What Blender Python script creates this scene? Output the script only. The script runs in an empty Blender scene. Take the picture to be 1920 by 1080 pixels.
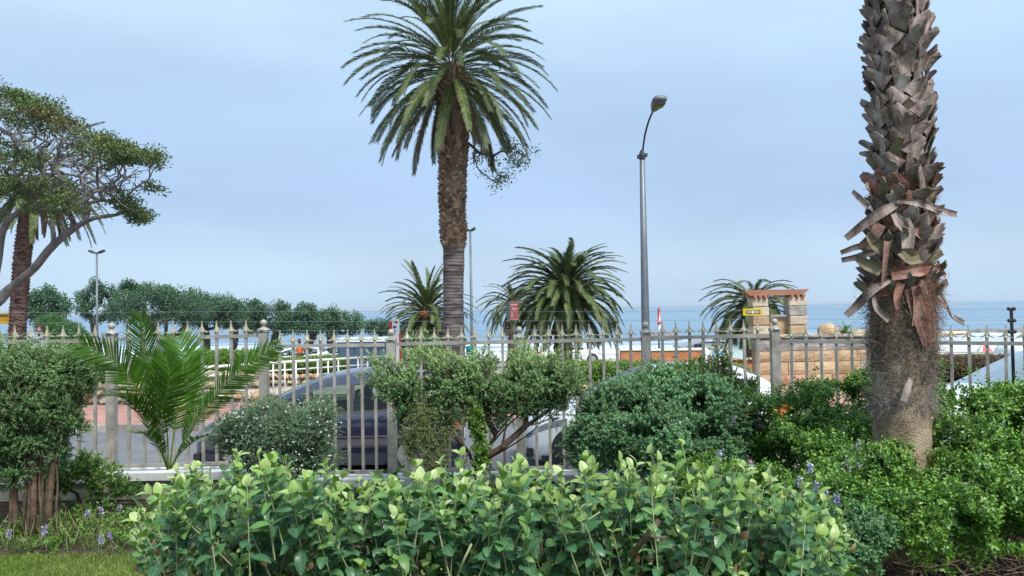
import bpy, bmesh, math, random
import numpy as np
from mathutils import Vector, Matrix

sc = bpy.context.scene
COL = sc.collection
R = math.radians

# ------------------------------------------------------------------ camera, sky, sun, exposure
EYE = 1.85
FPX = 1507.0            # focal length in pixels of the 1920 px wide photograph
PITCH = 1.44
ROLL = 0.945
cam_d = bpy.data.cameras.new('camera')
cam = bpy.data.objects.new('camera', cam_d); COL.objects.link(cam)
cam_d.sensor_width = 36.0; cam_d.lens = 36.0 * FPX / 1920.0
cam_d.clip_start = 0.05; cam_d.clip_end = 30000
_p = R(PITCH); _r = R(ROLL)
_F = np.array([0, math.cos(_p), math.sin(_p)])
_U0 = np.array([0, -math.sin(_p), math.cos(_p)]); _R0 = np.array([1.0, 0, 0])
_U = math.cos(_r) * _U0 + math.sin(_r) * _R0
_Rt = math.cos(_r) * _R0 - math.sin(_r) * _U0
cam.matrix_world = Matrix(((_Rt[0], _U[0], -_F[0], 0), (_Rt[1], _U[1], -_F[1], 0), (_Rt[2], _U[2], -_F[2], EYE), (0, 0, 0, 1)))
sc.camera = cam

def at(px, py, Y):
    """world point at distance Y in front of the camera that a spot of the photo shows"""
    d = _F + _Rt * ((px - 960) / FPX) + _U * ((540 - py) / FPX)
    t = Y / d[1]
    return np.array([0, 0, EYE]) + d * t

def mpp(Y): return Y / FPX

SUN_EL, SUN_AZ = 52.0, 150.0      # azimuth clockwise from +Y: light comes from behind the camera, to its right
w = bpy.data.worlds.new('World'); sc.world = w; w.use_nodes = True
nt = w.node_tree; nt.nodes.clear()
def N(t, typ, **kw):
    n = t.nodes.new(typ)
    for k, v in kw.items(): setattr(n, k, v)
    return n
wo = N(nt, 'ShaderNodeOutputWorld'); bg1 = N(nt, 'ShaderNodeBackground'); bg2 = N(nt, 'ShaderNodeBackground')
sky = N(nt, 'ShaderNodeTexSky', sky_type='NISHITA', sun_disc=False)
sky.sun_elevation = R(SUN_EL); sky.sun_rotation = R(SUN_AZ); sky.air_density = 1.0; sky.dust_density = 1.5
bg1.inputs[1].default_value = 0.05
tc = N(nt, 'ShaderNodeTexCoord'); sep = N(nt, 'ShaderNodeSeparateXYZ')
nt.links.new(tc.outputs['Generated'], sep.inputs[0])
cr = N(nt, 'ShaderNodeValToRGB')
nt.links.new(sep.outputs[2], cr.inputs[0])
els = cr.color_ramp.elements
els[0].position = 0.0; els[0].color = (.152, .212, .280, 1)
els[1].position = 1.0; els[1].color = (.200, .265, .325, 1)
for p, c in ((0.06, (.148, .198, .262, 1)), (0.13, (.126, .176, .256, 1)), (0.25, (.143, .198, .267, 1)), (0.36, (.182, .248, .305, 1))):
    e = els.new(p); e.color = c
# soft overcast cloud layers
mp = N(nt, 'ShaderNodeMapping'); mp.inputs['Scale'].default_value = (1.6, 1.6, 6.0)
nt.links.new(tc.outputs['Generated'], mp.inputs[0])
nz = N(nt, 'ShaderNodeTexNoise'); nz.inputs['Scale'].default_value = 1.9; nz.inputs['Detail'].default_value = 4; nz.inputs['Roughness'].default_value = .45
nt.links.new(mp.outputs[0], nz.inputs['Vector'])
mr = N(nt, 'ShaderNodeMapRange'); mr.inputs[1].default_value = .3; mr.inputs[2].default_value = .7; mr.inputs[3].default_value = .92; mr.inputs[4].default_value = 1.07
nt.links.new(nz.outputs[0], mr.inputs[0])
vm = N(nt, 'ShaderNodeVectorMath', operation='SCALE')
nt.links.new(cr.outputs[0], vm.inputs[0]); nt.links.new(mr.outputs[0], vm.inputs['Scale'])
nt.links.new(vm.outputs[0], bg2.inputs[0]); bg2.inputs[1].default_value = 1.0
nt.links.new(sky.outputs[0], bg1.inputs[0])
mxs = N(nt, 'ShaderNodeMixShader'); mxs.inputs[0].default_value = 0.86
nt.links.new(bg1.outputs[0], mxs.inputs[1]); nt.links.new(bg2.outputs[0], mxs.inputs[2]); nt.links.new(mxs.outputs[0], wo.inputs[0])

sd = bpy.data.lights.new('sun', 'SUN'); sd.energy = 1.5; sd.angle = R(14); sd.color = (1.0, 0.965, 0.90)
so = bpy.data.objects.new('sun', sd); COL.objects.link(so)
_sv = Vector((math.sin(R(SUN_AZ)) * math.cos(R(SUN_EL)), math.cos(R(SUN_AZ)) * math.cos(R(SUN_EL)), math.sin(R(SUN_EL))))
so.rotation_euler = _sv.to_track_quat('Z', 'Y').to_euler(); so.location = (6, -8, 14)
sc.view_settings.view_transform = 'Standard'; sc.view_settings.look = 'None'
sc.view_settings.gamma = 1.0; sc.view_settings.use_curve_mapping = False
sc.view_settings.exposure = 1.85

# ------------------------------------------------------------------ materials
def base_mat(name):
    m = bpy.data.materials.new(name); m.use_nodes = True
    t = m.node_tree; b = t.nodes['Principled BSDF']
    return m, t, b
def setspec(b, v): b.inputs['Specular IOR Level'].default_value = v
def noise_mat(name, c1, c2, scale=6, rough=.75, bump=.25, bscale=None, metal=0, spec=.35, c3=None, stretch=(1, 1, 1), rnd=.0, detail=6, coat=0, bdist=.01):
    """two or three colours mixed by noise in world space, fine bump, optional per-object variation"""
    m, t, b = base_mat(name)
    g = N(t, 'ShaderNodeNewGeometry'); mpn = N(t, 'ShaderNodeMapping'); mpn.inputs['Scale'].default_value = stretch
    t.links.new(g.outputs['Position'], mpn.inputs[0])
    n1 = N(t, 'ShaderNodeTexNoise'); n1.inputs['Scale'].default_value = scale; n1.inputs['Detail'].default_value = detail; n1.inputs['Roughness'].default_value = .62
    t.links.new(mpn.outputs[0], n1.inputs['Vector'])
    r = N(t, 'ShaderNodeValToRGB'); e = r.color_ramp.elements
    e[0].position = .34; e[0].color = (*c1, 1); e[1].position = .66; e[1].color = (*c2, 1)
    if c3: k = e.new(.5); k.color = (*c3, 1)
    t.links.new(n1.outputs[0], r.inputs[0])
    out = r.outputs[0]
    if rnd:
        oi = N(t, 'ShaderNodeObjectInfo'); mm = N(t, 'ShaderNodeMapRange'); mm.inputs[3].default_value = 1 - rnd; mm.inputs[4].default_value = 1 + rnd
        t.links.new(oi.outputs['Random'], mm.inputs[0])
        v = N(t, 'ShaderNodeVectorMath', operation='SCALE'); t.links.new(out, v.inputs[0]); t.links.new(mm.outputs[0], v.inputs['Scale']); out = v.outputs[0]
    t.links.new(out, b.inputs['Base Color'])
    b.inputs['Roughness'].default_value = rough; b.inputs['Metallic'].default_value = metal; setspec(b, spec)
    b.inputs['Coat Weight'].default_value = coat
    if bump:
        n2 = N(t, 'ShaderNodeTexNoise'); n2.inputs['Scale'].default_value = bscale or scale * 6; n2.inputs['Detail'].default_value = 5
        t.links.new(mpn.outputs[0], n2.inputs['Vector'])
        bp = N(t, 'ShaderNodeBump'); bp.inputs['Strength'].default_value = bump; bp.inputs['Distance'].default_value = bdist
        t.links.new(n2.outputs[0], bp.inputs['Height']); t.links.new(bp.outputs[0], b.inputs['Normal'])
    return m
def flat_mat(name, c, rough=.5, metal=0, spec=.5, coat=0):
    m, t, b = base_mat(name)
    g = N(t, 'ShaderNodeNewGeometry'); n1 = N(t, 'ShaderNodeTexNoise'); n1.inputs['Scale'].default_value = 9; n1.inputs['Detail'].default_value = 5
    t.links.new(g.outputs['Position'], n1.inputs['Vector'])
    mr_ = N(t, 'ShaderNodeMapRange'); mr_.inputs[3].default_value = .86; mr_.inputs[4].default_value = 1.12; t.links.new(n1.outputs[0], mr_.inputs[0])
    v = N(t, 'ShaderNodeVectorMath', operation='SCALE'); v.inputs[0].default_value = c; t.links.new(mr_.outputs[0], v.inputs['Scale'])
    t.links.new(v.outputs[0], b.inputs['Base Color'])
    b.inputs['Roughness'].default_value = rough; b.inputs['Metallic'].default_value = metal; setspec(b, spec); b.inputs['Coat Weight'].default_value = coat
    return m
def leaf_mat(name, ramp, rough=.45, trans=.25, spec=.4, veins=False, rnd=.0):
    """leaf colours by the attribute «tint» (age of the leaf); part of the light passes through"""
    m, t, b = base_mat(name)
    a = N(t, 'ShaderNodeAttribute', attribute_name='tint')
    r = N(t, 'ShaderNodeValToRGB'); e = r.color_ramp.elements
    e[0].position = ramp[0][0]; e[0].color = (*ramp[0][1], 1); e[1].position = ramp[-1][0]; e[1].color = (*ramp[-1][1], 1)
    for p, c in ramp[1:-1]: k = e.new(p); k.color = (*c, 1)
    t.links.new(a.outputs['Fac'], r.inputs[0])
    g = N(t, 'ShaderNodeNewGeometry'); n1 = N(t, 'ShaderNodeTexNoise'); n1.inputs['Scale'].default_value = 3.0; n1.inputs['Detail'].default_value = 4
    t.links.new(g.outputs['Position'], n1.inputs['Vector'])
    mr_ = N(t, 'ShaderNodeMapRange'); mr_.inputs[1].default_value = .3; mr_.inputs[2].default_value = .7; mr_.inputs[3].default_value = .8; mr_.inputs[4].default_value = 1.22
    t.links.new(n1.outputs[0], mr_.inputs[0])
    v = N(t, 'ShaderNodeVectorMath', operation='SCALE'); t.links.new(r.outputs[0], v.inputs[0]); t.links.new(mr_.outputs[0], v.inputs['Scale'])
    out = v.outputs[0]
    if rnd:
        oi = N(t, 'ShaderNodeObjectInfo'); mm = N(t, 'ShaderNodeMapRange'); mm.inputs[3].default_value = 1 - rnd; mm.inputs[4].default_value = 1 + rnd
        t.links.new(oi.outputs['Random'], mm.inputs[0])
        v2 = N(t, 'ShaderNodeVectorMath', operation='SCALE'); t.links.new(out, v2.inputs[0]); t.links.new(mm.outputs[0], v2.inputs['Scale']); out = v2.outputs[0]
    if veins:
        uv = N(t, 'ShaderNodeUVMap', uv_map='UVMap'); s = N(t, 'ShaderNodeSeparateXYZ'); t.links.new(uv.outputs[0], s.inputs[0])
        ab = N(t, 'ShaderNodeMath', operation='ABSOLUTE'); t.links.new(s.outputs[0], ab.inputs[0])
        m1 = N(t, 'ShaderNodeMath', operation='MULTIPLY'); m1.inputs[1].default_value = -26; t.links.new(ab.outputs[0], m1.inputs[0])
        m2 = N(t, 'ShaderNodeMath', operation='MULTIPLY_ADD'); m2.inputs[1].default_value = 52; t.links.new(s.outputs[1], m2.inputs[0]); t.links.new(m1.outputs[0], m2.inputs[2])
        sn = N(t, 'ShaderNodeMath', operation='SINE'); t.links.new(m2.outputs[0], sn.inputs[0])
        mid = N(t, 'ShaderNodeMapRange'); mid.inputs[1].default_value = .0; mid.inputs[2].default_value = .05; mid.inputs[3].default_value = 1; mid.inputs[4].default_value = 0
        t.links.new(ab.outputs[0], mid.inputs[0])
        pw = N(t, 'ShaderNodeMapRange'); pw.inputs[1].default_value = .75; pw.inputs[2].default_value = 1.; t.links.new(sn.outputs[0], pw.inputs[0])
        mx = N(t, 'ShaderNodeMath', operation='MAXIMUM'); t.links.new(mid.outputs[0], mx.inputs[0]); t.links.new(pw.outputs[0], mx.inputs[1])
        sc1 = N(t, 'ShaderNodeMath', operation='MULTIPLY'); sc1.inputs[1].default_value = .38; t.links.new(mx.outputs[0], sc1.inputs[0])
        mc = N(t, 'ShaderNodeMix', data_type='RGBA'); mc.inputs[7].default_value = (.30, .40, .20, 1)
        t.links.new(sc1.outputs[0], mc.inputs[0]); t.links.new(out, mc.inputs[6]); out = mc.outputs[2]
        bp = N(t, 'ShaderNodeBump'); bp.inputs['Strength'].default_value = .6; bp.inputs['Distance'].default_value = .002; bp.invert = True
        t.links.new(mx.outputs[0], bp.inputs['Height']); t.links.new(bp.outputs[0], b.inputs['Normal'])
    t.links.new(out, b.inputs['Base Color']); b.inputs['Roughness'].default_value = rough; setspec(b, spec)
    tr = N(t, 'ShaderNodeBsdfTranslucent'); v3 = N(t, 'ShaderNodeVectorMath', operation='MULTIPLY'); v3.inputs[1].default_value = (1.15, 1.25, .6)
    t.links.new(out, v3.inputs[0]); t.links.new(v3.outputs[0], tr.inputs[0])
    mx2 = N(t, 'ShaderNodeMixShader'); mx2.inputs[0].default_value = trans
    o = t.nodes['Material Output']
    t.links.new(b.outputs[0], mx2.inputs[1]); t.links.new(tr.outputs[0], mx2.inputs[2]); t.links.new(mx2.outputs[0], o.inputs[0])
    return m

# ------------------------------------------------------------------ mesh and object helpers
def mk_mesh(name, V, F, mats=(), smooth=False, tint=None, uv=None, midx=None):
    """V (n,3) array, F: list of (m,k) index arrays or a list of lists"""
    me = bpy.data.meshes.new(name)
    V = np.asarray(V, dtype=np.float32)
    if isinstance(F, list) and len(F) and isinstance(F[0], np.ndarray) and F[0].ndim == 2:
        arrs = [f for f in F if len(f)]
        loops = np.concatenate([f.ravel() for f in arrs]).astype(np.int32)
        tot = np.concatenate([np.full(len(f), f.shape[1]) for f in arrs]).astype(np.int32)
    else:
        loops = np.array([i for f in F for i in f], dtype=np.int32)
        tot = np.array([len(f) for f in F], dtype=np.int32)
    st = np.zeros(len(tot), np.int32); st[1:] = np.cumsum(tot)[:-1]
    me.vertices.add(len(V)); me.vertices.foreach_set('co', V.ravel())
    me.loops.add(len(loops)); me.loops.foreach_set('vertex_index', loops)
    me.polygons.add(len(tot)); me.polygons.foreach_set('loop_start', st)
    if smooth: me.polygons.foreach_set('use_smooth', np.ones(len(tot), bool))
    else: me.polygons.foreach_set('use_smooth', np.zeros(len(tot), bool))
    for m in (mats if isinstance(mats, (list, tuple)) else (mats,)): me.materials.append(m)
    if midx is not None: me.polygons.foreach_set('material_index', np.asarray(midx, np.int32))
    if tint is not None:
        a = me.attributes.new('tint', 'FLOAT', 'POINT'); a.data.foreach_set('value', np.asarray(tint, np.float32))
    me.update(calc_edges=True)
    if uv is not None:
        l = me.uv_layers.new(name='UVMap'); l.data.foreach_set('uv', np.asarray(uv, np.float32)[loops].ravel())
    return me
def obj(name, me, parent=None, loc=None, rot=None, scale=None):
    o = bpy.data.objects.new(name, me); COL.objects.link(o)
    if parent is not None: o.parent = parent
    if loc is not None: o.location = loc
    if rot is not None: o.rotation_euler = rot
    if scale is not None: o.scale = scale if hasattr(scale, '__len__') else (scale,) * 3
    return o
def tag(o, label, cat, group=None, kind=None):
    o['label'] = label; o['category'] = cat
    if group: o['group'] = group
    if kind: o['kind'] = kind
    return o
def thing(name, label, cat, loc=(0, 0, 0), group=None, rotz=0):
    o = bpy.data.objects.new(name, None); COL.objects.link(o); o.empty_display_size = .2
    o.location = loc; o.rotation_euler = (0, 0, rotz)
    return tag(o, label, cat, group)
def struct(name, me):
    o = obj(name, me); o['kind'] = 'structure'; return o
def stuff(o): o['kind'] = 'stuff'; return o
def copy_tree(o, parent=None):
    c = o.copy(); COL.objects.link(c)
    if parent is not None: c.parent = parent
    for ch in o.children: copy_tree(ch, c)
    return c

class MB:
    """collects simple shapes into one mesh"""
    def __init__(s): s.v = []; s.f = []; s.mi = []; s.n = 0
    def add(s, V, F, mi=0):
        s.v.append(np.asarray(V, float).reshape(-1, 3))
        for f in F: s.f.append([i + s.n for i in f]); s.mi.append(mi)
        s.n += len(s.v[-1]); return s
    def box(s, x0, x1, y0, y1, z0, z1, mi=0, jit=0, rs=None):
        V = np.array([(x, y, z) for x in (x0, x1) for y in (y0, y1) for z in (z0, z1)], float)
        if jit: V += rs.uniform(-jit, jit, V.shape)
        return s.add(V, [(0, 1, 3, 2), (4, 6, 7, 5), (0, 4, 5, 1), (2, 3, 7, 6), (0, 2, 6, 4), (1, 5, 7, 3)], mi)
    def lathe(s, prof, n=12, c=(0, 0, 0), mi=0, rot=0):
        prof = [(max(r_, 1e-4), z_) for r_, z_ in prof]
        a = np.arange(n) * 2 * math.pi / n + rot
        V = np.concatenate([np.stack([r_ * np.cos(a) + c[0], r_ * np.sin(a) + c[1], np.full(n, z_ + c[2])], 1) for r_, z_ in prof])
        F = [(k * n + i, k * n + (i + 1) % n, (k + 1) * n + (i + 1) % n, (k + 1) * n + i) for k in range(len(prof) - 1) for i in range(n)]
        F += [tuple(range(n))[::-1], tuple(range((len(prof) - 1) * n, len(prof) * n))]
        return s.add(V, F, mi)
    def tube(s, P, rad, n=6, mi=0, cap=True):
        V, F = tube_geo(P, rad, n, cap); return s.add(V, F, mi)
    def sphere(s, c, r_, nu=10, nv=7, mi=0, sq=(1, 1, 1)):
        prof = [(math.sin(math.pi * k / nv) * r_, -math.cos(math.pi * k / nv) * r_) for k in range(nv + 1)]
        b0 = s.n; s.lathe(prof, nu, (0, 0, 0), mi)
        s.v[-1] = s.v[-1] * np.array(sq) + np.array(c); return s
    def mesh(s, name, mats, smooth=False):
        V = np.concatenate(s.v)
        return mk_mesh(name, V, s.f, mats, smooth, midx=s.mi)
    def obj(s, name, mats, parent=None, smooth=False, **kw):
        return obj(name, s.mesh(name, mats, smooth), parent, **kw)

def tube_geo(P, rad, n=6, cap=True):
    P = np.asarray(P, float); k = len(P)
    rad = np.full(k, rad, float) if np.isscalar(rad) else np.asarray(rad, float)
    T = np.gradient(P, axis=0); T /= np.linalg.norm(T, axis=1)[:, None] + 1e-9
    ref = np.array([0, 0, 1.0]) if abs(T[:, 2]).mean() < .8 else np.array([1.0, 0, 0])
    A = np.cross(T, ref); A /= np.linalg.norm(A, axis=1)[:, None] + 1e-9; B = np.cross(T, A)
    a = np.arange(n) * 2 * math.pi / n
    V = (P[:, None] + rad[:, None, None] * (np.cos(a)[None, :, None] * A[:, None] + np.sin(a)[None, :, None] * B[:, None])).reshape(-1, 3)
    F = [(j * n + i, (j + 1) * n + i, (j + 1) * n + (i + 1) % n, j * n + (i + 1) % n) for j in range(k - 1) for i in range(n)]
    if cap: F += [tuple(range(n)), tuple(range((k - 1) * n, k * n))[::-1]]
    return V, F

def segs_mesh(name, P, Q, r1, r2, mat, sides=4, smooth=True, tint=None):
    """many straight tapered twigs, vectorised"""
    P = np.asarray(P, float); Q = np.asarray(Q, float); n = len(P)
    T = Q - P; T /= np.linalg.norm(T, axis=1)[:, None] + 1e-9
    ref = np.where(np.abs(T[:, 2:3]) > .9, np.array([[1.0, 0, 0]]), np.array([[0, 0, 1.0]]))
    A = np.cross(T, ref); A /= np.linalg.norm(A, axis=1)[:, None] + 1e-9; B = np.cross(T, A)
    a = np.arange(sides) * 2 * math.pi / sides
    ring = np.cos(a)[None, :, None] * A[:, None] + np.sin(a)[None, :, None] * B[:, None]
    r1 = np.broadcast_to(np.asarray(r1, float), (n,)); r2 = np.broadcast_to(np.asarray(r2, float), (n,))
    V = np.concatenate([P[:, None] + ring * r1[:, None, None], Q[:, None] + ring * r2[:, None, None]], 1).reshape(-1, 3)
    base = (np.arange(n) * 2 * sides)[:, None]
    Fs = []
    for i in range(sides):
        j = (i + 1) % sides
        Fs.append(base + np.array([[i, sides + i, sides + j, j]]))
    F = np.concatenate(Fs)
    return mk_mesh(name, V, [F], mat, smooth, tint=(np.zeros(len(V)) + .5 if tint is None else np.repeat(tint, 2 * sides)))

def unit(a): return a / (np.linalg.norm(a, axis=-1, keepdims=True) + 1e-9)

# leaf templates: x across, y along, z up
def tmpl_small(wd=.30, fold=.07, droop=.06):
    V = np.array([(0, 0, 0), (-wd, .45, fold), (wd, .45, fold), (0, 1, -droop)]); F = np.array([(0, 2, 3), (0, 3, 1)]); return V, F, None
def tmpl_mid(wd=.27, fold=.06, droop=.12):
    V = np.array([(0, 0, 0), (-wd * .8, .3, fold), (wd * .8, .3, fold), (-wd * .85, .66, fold * .6), (wd * .85, .66, fold * .6), (0, 1, -droop), (0, .45, 0)])
    F = np.array([(0, 2, 6), (0, 6, 1), (2, 4, 6), (1, 6, 3), (6, 4, 5), (6, 5, 3)]); return V, F, None
def tmpl_big(wd=.36, fold=.10, curl=.35, wav=.02, seed=0):
    rs = np.random.RandomState(seed)
    ts = [0, .08, .25, .45, .65, .83, .95, 1.0]; ws = [.02, .30, .80, 1.0, .93, .66, .32, .02]
    V = []; UV = []
    for t, ww in zip(ts, ws):
        z = .12 * t - curl * t * t; y = t * (1 - .18 * curl * t)
        for u in (-1, -.5, 0, .5, 1):
            V.append((u * ww * wd, y, z + fold * abs(u) * ww - .06 * u * u * ww + rs.uniform(-wav, wav))); UV.append((u * ww * .5, t))
    F = []
    for k in range(len(ts) - 1):
        for i in range(4): F.append((k * 5 + i, k * 5 + i + 1, k * 5 + 6 + i, k * 5 + 5 + i))
    return np.array(V), np.array(F), np.array(UV)
def tmpl_blade(wd=.05):
    V = np.array([(-wd, 0, 0), (wd, 0, 0), (-wd * .8, .5, .0), (wd * .8, .5, .0), (0, 1, -.12)]); F = np.array([(0, 1, 3), (0, 3, 2), (2, 3, 4)]); return V, F, None

def leaf_geo(pos, dr, nrm, size, tint, tm):
    TV, TF, TUV = tm
    dr = unit(dr); side = unit(np.cross(dr, nrm)); nrm = np.cross(side, dr)
    size = np.broadcast_to(np.asarray(size, float), (len(pos),))
    V = pos[:, None] + size[:, None, None] * (TV[None, :, 0:1] * side[:, None] + TV[None, :, 1:2] * dr[:, None] + TV[None, :, 2:3] * nrm[:, None])
    F = (np.arange(len(pos)) * len(TV))[:, None, None] + TF[None]
    return V.reshape(-1, 3), F.reshape(-1, TF.shape[1]), np.repeat(tint, len(TV)), (np.tile(TUV, (len(pos), 1)) if TUV is not None else None)
def leaves_mesh(name, pos, dr, nrm, size, tint, tm, mat, smooth=False):
    V, F, t, uv = leaf_geo(pos, dr, nrm, size, tint, tm)
    return mk_mesh(name, V, [F], mat, smooth, tint=t, uv=uv)

def shoots(P0, D, L, n, leaf, rs, a0=75, a1=25, per=2, t0=.12, shrink=.5, tb=.35, tt=.95, tj=.15, droop=.0):
    """leaves in pairs along straight shoots -> pos, dir, normal, size, tint"""
    D = unit(D); m = len(P0); L = np.broadcast_to(np.asarray(L, float), (m,)); leaf = np.broadcast_to(np.asarray(leaf, float), (m,))
    ref = np.where(np.abs(D[:, 2:3]) > .9, np.array([[1.0, 0, 0]]), np.array([[0, 0, 1.0]]))
    A = unit(np.cross(D, ref)); B = np.cross(D, A)
    az0 = rs.uniform(0, 6.28, m)
    out = [[], [], [], [], []]
    for j in range(n):
        t = t0 + (1 - t0) * (j + .5) / n
        for k in range(per):
            az = az0 + j * (math.pi / 2 if per == 2 else 2.4) + k * 2 * math.pi / per + rs.uniform(-.4, .4, m)
            rad = np.cos(az)[:, None] * A + np.sin(az)[:, None] * B
            an = np.radians(a0 + (a1 - a0) * t + rs.uniform(-14, 14, m))
            dl = np.cos(an)[:, None] * D + np.sin(an)[:, None] * rad
            if droop: dl[:, 2] -= droop * (1 - t); dl = unit(dl)
            nr = D - (D * dl).sum(1, keepdims=True) * dl + rs.normal(0, .18, (m, 3))
            out[0].append(P0 + D * (L * t)[:, None]); out[1].append(dl); out[2].append(unit(nr))
            out[3].append(leaf * (1 - shrink * max(0, t - .35) / .65) * rs.uniform(.75, 1.2, m))
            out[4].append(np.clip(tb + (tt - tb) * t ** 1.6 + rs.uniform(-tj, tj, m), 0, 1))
    return [np.concatenate(o) for o in out]

def vnoise(P, s, seed=0):
    """cheap smooth pseudo noise 0..1"""
    rs = np.random.RandomState(seed); o = np.zeros(len(P))
    for k in range(5):
        d = unit(rs.normal(size=(1, 3)))[0] * s * rs.uniform(.6, 1.9); o += np.sin(P @ d * 6.28 + rs.uniform(0, 6.28))
    return .5 + o / 8

def blob_points(blobs, n, rs, rmin=.6, up=.25, thin=None, amp=0):
    """points in the shells of ellipsoids (centre, radii) with outward directions; drop those deep in other blobs"""
    C = np.array([b[0] for b in blobs]); Rr = np.array([b[1] for b in blobs])
    wgt = (Rr[:, 0] * Rr[:, 2] + Rr[:, 0] * Rr[:, 1] + Rr[:, 1] * Rr[:, 2]); wgt = wgt / wgt.sum()
    idx = rs.choice(len(blobs), int(n * 1.9), p=wgt)
    u = unit(rs.normal(size=(len(idx), 3)))
    k = rs.uniform(rmin, 1.0, len(idx)) ** .7
    P = C[idx] + Rr[idx] * u * k[:, None]
    nrm = unit(u / Rr[idx]); nrm[:, 2] += up
    ok = np.ones(len(P), bool)
    for c, r_ in zip(C, Rr):
        q = (((P - c) / r_) ** 2).sum(1); ok &= ~(q < rmin * rmin * .9)
    if thin: ok &= vnoise(P, thin[0], thin[2] if len(thin) > 2 else 3) > thin[1]
    P = P[ok][:n]; nrm = unit(nrm[ok][:n])
    if amp:
        q = vnoise(P, 2.6, 31) - .5 + .6 * (vnoise(P, 6.5, 32) - .5); P = P + nrm * (amp * 2 * q + rs.exponential(amp * .28, len(P)) * (rs.rand(len(P)) < .30))[:, None]
    return P, nrm

def grow(root, targets, rs, wig=.06, sag=0., seg=.25, r_tip=.008, r_pow=2.3, up=.0, near=None):
    """branching skeleton from the polyline root to all targets: returns arrays P,Q,r1,r2"""
    nodes = [np.array(p, float) for p in root]; par = [-1] + list(range(len(root) - 1)); load = [0.0] * len(nodes)
    dist = [0.0]
    for i in range(1, len(nodes)): dist.append(dist[-1] + np.linalg.norm(nodes[i] - nodes[i - 1]))
    T = np.array(targets, float); o = np.argsort(np.linalg.norm(T - nodes[min(len(nodes) - 1, len(nodes) // 2)], axis=1)); T = T[o]
    first = 0 if near is None else near
    for tg in T:
        NA = np.array(nodes[first:]); DA = np.array(dist[first:])
        d = np.linalg.norm(NA - tg, axis=1) + .12 * DA
        i = int(np.argmin(d)) + first
        a = nodes[i]; v = tg - a; ln = np.linalg.norm(v)
        if ln < 1e-4: continue
        k = max(2, int(ln / seg) + 1); prev = i; nv = rs.normal(0, 1, 3) * wig * ln
        for j in range(1, k + 1):
            s = j / k; b = math.sin(math.pi * s)
            q = a + v * s + nv * b + np.array([0, 0, (up - sag) * b * ln]) + (rs.normal(0, wig * .35 * ln / k, 3) if j < k else 0)
            nodes.append(q); par.append(prev); dist.append(dist[prev] + np.linalg.norm(q - nodes[prev])); load.append(0.0); prev = len(nodes) - 1
        load[prev] = 1.0
    for i in range(len(nodes) - 1, 0, -1): load[par[i]] += load[i]
    rad = r_tip * np.maximum(np.array(load), 1) ** (1 / r_pow)
    NA = np.array(nodes); I = np.arange(1, len(nodes)); Pp = np.array(par)[1:]
    return NA[Pp], NA[I], np.minimum(rad[Pp], rad[I] * 1.35), rad[I]

def spline(pts, n):
    pts = np.asarray(pts, float); k = len(pts); d = np.r_[0, np.cumsum(np.linalg.norm(np.diff(pts, axis=0), axis=1))]
    t = np.linspace(0, d[-1], n); out = np.zeros((n, pts.shape[1]))
    m = np.zeros_like(pts); m[1:-1] = (pts[2:] - pts[:-2]) / (d[2:] - d[:-2])[:, None]; m[0] = (pts[1] - pts[0]) / (d[1] - d[0]); m[-1] = (pts[-1] - pts[-2]) / (d[-1] - d[-2])
    for i, tt in enumerate(t):
        j = min(np.searchsorted(d, tt, 'right') - 1, k - 2); h = d[j + 1] - d[j]; s = (tt - d[j]) / h
        out[i] = (2 * s ** 3 - 3 * s ** 2 + 1) * pts[j] + (s ** 3 - 2 * s ** 2 + s) * h * m[j] + (-2 * s ** 3 + 3 * s ** 2) * pts[j + 1] + (s ** 3 - s ** 2) * h * m[j + 1]
    return out
# ------------------------------------------------------------------ materials of the setting
M = {}
M['soil'] = noise_mat('soil', (.030, .020, .014), (.085, .058, .040), 7, .95, .8, 30, c3=(.05, .034, .024), bdist=.03)
M['lawn'] = noise_mat('lawn', (.08, .13, .03), (.17, .20, .06), 5, .95, .5, 60)
M['asphalt'] = noise_mat('asphalt', (.125, .13, .145), (.17, .175, .19), 3, .9, .35, 160, bdist=.004, c3=(.14, .145, .16))
M['concrete'] = noise_mat('concrete', (.26, .25, .23), (.40, .385, .36), 4, .85, .3, 60)
M['render'] = noise_mat('garden_wall_render', (.17, .155, .125), (.30, .285, .24), 3.2, .9, .4, 50)
M['coping'] = noise_mat('coping_paint', (.50, .50, .50), (.66, .66, .65), 5, .6, .2, 40)
M['kerb'] = noise_mat('kerb_concrete', (.18, .165, .15), (.34, .31, .28), 5, .9, .4, 50, rnd=.15)
M['sand'] = noise_mat('sand', (.42, .40, .37), (.56, .54, .51), .3, .95, .2, 6, c3=(.49, .47, .44))
M['path'] = noise_mat('path_paving', (.36, .27, .23), (.50, .42, .37), .8, .9, .2, 12)
M['grass_far'] = noise_mat('park_grass', (.07, .13, .02), (.15, .23, .045), 2.5, .95, .6, 20)
M['fence'] = noise_mat('fence_paint', (.19, .178, .16), (.34, .325, .30), 7, .42, .12, 90, spec=.5, bdist=.003)
M['spear'] = noise_mat('spear_paint', (.27, .25, .18), (.48, .45, .35), 30, .4, .15, 120, spec=.5, bdist=.003)
M['steel'] = noise_mat('galvanised_steel', (.10, .115, .135), (.16, .18, .205), 3, .45, .1, 40, metal=.25, stretch=(1, 1, .3))
M['dark'] = flat_mat('dark_plastic', (.02, .021, .024), .5)
M['wire'] = flat_mat('wire_metal', (.30, .31, .33), .4, .6)
M['white'] = flat_mat('white_paint', (.70, .71, .72), .4)
M['red'] = flat_mat('red_paint', (.55, .03, .03), .45)
M['yellow'] = flat_mat('yellow_paint', (.65, .46, .02), .45)
M['orange'] = flat_mat('orange_cloth', (.75, .12, .015), .8)
M['blue'] = flat_mat('blue_paint', (.03, .08, .35), .45)
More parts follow.
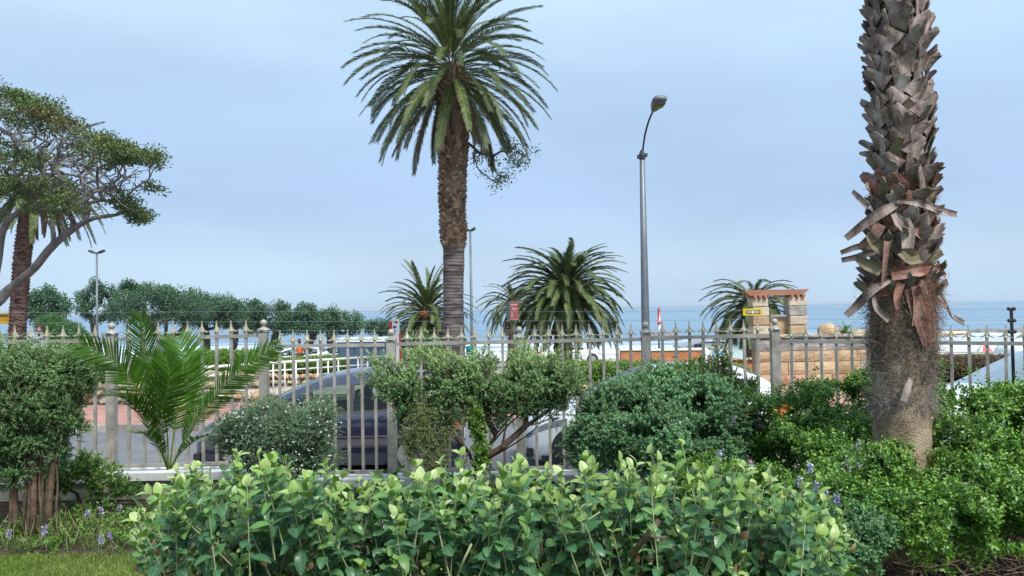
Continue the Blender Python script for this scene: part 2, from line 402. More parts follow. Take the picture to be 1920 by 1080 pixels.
M['teal'] = flat_mat('teal_plastic', (.01, .20, .17), .5)
M['maroon'] = flat_mat('maroon_board', (.26, .07, .075), .55)

def brick_mat(name, c1, c2, mortar, scale, bw=.5, rh=.25, axis='XZ'):
    m, t, b = base_mat(name)
    g = N(t, 'ShaderNodeNewGeometry'); s = N(t, 'ShaderNodeSeparateXYZ'); c = N(t, 'ShaderNodeCombineXYZ')
    t.links.new(g.outputs['Position'], s.inputs[0]); t.links.new(s.outputs[0], c.inputs[0]); t.links.new(s.outputs[1 if axis == 'XY' else 2], c.inputs[1])
    k = N(t, 'ShaderNodeTexBrick'); k.inputs['Scale'].default_value = scale; k.inputs['Color1'].default_value = (*c1, 1); k.inputs['Color2'].default_value = (*c2, 1)
    k.inputs['Mortar'].default_value = (*mortar, 1); k.inputs['Mortar Size'].default_value = .012; k.inputs['Brick Width'].default_value = bw; k.inputs['Row Height'].default_value = rh
    t.links.new(c.outputs[0], k.inputs['Vector'])
    n1 = N(t, 'ShaderNodeTexNoise'); n1.inputs['Scale'].default_value = 1.2; n1.inputs['Detail'].default_value = 6; t.links.new(g.outputs['Position'], n1.inputs['Vector'])
    mr_ = N(t, 'ShaderNodeMapRange'); mr_.inputs[1].default_value = .3; mr_.inputs[2].default_value = .7; mr_.inputs[3].default_value = .75; mr_.inputs[4].default_value = 1.25; t.links.new(n1.outputs[0], mr_.inputs[0])
    v = N(t, 'ShaderNodeVectorMath', operation='SCALE'); t.links.new(k.outputs['Color'], v.inputs[0]); t.links.new(mr_.outputs[0], v.inputs['Scale'])
    t.links.new(v.outputs[0], b.inputs['Base Color']); b.inputs['Roughness'].default_value = .9
    bp = N(t, 'ShaderNodeBump'); bp.inputs['Strength'].default_value = .5; bp.inputs['Distance'].default_value = .01; bp.invert = True
    t.links.new(k.outputs['Fac'], bp.inputs['Height']); t.links.new(bp.outputs[0], b.inputs['Normal'])
    return m
M['red_paving'] = brick_mat('red_brick_paving', (.40, .20, .16), (.33, .17, .14), (.30, .25, .22), 2.5, axis='XY')
M['red_brick'] = brick_mat('orange_brickwork', (.48, .17, .07), (.36, .11, .05), (.42, .34, .27), 2.2)

# ------------------------------------------------------------------ the lie of the land
ZP = [(-40, 0), (8.55, 0), (8.6, -.32), (10.9, -.33), (10.95, -.50), (16.05, -.50), (16.15, -.36), (20, -.36), (60, -2.16), (80, -3.2), (118, -4.95), (200, -9)]
_zx = np.array([p[0] for p in ZP], float); _zz = np.array([p[1] for p in ZP], float)
def zg(y): return float(np.interp(y, _zx, _zz))
def sheet(name, x0, x1, y0, y1, dz, mat, nx=2, ny=12, wob=0, seed=0):
    ys = sorted(set([y0, y1] + [y for y in _zx if y0 < y < y1] + list(np.linspace(y0, y1, ny)))); xs = np.linspace(x0, x1, nx)
    V = np.array([(x, y, zg(y) + dz) for y in ys for x in xs])
    if wob: V[:, 2] += wob * (vnoise(V, .23, seed) - .5) * 2
    F = [(j * nx + i, j * nx + i + 1, (j + 1) * nx + i + 1, (j + 1) * nx + i) for j in range(len(ys) - 1) for i in range(nx - 1)]
    return struct(name, mk_mesh(name, V, F, mat, wob > 0))
sheet('ground', -500, 500, -60, 200, -.012, M['soil'], 3, 40)
sheet('road', -90, 90, 10.95, 16.05, .012, M['asphalt'])
sheet('pavement', -90, 90, 8.62, 10.78, .01, M['concrete'])
sheet('brick_pavement', -90, 90, 16.2, 19.75, .012, M['red_paving'])
sheet('park_path', -60, -.6, 22.2, 27.4, .02, M['path'])
sheet('park_grass', -500, 500, 20.0, 61, -.004, M['grass_far'], 40, 60, .03)
sheet('parking_area', -80, 22, 36.5, 58, .035, noise_mat('parking_surface', (.30, .29, .28), (.40, .38, .36), .4, .95, .2, 20), 30, 12)
sheet('beach', -500, 500, 61.01, 124, .01, M['sand'], 60, 60, .08, 3)
# sea with surf: one wide sheet
def sea_mat():
    m, t, b = base_mat('sea_water')
    g = N(t, 'ShaderNodeNewGeometry'); s = N(t, 'ShaderNodeSeparateXYZ'); t.links.new(g.outputs['Position'], s.inputs[0])
    mpn = N(t, 'ShaderNodeMapping'); mpn.inputs['Scale'].default_value = (.010, .045, 1); t.links.new(g.outputs['Position'], mpn.inputs[0])
    n1 = N(t, 'ShaderNodeTexNoise'); n1.inputs['Scale'].default_value = 2.4; n1.inputs['Detail'].default_value = 7; n1.inputs['Roughness'].default_value = .65
    t.links.new(mpn.outputs[0], n1.inputs['Vector'])
    far = N(t, 'ShaderNodeMapRange'); far.inputs[1].default_value = 118; far.inputs[2].default_value = 210; far.inputs[3].default_value = .20; far.inputs[4].default_value = -.17
    t.links.new(s.outputs[1], far.inputs[0])
    ad = N(t, 'ShaderNodeMath', operation='ADD'); t.links.new(n1.outputs[0], ad.inputs[0]); t.links.new(far.outputs[0], ad.inputs[1])
    fo = N(t, 'ShaderNodeMapRange'); fo.inputs[1].default_value = .50; fo.inputs[2].default_value = .64; t.links.new(ad.outputs[0], fo.inputs[0])
    n2 = N(t, 'ShaderNodeTexNoise'); n2.inputs['Scale'].default_value = 1.0; n2.inputs['Detail'].default_value = 6
    mp2 = N(t, 'ShaderNodeMapping'); mp2.inputs['Scale'].default_value = (.004, .02, 1); t.links.new(g.outputs['Position'], mp2.inputs[0]); t.links.new(mp2.outputs[0], n2.inputs['Vector'])
    c = N(t, 'ShaderNodeValToRGB'); e = c.color_ramp.elements; e[0].position = .3; e[0].color = (.12, .20, .285, 1); e[1].position = .7; e[1].color = (.175, .265, .355, 1)
    t.links.new(n2.outputs[0], c.inputs[0])
    mx = N(t, 'ShaderNodeMix', data_type='RGBA'); mx.inputs[7].default_value = (.58, .65, .72, 1)
    t.links.new(fo.outputs[0], mx.inputs[0]); t.links.new(c.outputs[0], mx.inputs[6]); t.links.new(mx.outputs[2], b.inputs['Base Color'])
    b.inputs['Roughness'].default_value = .45; setspec(b, .35)
    n3 = N(t, 'ShaderNodeTexNoise'); n3.inputs['Scale'].default_value = .35; n3.inputs['Detail'].default_value = 6
    mp3 = N(t, 'ShaderNodeMapping'); mp3.inputs['Scale'].default_value = (.3, 1, 1); t.links.new(g.outputs['Position'], mp3.inputs[0]); t.links.new(mp3.outputs[0], n3.inputs['Vector'])
    bp = N(t, 'ShaderNodeBump'); bp.inputs['Strength'].default_value = .6; bp.inputs['Distance'].default_value = .6; t.links.new(n3.outputs[0], bp.inputs['Height']); t.links.new(bp.outputs[0], b.inputs['Normal'])
    return m
SEA = -4.65
ys = np.r_[104, 118, 140, 170, 220, 300, 450, 800, 2000, 6000, 20000]; xs = np.linspace(-20000, 20000, 9)
V = np.array([(x, y, SEA) for y in ys for x in xs]); nx = len(xs)
struct('sea', mk_mesh('sea', V, [(j * nx + i, j * nx + i + 1, (j + 1) * nx + i + 1, (j + 1) * nx + i) for j in range(len(ys) - 1) for i in range(nx - 1)], sea_mat()))

def haze_box():
    m = bpy.data.materials.new('sea_haze'); m.use_nodes = True; t = m.node_tree; t.nodes.clear()
    o = N(t, 'ShaderNodeOutputMaterial'); p = N(t, 'ShaderNodeVolumePrincipled')
    p.inputs['Color'].default_value = (.86, .92, 1.0, 1); p.inputs['Density'].default_value = HAZE; p.inputs['Anisotropy'].default_value = .2
    t.links.new(p.outputs[0], o.inputs['Volume'])
    b = MB().box(-21000, 21000, -70, 21000, -12, 20)
    o = b.obj('haze', [m]); stuff(o); return o

# rocks in the surf
rock_m = noise_mat('sea_rock', (.10, .10, .10), (.24, .23, .22), 1.2, .85, .5, 6)
def rock_mesh(seed, sx, sy, sz, mat, k=2):
    bm = bmesh.new(); bmesh.ops.create_icosphere(bm, subdivisions=k, radius=1)
    V = np.array([v.co[:] for v in bm.verts]); V *= (1 + .30 * (vnoise(V, .35, seed) - .5) * 2 + .14 * (vnoise(V, .9, seed + 5) - .5) * 2)[:, None]
    V[:, 2] = np.where(V[:, 2] > 0, V[:, 2], V[:, 2] * .35)
    V *= np.array([sx, sy, sz]); F = [[v.index for v in f.verts] for f in bm.faces]; bm.free()
    return mk_mesh('rock', V, F, mat, False)
rs = np.random.RandomState(5)
for i, (px, py, D, sx, sz, lab) in enumerate([
        (1226, 640, 150, 1.9, 1.5, 'left one of two grey sea rocks right of the lamp post'), (1256, 640, 150, 2.5, 1.7, 'right one of two grey sea rocks right of the lamp post'),
        (1800, 636, 165, 3.2, .8, 'low dark rock in the surf just right of the near palm'), (1855, 637, 165, 4.0, .8, 'low dark rock in the surf left of the black insulator pole'),
        (1905, 636, 160, 3.0, 1.0, 'dark surf rock at the right edge of the view'), (1700, 640, 150, 3, .8, 'dark surf rock mostly hidden behind the near palm trunk')]):
    p = at(px, py, D); o = obj('sea_rock', rock_mesh(i, sx, sx * .7, sz, rock_m)); o.location = (p[0], p[1], SEA - .1)
    tag(o, lab, 'rock', 'rocks in the surf')

# ------------------------------------------------------------------ kerbs
def kerb(name, y0, y1, ztop, x0, x1):
    root = bpy.data.objects.new(name, None); COL.objects.link(root); root['kind'] = 'structure'
    rs = np.random.RandomState(3); me = [MB().box(-.44, .44, 0, y1 - y0, -.3, 0, jit=.004, rs=rs).mesh('kerb_stone', [M['kerb']]) for _ in range(4)]
    x = x0
    while x < x1:
        obj('kerb_stone', me[rs.randint(4)], root, (x, y0 + rs.uniform(-.008, .008), ztop + rs.uniform(-.006, .006))); x += .895
kerb('near_kerb', 10.78, 10.95, -.335, -9, 13)
kerb('far_kerb', 16.05, 16.2, -.345, -13, 15)

# ------------------------------------------------------------------ the steel fence and its low wall
FY = 8.2
pal_spec = [  # first bar px, last bar px, bars, rail y left/right at px left/right, distances
    (-62, 178, 9, -90, 209, 642.5, 639, 8.2, 8.2),
    (242, 461, 9, 209, 494, 637, 629, 8.2, 8.2),
    (524.3, 703.2, 8, 494, 733, 650, 646.5, 8.2, 8.2),
    (763.5, 942, 8, 733, 973, 645.5, 640.5, 8.2, 8.2),
    (1003, 1182.5, 8, 973, 1210, 640.5, 636, 8.2, 8.2),
    (1242, 1420.5, 8, 1210, 1452, 634, 629, 8.2, 8.2),
    (1483, 1919, 15, 1452, 1950, 640, 644.5, 8.2, 7.02)]
root = thing('fence', 'grey steel fence of vertical pales with gilded spear tips and ball capped posts', 'fence', (0, 8.2, 0))
def loc(p): return (p[0], p[1] - 8.2, p[2])
def prism_xz(out, th):
    n = len(out); V = [(x, -th / 2, z) for x, z in out] + [(x, th / 2, z) for x, z in out]
    F = [tuple(range(n)), tuple(range(n, 2 * n))[::-1]] + [(i, i + n, (i + 1) % n + n, (i + 1) % n) for i in range(n)]
    return V, F
def spear_mesh():
    b = MB()
    half = [(.0, .118), (.004, .085), (.009, .058), (.017, .036), (.030, .018), (.048, .009), (.066, .010), (.068, .005), (.050, -.002), (.030, .001), (.015, .013), (.008, .024)]
    for s in (1, -1):
        o = [(s * x, z) for x, z in half] + [(0, .024)]
        if s < 0: o = o[::-1]
        V, F = prism_xz(o, .012); b.add(V, F)
    # a smaller pair of barbs front and back, the socket and its collar
    for s in (1, -1):
        o = [(s * x * .5, z * .95) for x, z in half] + [(0, .022)]
        if s < 0: o = o[::-1]
        V, F = prism_xz(o, .010); V = [(y, x, z) for x, y, z in V]; b.add(V, [f[::-1] for f in F])
    b.lathe([(.0165, -.002), (.019, .004), (.013, .012), (.010, .03), (.004, .07), (.001, .11)], 8)
    return b.mesh('spear_tip', [M['spear']])
spear = spear_mesh()
H = 1.285
pale_me = MB().box(-.0135, .0135, -.0135, .0135, -H - .005, .052).mesh('pale', [M['fence']])
rs = np.random.RandomState(11)
panels = []
_e0 = at(1950, 644.5, 7.02); _e1 = at(-90, 642.5, 8.2)
ends = [(_e0, _e0 + [2.7, 0, 0]), (_e1 - [1.55, 0, 0], _e1), (_e1 - [3.1, 0, 0], _e1 - [1.55, 0, 0])]
for spec in pal_spec + ends:
    if len(spec) == 2:
        A, B = spec; ang = 0.0; nb = int((B[0] - A[0] - .1) / .142); xa = A + [.14, 0, 0]; xb = B - [.14, 0, 0]
    else:
        (b0, b1, nb, pl, pr, yl, yr, dl, dr) = spec; A = at(pl, yl, dl); B = at(pr, yr, dr); ang = math.atan2(B[1] - A[1], B[0] - A[0])
        xa = at(b0, yl, dl + (dr - dl) * (b0 - pl) / (pr - pl)); xb = at(b1, yr, dl + (dr - dl) * (b1 - pl) / (pr - pl))
    panels.append((A, B, ang))
    for k in range(nb):
        s = k / (nb - 1)
        # equal steps along the panel in the world
        x = xa[0] + (xb[0] - xa[0]) * s
        f = (x - A[0]) / (B[0] - A[0]); P = A + (B - A) * f
        p = obj('pale', pale_me, root, loc(P)); p.rotation_euler = (rs.normal(0, .003), rs.normal(0, .003), ang)
        q = obj('spear_tip', spear, p, (0, 0, .050)); q.rotation_euler = (0, rs.normal(0, .03), rs.normal(0, .16))
    L = np.linalg.norm((B - A)[:2]); th = ang
    for dz, nm in ((0, 'top_rail'), (-H, 'bottom_rail')):
        V = np.array([(x, y, z) for x in (0, L) for y in (-.021, .021) for z in (-.017, .017)])
        V[4:, 2] += (B - A)[2]
        me = mk_mesh(nm, V, [(0, 1, 3, 2), (4, 6, 7, 5), (0, 4, 5, 1), (2, 3, 7, 6), (0, 2, 6, 4), (1, 5, 7, 3)], [M['fence']])
        o = obj(nm, me, root, loc(A + np.array([0, 0, dz]))); o.rotation_euler = (0, 0, th)
def post_meshes():
    a = MB().box(-.043, .043, -.043, .043, 0, 1).mesh('post', [M['fence']])
    b = MB().box(-.050, .050, -.050, .050, -.006, .014)
    b.lathe([(.066, .014), (.060, .026), (.040, .036), (.022, .042), (.017, .054), (.022, .060)], 12, rot=math.pi / 4)
    b = b.mesh('post_cap', [M['fence']], False)
    c = MB().sphere((0, 0, .088), .034, 14, 9).mesh('post_ball', [flat_mat('ball_paint', (.33, .32, .27), .45)], True)
    return a, b, c
pm, pcap, pball = post_meshes()
for px, ball_y, D in ((209, 605, 8.2), (494, 599, 8.2), (733, 617, 8.2), (973, 612, 8.2), (1210, 603, 8.2), (1452, 597, 8.2), (1950, 612, 7.02), (-90, 616, 8.2)):
    T = at(px, ball_y, D); ztop = T[2] - .122; z0 = .12
    p = obj('post', pm, root, loc((T[0], T[1], z0))); p.scale = (1, 1, ztop - z0)
    cp = obj('post_cap', pcap, root, loc((T[0], T[1], ztop))); obj('post_ball', pball, cp)
for T in (at(1950, 612, 7.02) + [2.7, 0, 0], at(-90, 616, 8.2) - [1.55, 0, 0], at(-90, 616, 8.2) - [3.1, 0, 0]):
    ztop = T[2] - .122; p = obj('post', pm, root, loc((T[0], T[1], .12))); p.scale = (1, 1, ztop - .12); cp = obj('post_cap', pcap, root, loc((T[0], T[1], ztop))); obj('post_ball', pball, cp)

root = thing('low_wall', 'low rendered garden wall with pale coping carrying the steel fence', 'wall', (0, 8.2, 0))
for i, (A, B, ang) in enumerate(panels):
    L = np.linalg.norm((B - A)[:2]); zt = min(A[2], B[2]) - H - .045
    a = MB().box(-.0, L, -.11, .11, 0, zt - .075).obj('wall_section', [M['render']], root); a.location = loc((A[0], A[1], 0)); a.rotation_euler = (0, 0, ang)
    b = MB().box(.002, L - .002, -.15, .15, zt - .075, zt).obj('coping', [M['coping']], root); b.location = loc((A[0], A[1], 0)); b.rotation_euler = (0, 0, ang)

# electric wires above the fence
root = thing('electric_fence', 'three thin electric security wires strung above the spear tips', 'wire', (0, 8.35, 0))
for pts in (((-90, 587, 8.35), (494, 584, 8.35), (1210, 584.5, 8.35), (1452, 581, 8.35), (1960, 579, 7.2)),
            ((-90, 606, 8.35), (494, 603, 8.35), (1210, 601.5, 8.35), (1452, 598, 8.35), (1960, 601, 7.2)),
            ((-90, 628, 8.35), (494, 620, 8.35), (1210, 618.5, 8.35), (1452, 615, 8.35), (1960, 621, 7.2))):
    P = np.array([at(*p) for p in pts]); P[:, 1] -= 8.35
    MB().tube(P, .0014, 4).obj('wire', [M['wire']], root)
T = at(1896, 577, 7.22)
root = thing('insulator_pole', 'black wire pole with three round insulators at the right end of the fence', 'pole', (T[0], T[1], 0))
MB().lathe([(.014, .2), (.014, T[2])], 8).obj('pole', [M['dark']], root)
for dy in (0, 22, 43):
    zz = at(1896, 579 + dy, 7.22)[2]; b = MB(); b.sphere((-.022, 0, zz), .018, 8, 6); b.sphere((.024, 0, zz), .018, 8, 6); b.obj('insulator', [M['dark']], root, True)

# yellow warning plate on the top wire
P = at(1411, 585, 8.30); s = 8.3 / FPX
root = thing('warning_sign', 'small yellow and black warning plate hanging on the top electric wire', 'sign', (P[0], P[1], P[2]))
MB().box(-18 * s, 18 * s, -.002, .002, -6.5 * s, 6.5 * s).obj('plate', [M['yellow']], root)
MB().box(-12 * s, 14 * s, -.004, -.0025, -3.2 * s, 2.8 * s).obj('black_band', [M['dark']], root)
b = MB().lathe([(2.6 * s, -.0015), (2.6 * s, .0015)], 12); v = b.v[0].copy(); b.v[0] = np.stack([v[:, 0], v[:, 2] - .006, v[:, 1] - .3 * s], 1); b.obj('emblem', [M['white']], root)
for x in (-10, -8, -6, -4.2, 4.4, 6.2, 8, 9.8, 11.6): MB().box((x - .6) * s, (x + .5) * s, -.006, -.0045, -2 * s, 1.6 * s).obj('letter', [M['white']], root)

# ------------------------------------------------------------------ stone walls, stone by stone
stone_ms = [noise_mat('sandstone_ochre', (.35, .235, .13), (.48, .36, .23), 3, .9, .9, 22, rnd=.14, bdist=.02),
            noise_mat('sandstone_grey', (.20, .19, .18), (.40, .37, .33), 3, .9, .9, 22, rnd=.14, bdist=.02),
            noise_mat('sandstone_rust', (.32, .17, .10), (.48, .30, .20), 3, .9, .9, 22, rnd=.14, bdist=.02),
            noise_mat('sandstone_pale', (.38, .32, .23), (.54, .46, .35), 3, .9, .9, 22, rnd=.14, bdist=.02)]
mortar_m = noise_mat('mortar', (.20, .17, .13), (.30, .26, .21), 4, .95, .4, 30)
def stone_mesh(w_, h_, d_, seed, mat, rough=.018):
    rs = np.random.RandomState(seed); nx, nz = 4, 3; V = []; F = []
    xs = np.linspace(0, w_, nx + 1); zs = np.linspace(0, h_, nz + 1)
    for j, z in enumerate(zs):
        for i, x in enumerate(xs):
            ed = (i in (0, nx)) or (j in (0, nz)); y = 0.016 if ed else -rs.uniform(0, rough)
            V.append((x + (rs.uniform(-.006, .006) if 0 < i < nx else 0), y, z + (rs.uniform(-.006, .006) if 0 < j < nz else 0)))
    n = len(V); V += [(x, d_, z) for x, z in ((0, 0), (w_, 0), (w_, h_), (0, h_))]
    q = lambda i, j: j * (nx + 1) + i
    for j in range(nz):
        for i in range(nx): F.append((q(i, j), q(i + 1, j), q(i + 1, j + 1), q(i, j + 1)))
    F.append((n, n + 3, n + 2, n + 1))
    F.append(tuple([q(i, 0) for i in range(nx, -1, -1)] + [n, n + 1])); F.append(tuple([q(i, nz) for i in range(nx + 1)] + [n + 2, n + 3]))
    F.append(tuple([q(0, j) for j in range(nz + 1)] + [n + 3, n])); F.append(tuple([q(nx, j) for j in range(nz, -1, -1)] + [n + 1, n + 2]))
    return mk_mesh('stone', np.array(V), F, mat, False)
def stone_run(root, x0, x1, y, z0, courses, wr, seed, depth=.3, pal=(0, 0, 1, 1, 2, 3), gap=.012, palf=None):
    rs = np.random.RandomState(seed); z = z0
    for ci, h in enumerate(courses):
        x = x0
        while x < x1 - .02:
            ww = min(rs.uniform(*wr), x1 - x)
            if x1 - x - ww < wr[0] * .5: ww = x1 - x
            pl = palf(ci) if palf else pal
            m = stone_ms[pl[rs.randint(len(pl))]]
            obj('stone', stone_mesh(ww - gap, h - gap, depth, rs.randint(1e6), m), root, (x, y + rs.uniform(-.012, .012), z)); x += ww
        z += h
    return z
WY = 19.4
xl = at(1417, 640, WY)[0]; xr = at(1760, 640, WY)[0]; zt = at(1520, 633, WY)[2]
zb = zg(WY) - .02
hs = np.array([.25, .27, .30, .26, .28]); hs = hs * (zt - zb - .02) / hs.sum()
root = thing('stone_wall', 'long coursed sandstone wall behind the fence left of the near palm', 'wall', (0, WY, 0))
MB().box(xl + .02, xr - .02, .05, .42, zb, zt - .02).obj('core', [mortar_m], root)
pf = lambda ci: [(3, 2, 3), (0, 2, 0, 1), (1, 2, 0, 0, 3), (0, 0, 2, 1), (1, 1, 3, 1)][ci]
stone_run(root, xl, xr, 0, zb, hs, (.42, .95), 5, palf=pf)
x = xl - .02; rs = np.random.RandomState(8)
while x < xr:
    ww = rs.uniform(.5, .9); m = stone_ms[[1, 3, 3, 1][rs.randint(4)]]
    obj('coping_stone', stone_mesh(ww - .015, .085, .5, rs.randint(1e6), m), root, (x, -.04, zt)); x += ww
# boulders on the wall and the aloe between them
for i, (px, py, w_, h_, lab) in enumerate([(1555, 631, 22, 20, 'rounded sandstone boulder on the wall left of the aloe'), (1613, 634, 22, 9, 'flat sandstone boulder on the wall right of the aloe')]):
    p = at(px, py, WY + .15); s = WY / FPX
    o = obj('boulder', rock_mesh(20 + i, w_ * s, .2, h_ * s, stone_ms[0 if i == 0 else 3], 3)); o.location = (p[0], p[1], zt + .075); tag(o, lab, 'boulder')
# gateway
root = thing('stone_gateway', 'two block sandstone pillars joined by a reddish timber beam behind the fence', 'gateway', (0, WY, 0))
s = WY / FPX
for (pa, pb, pt) in ((1411.5, 1441.5, 558), (1480.5, 1513.5, 556)):
    a = at(pa, 600, WY + .1)[0]; b_ = at(pb, 600, WY + .1)[0]; top = at((pa + pb) / 2, pt, WY)[2]
    nb = 4; h = (top - zt - .09) / nb; rs = np.random.RandomState(int(pa))
    for k in range(nb):
        bx = MB().box(0, b_ - a, 0, .45, 0, h - .012, jit=.007, rs=rs).mesh('block', [stone_ms[[0, 3, 1, 3][(k + int(pa)) % 4] if k < 3 else 3]])
        bm = bmesh.new(); bm.from_mesh(bx); bmesh.ops.bevel(bm, geom=bm.edges[:], offset=.014, segments=1, affect='EDGES'); bm.to_mesh(bx); bm.free()
        obj('block', bx, root, (a + rs.uniform(-.008, .008), .08 + rs.uniform(-.01, .01), zt + .09 + k * h))
    wood = noise_mat('red_timber', (.24, .115, .07), (.36, .18, .115), 5, .8, .4, 40, stretch=(.3, 1, 1))
    cw = (b_ - a)
    for k in range(3): MB().box(a + cw * (.06 + .32 * k), a + cw * (.06 + .32 * k) + .07, .02, .6, top - .012, top + .055).obj('corbel', [wood], root)
x0, z0 = at(1400, 549, WY)[[0, 2]]; x1, z1 = at(1521, 546, WY)[[0, 2]]
V = []; 
for y in (.1, .4): V += [(x0, y, z0 + .02), (x0 + .12, y, z0 - .075), (x1 - .16, y, z1 - .075), (x1, y, z1 + .055), (x0, y, z0 + .065)]
me = mk_mesh('beam', np.array(V), [(0, 1, 2, 3, 4), (9, 8, 7, 6, 5), (0, 5, 6, 1), (1, 6, 7, 2), (2, 7, 8, 3), (3, 8, 9, 4), (4, 9, 5, 0)], [wood]); obj('beam', me, root)
a = at(1442, 600, WY + .3)[0]; b_ = at(1481, 600, WY + .3)[0]; zm = at(1460, 597, WY + .3)[2]
obj('infill_slab', stone_mesh(b_ - a - .01, zm - zt - .095, .2, 77, stone_ms[0]), root, (a + .005, .26, zt + .09))
obj('cap_slab', stone_mesh(b_ - a - .02, .085, .3, 78, stone_ms[1]), root, (a + .01, .2, zm + .005))

# low boulder wall on the left and the other bed edges
def boulder_wall(label, xa, xb, y, h, seed, size=(.16, .34), pal=(0, 3, 3, 2, 3), rows=2):
    root = thing('boulder_wall', label, 'wall', (xa, y, zg(y))); rs = np.random.RandomState(seed); L = xb - xa
    MB().box(.05, L - .05, .1, .3, -.05, h * .85).obj('core', [mortar_m], root)
    for r_ in range(rows):
        x = rs.uniform(0, .1); hh = h / rows
        while x < L:
            ww = rs.uniform(*size); o = obj('boulder', rock_mesh(rs.randint(999), ww * .55, .17, hh * .64, stone_ms[pal[rs.randint(len(pal))]], 1), root, (x + ww / 2, .14 + rs.uniform(-.03, .03), hh * (r_ + .42)))
            o.rotation_euler = (rs.uniform(-.2, .2), rs.uniform(-.15, .15), rs.uniform(-.3, .3)); x += ww * .97
    return root
X = lambda px, D: at(px, 700, D)[0]
boulder_wall('low white and orange boulder wall beyond the road left of the young palm', X(60, 19.9), X(362, 19.9), 19.9, .52, 1, rows=3)
boulder_wall('low ochre boulder edging beyond the road right of the young palm', X(366, 19.9), X(468, 19.9), 19.9, .26, 2, pal=(0, 0, 2, 3), rows=1)
boulder_wall('pale boulder wall behind the pink path left of the fence post', X(372, 26), X(498, 26), 26.0, .62, 3, (.3, .6), pal=(3, 3, 1, 0))
boulder_wall('ochre stone bed edge under the green hedge left of the dark kiosk', X(498, 28), X(660, 28), 28.0, .42, 4, (.22, .5), pal=(0, 3, 0, 2), rows=2)
boulder_wall('rusty low boulder row beyond the road between the two cars', X(1060, 20.2), X(1190, 20.2), 20.2, .26, 6, (.2, .4), pal=(2, 0, 2), rows=1)
MB().box(X(1085, 22), X(1200, 22), 22, 22.18, zg(22) - .1, zg(22) + .12).obj('bed_kerb', [M['kerb']])['kind'] = 'structure'

# distant orange brick wall with white copings
D = 36.0; root = thing('brick_wall', 'long low orange brick wall with pale copings between park and beach', 'wall', (0, D, 0))
xa, xb = X(1112, D), X(1700, D); z1 = at(1300, 676, D)[2]; z0 = zg(D) - .2
MB().box(xa, xb, 0, .22, z0, z1).obj('wall', [M['red_brick']], root)
for a_, b_ in ((1164, 1212), (1222, 1318)):
    z2 = at((a_ + b_) / 2, 657, D)[2]
    p = MB().box(X(a_, D), X(b_, D), -.05, .3, z0, z2).obj('raised_wall', [M['red_brick']], root)
    MB().box(X(a_, D) - .04, X(b_, D) + .04, -.1, .36, z2, z2 + .09).obj('coping', [M['white']], p)
n = 0
for px in range(1345, 1700, 20): MB().box(X(px, D), X(px + 17, D), -.12, .30, z1, z1 + .07, jit=.015, rs=rs).obj('coping_stone', [stone_ms[3]], root)
b = MB(); za = at(1240, 650, D + .1)[2]
for px in np.arange(1168, 1320, 4.5): b.box(X(px, D) - .01, X(px, D) + .01, .1, .12, z2 + .09, za)
stuff(b.obj('railing', [M['dark']], root))

# white tube railing along the path
A = at(366, 690, 24.0); B = at(512, 680, 26.0); C = at(740, 667, 30.0)
root = thing('tube_railing', 'white painted tube railing along the path behind the blue car', 'railing', (0, 24, 0))
P = np.array([A, B, C]); P[:, 1] -= 24
MB().tube(P, .042, 8).obj('top_tube', [M['white']], root, True)
P2 = P.copy(); P2[:, 2] -= .26; MB().tube(P2, .026, 6).obj('middle_tube', [M['white']], root, True)
for t in np.linspace(0.0, 1, 13):
    q = P[1] + (P[2] - P[1]) * t; MB().lathe([(.028, zg(q[1] + 24) - .1), (.028, q[2])], 8, (q[0], q[1], 0)).obj('upright', [M['white']], root, True)
# ------------------------------------------------------------------ vehicles
def paint(name, c, flake=.0):
    m, t, b = base_mat(name)
    g = N(t, 'ShaderNodeNewGeometry'); n1 = N(t, 'ShaderNodeTexNoise'); n1.inputs['Scale'].default_value = 3; n1.inputs['Detail'].default_value = 6
    t.links.new(g.outputs['Position'], n1.inputs['Vector'])
    mr_ = N(t, 'ShaderNodeMapRange'); mr_.inputs[3].default_value = .9; mr_.inputs[4].default_value = 1.1; t.links.new(n1.outputs[0], mr_.inputs[0])
    v = N(t, 'ShaderNodeVectorMath', operation='SCALE'); v.inputs[0].default_value = c; t.links.new(mr_.outputs[0], v.inputs['Scale'])
    t.links.new(v.outputs[0], b.inputs['Base Color'])
    b.inputs['Roughness'].default_value = .3; b.inputs['Metallic'].default_value = flake; b.inputs['Coat Weight'].default_value = 1; b.inputs['Coat Roughness'].default_value = .03; b.inputs['Coat IOR'].default_value = 1.9
    return m
def glass_mat(name='car_glass', tr=.07, col=(.55, .66, .62)):
    m = bpy.data.materials.new(name); m.use_nodes = True; t = m.node_tree; t.nodes.clear(); o = N(t, 'ShaderNodeOutputMaterial')
    a = N(t, 'ShaderNodeBsdfTransparent'); a.inputs[0].default_value = (*col, 1)
    g = N(t, 'ShaderNodeBsdfGlossy'); g.inputs[0].default_value = (.9, .93, .95, 1); g.inputs[1].default_value = .04
    f = N(t, 'ShaderNodeFresnel'); f.inputs[0].default_value = 1.5
    k = N(t, 'ShaderNodeMath', operation='MULTIPLY_ADD'); k.inputs[1].default_value = 1.0; k.inputs[2].default_value = tr; t.links.new(f.outputs[0], k.inputs[0])
    x = N(t, 'ShaderNodeMixShader'); t.links.new(k.outputs[0], x.inputs[0]); t.links.new(a.outputs[0], x.inputs[1]); t.links.new(g.outputs[0], x.inputs[2]); t.links.new(x.outputs[0], o.inputs[0])
    return m
GLASS = glass_mat(tr=.0); GLASS2 = glass_mat('reflecting_car_glass', .5, (.5, .6, .62))
M['tyre'] = noise_mat('tyre_rubber', (.018, .018, .019), (.035, .034, .033), 8, .85, .3, 60)
M['rim'] = flat_mat('alloy_rim', (.42, .43, .45), .35, .7)
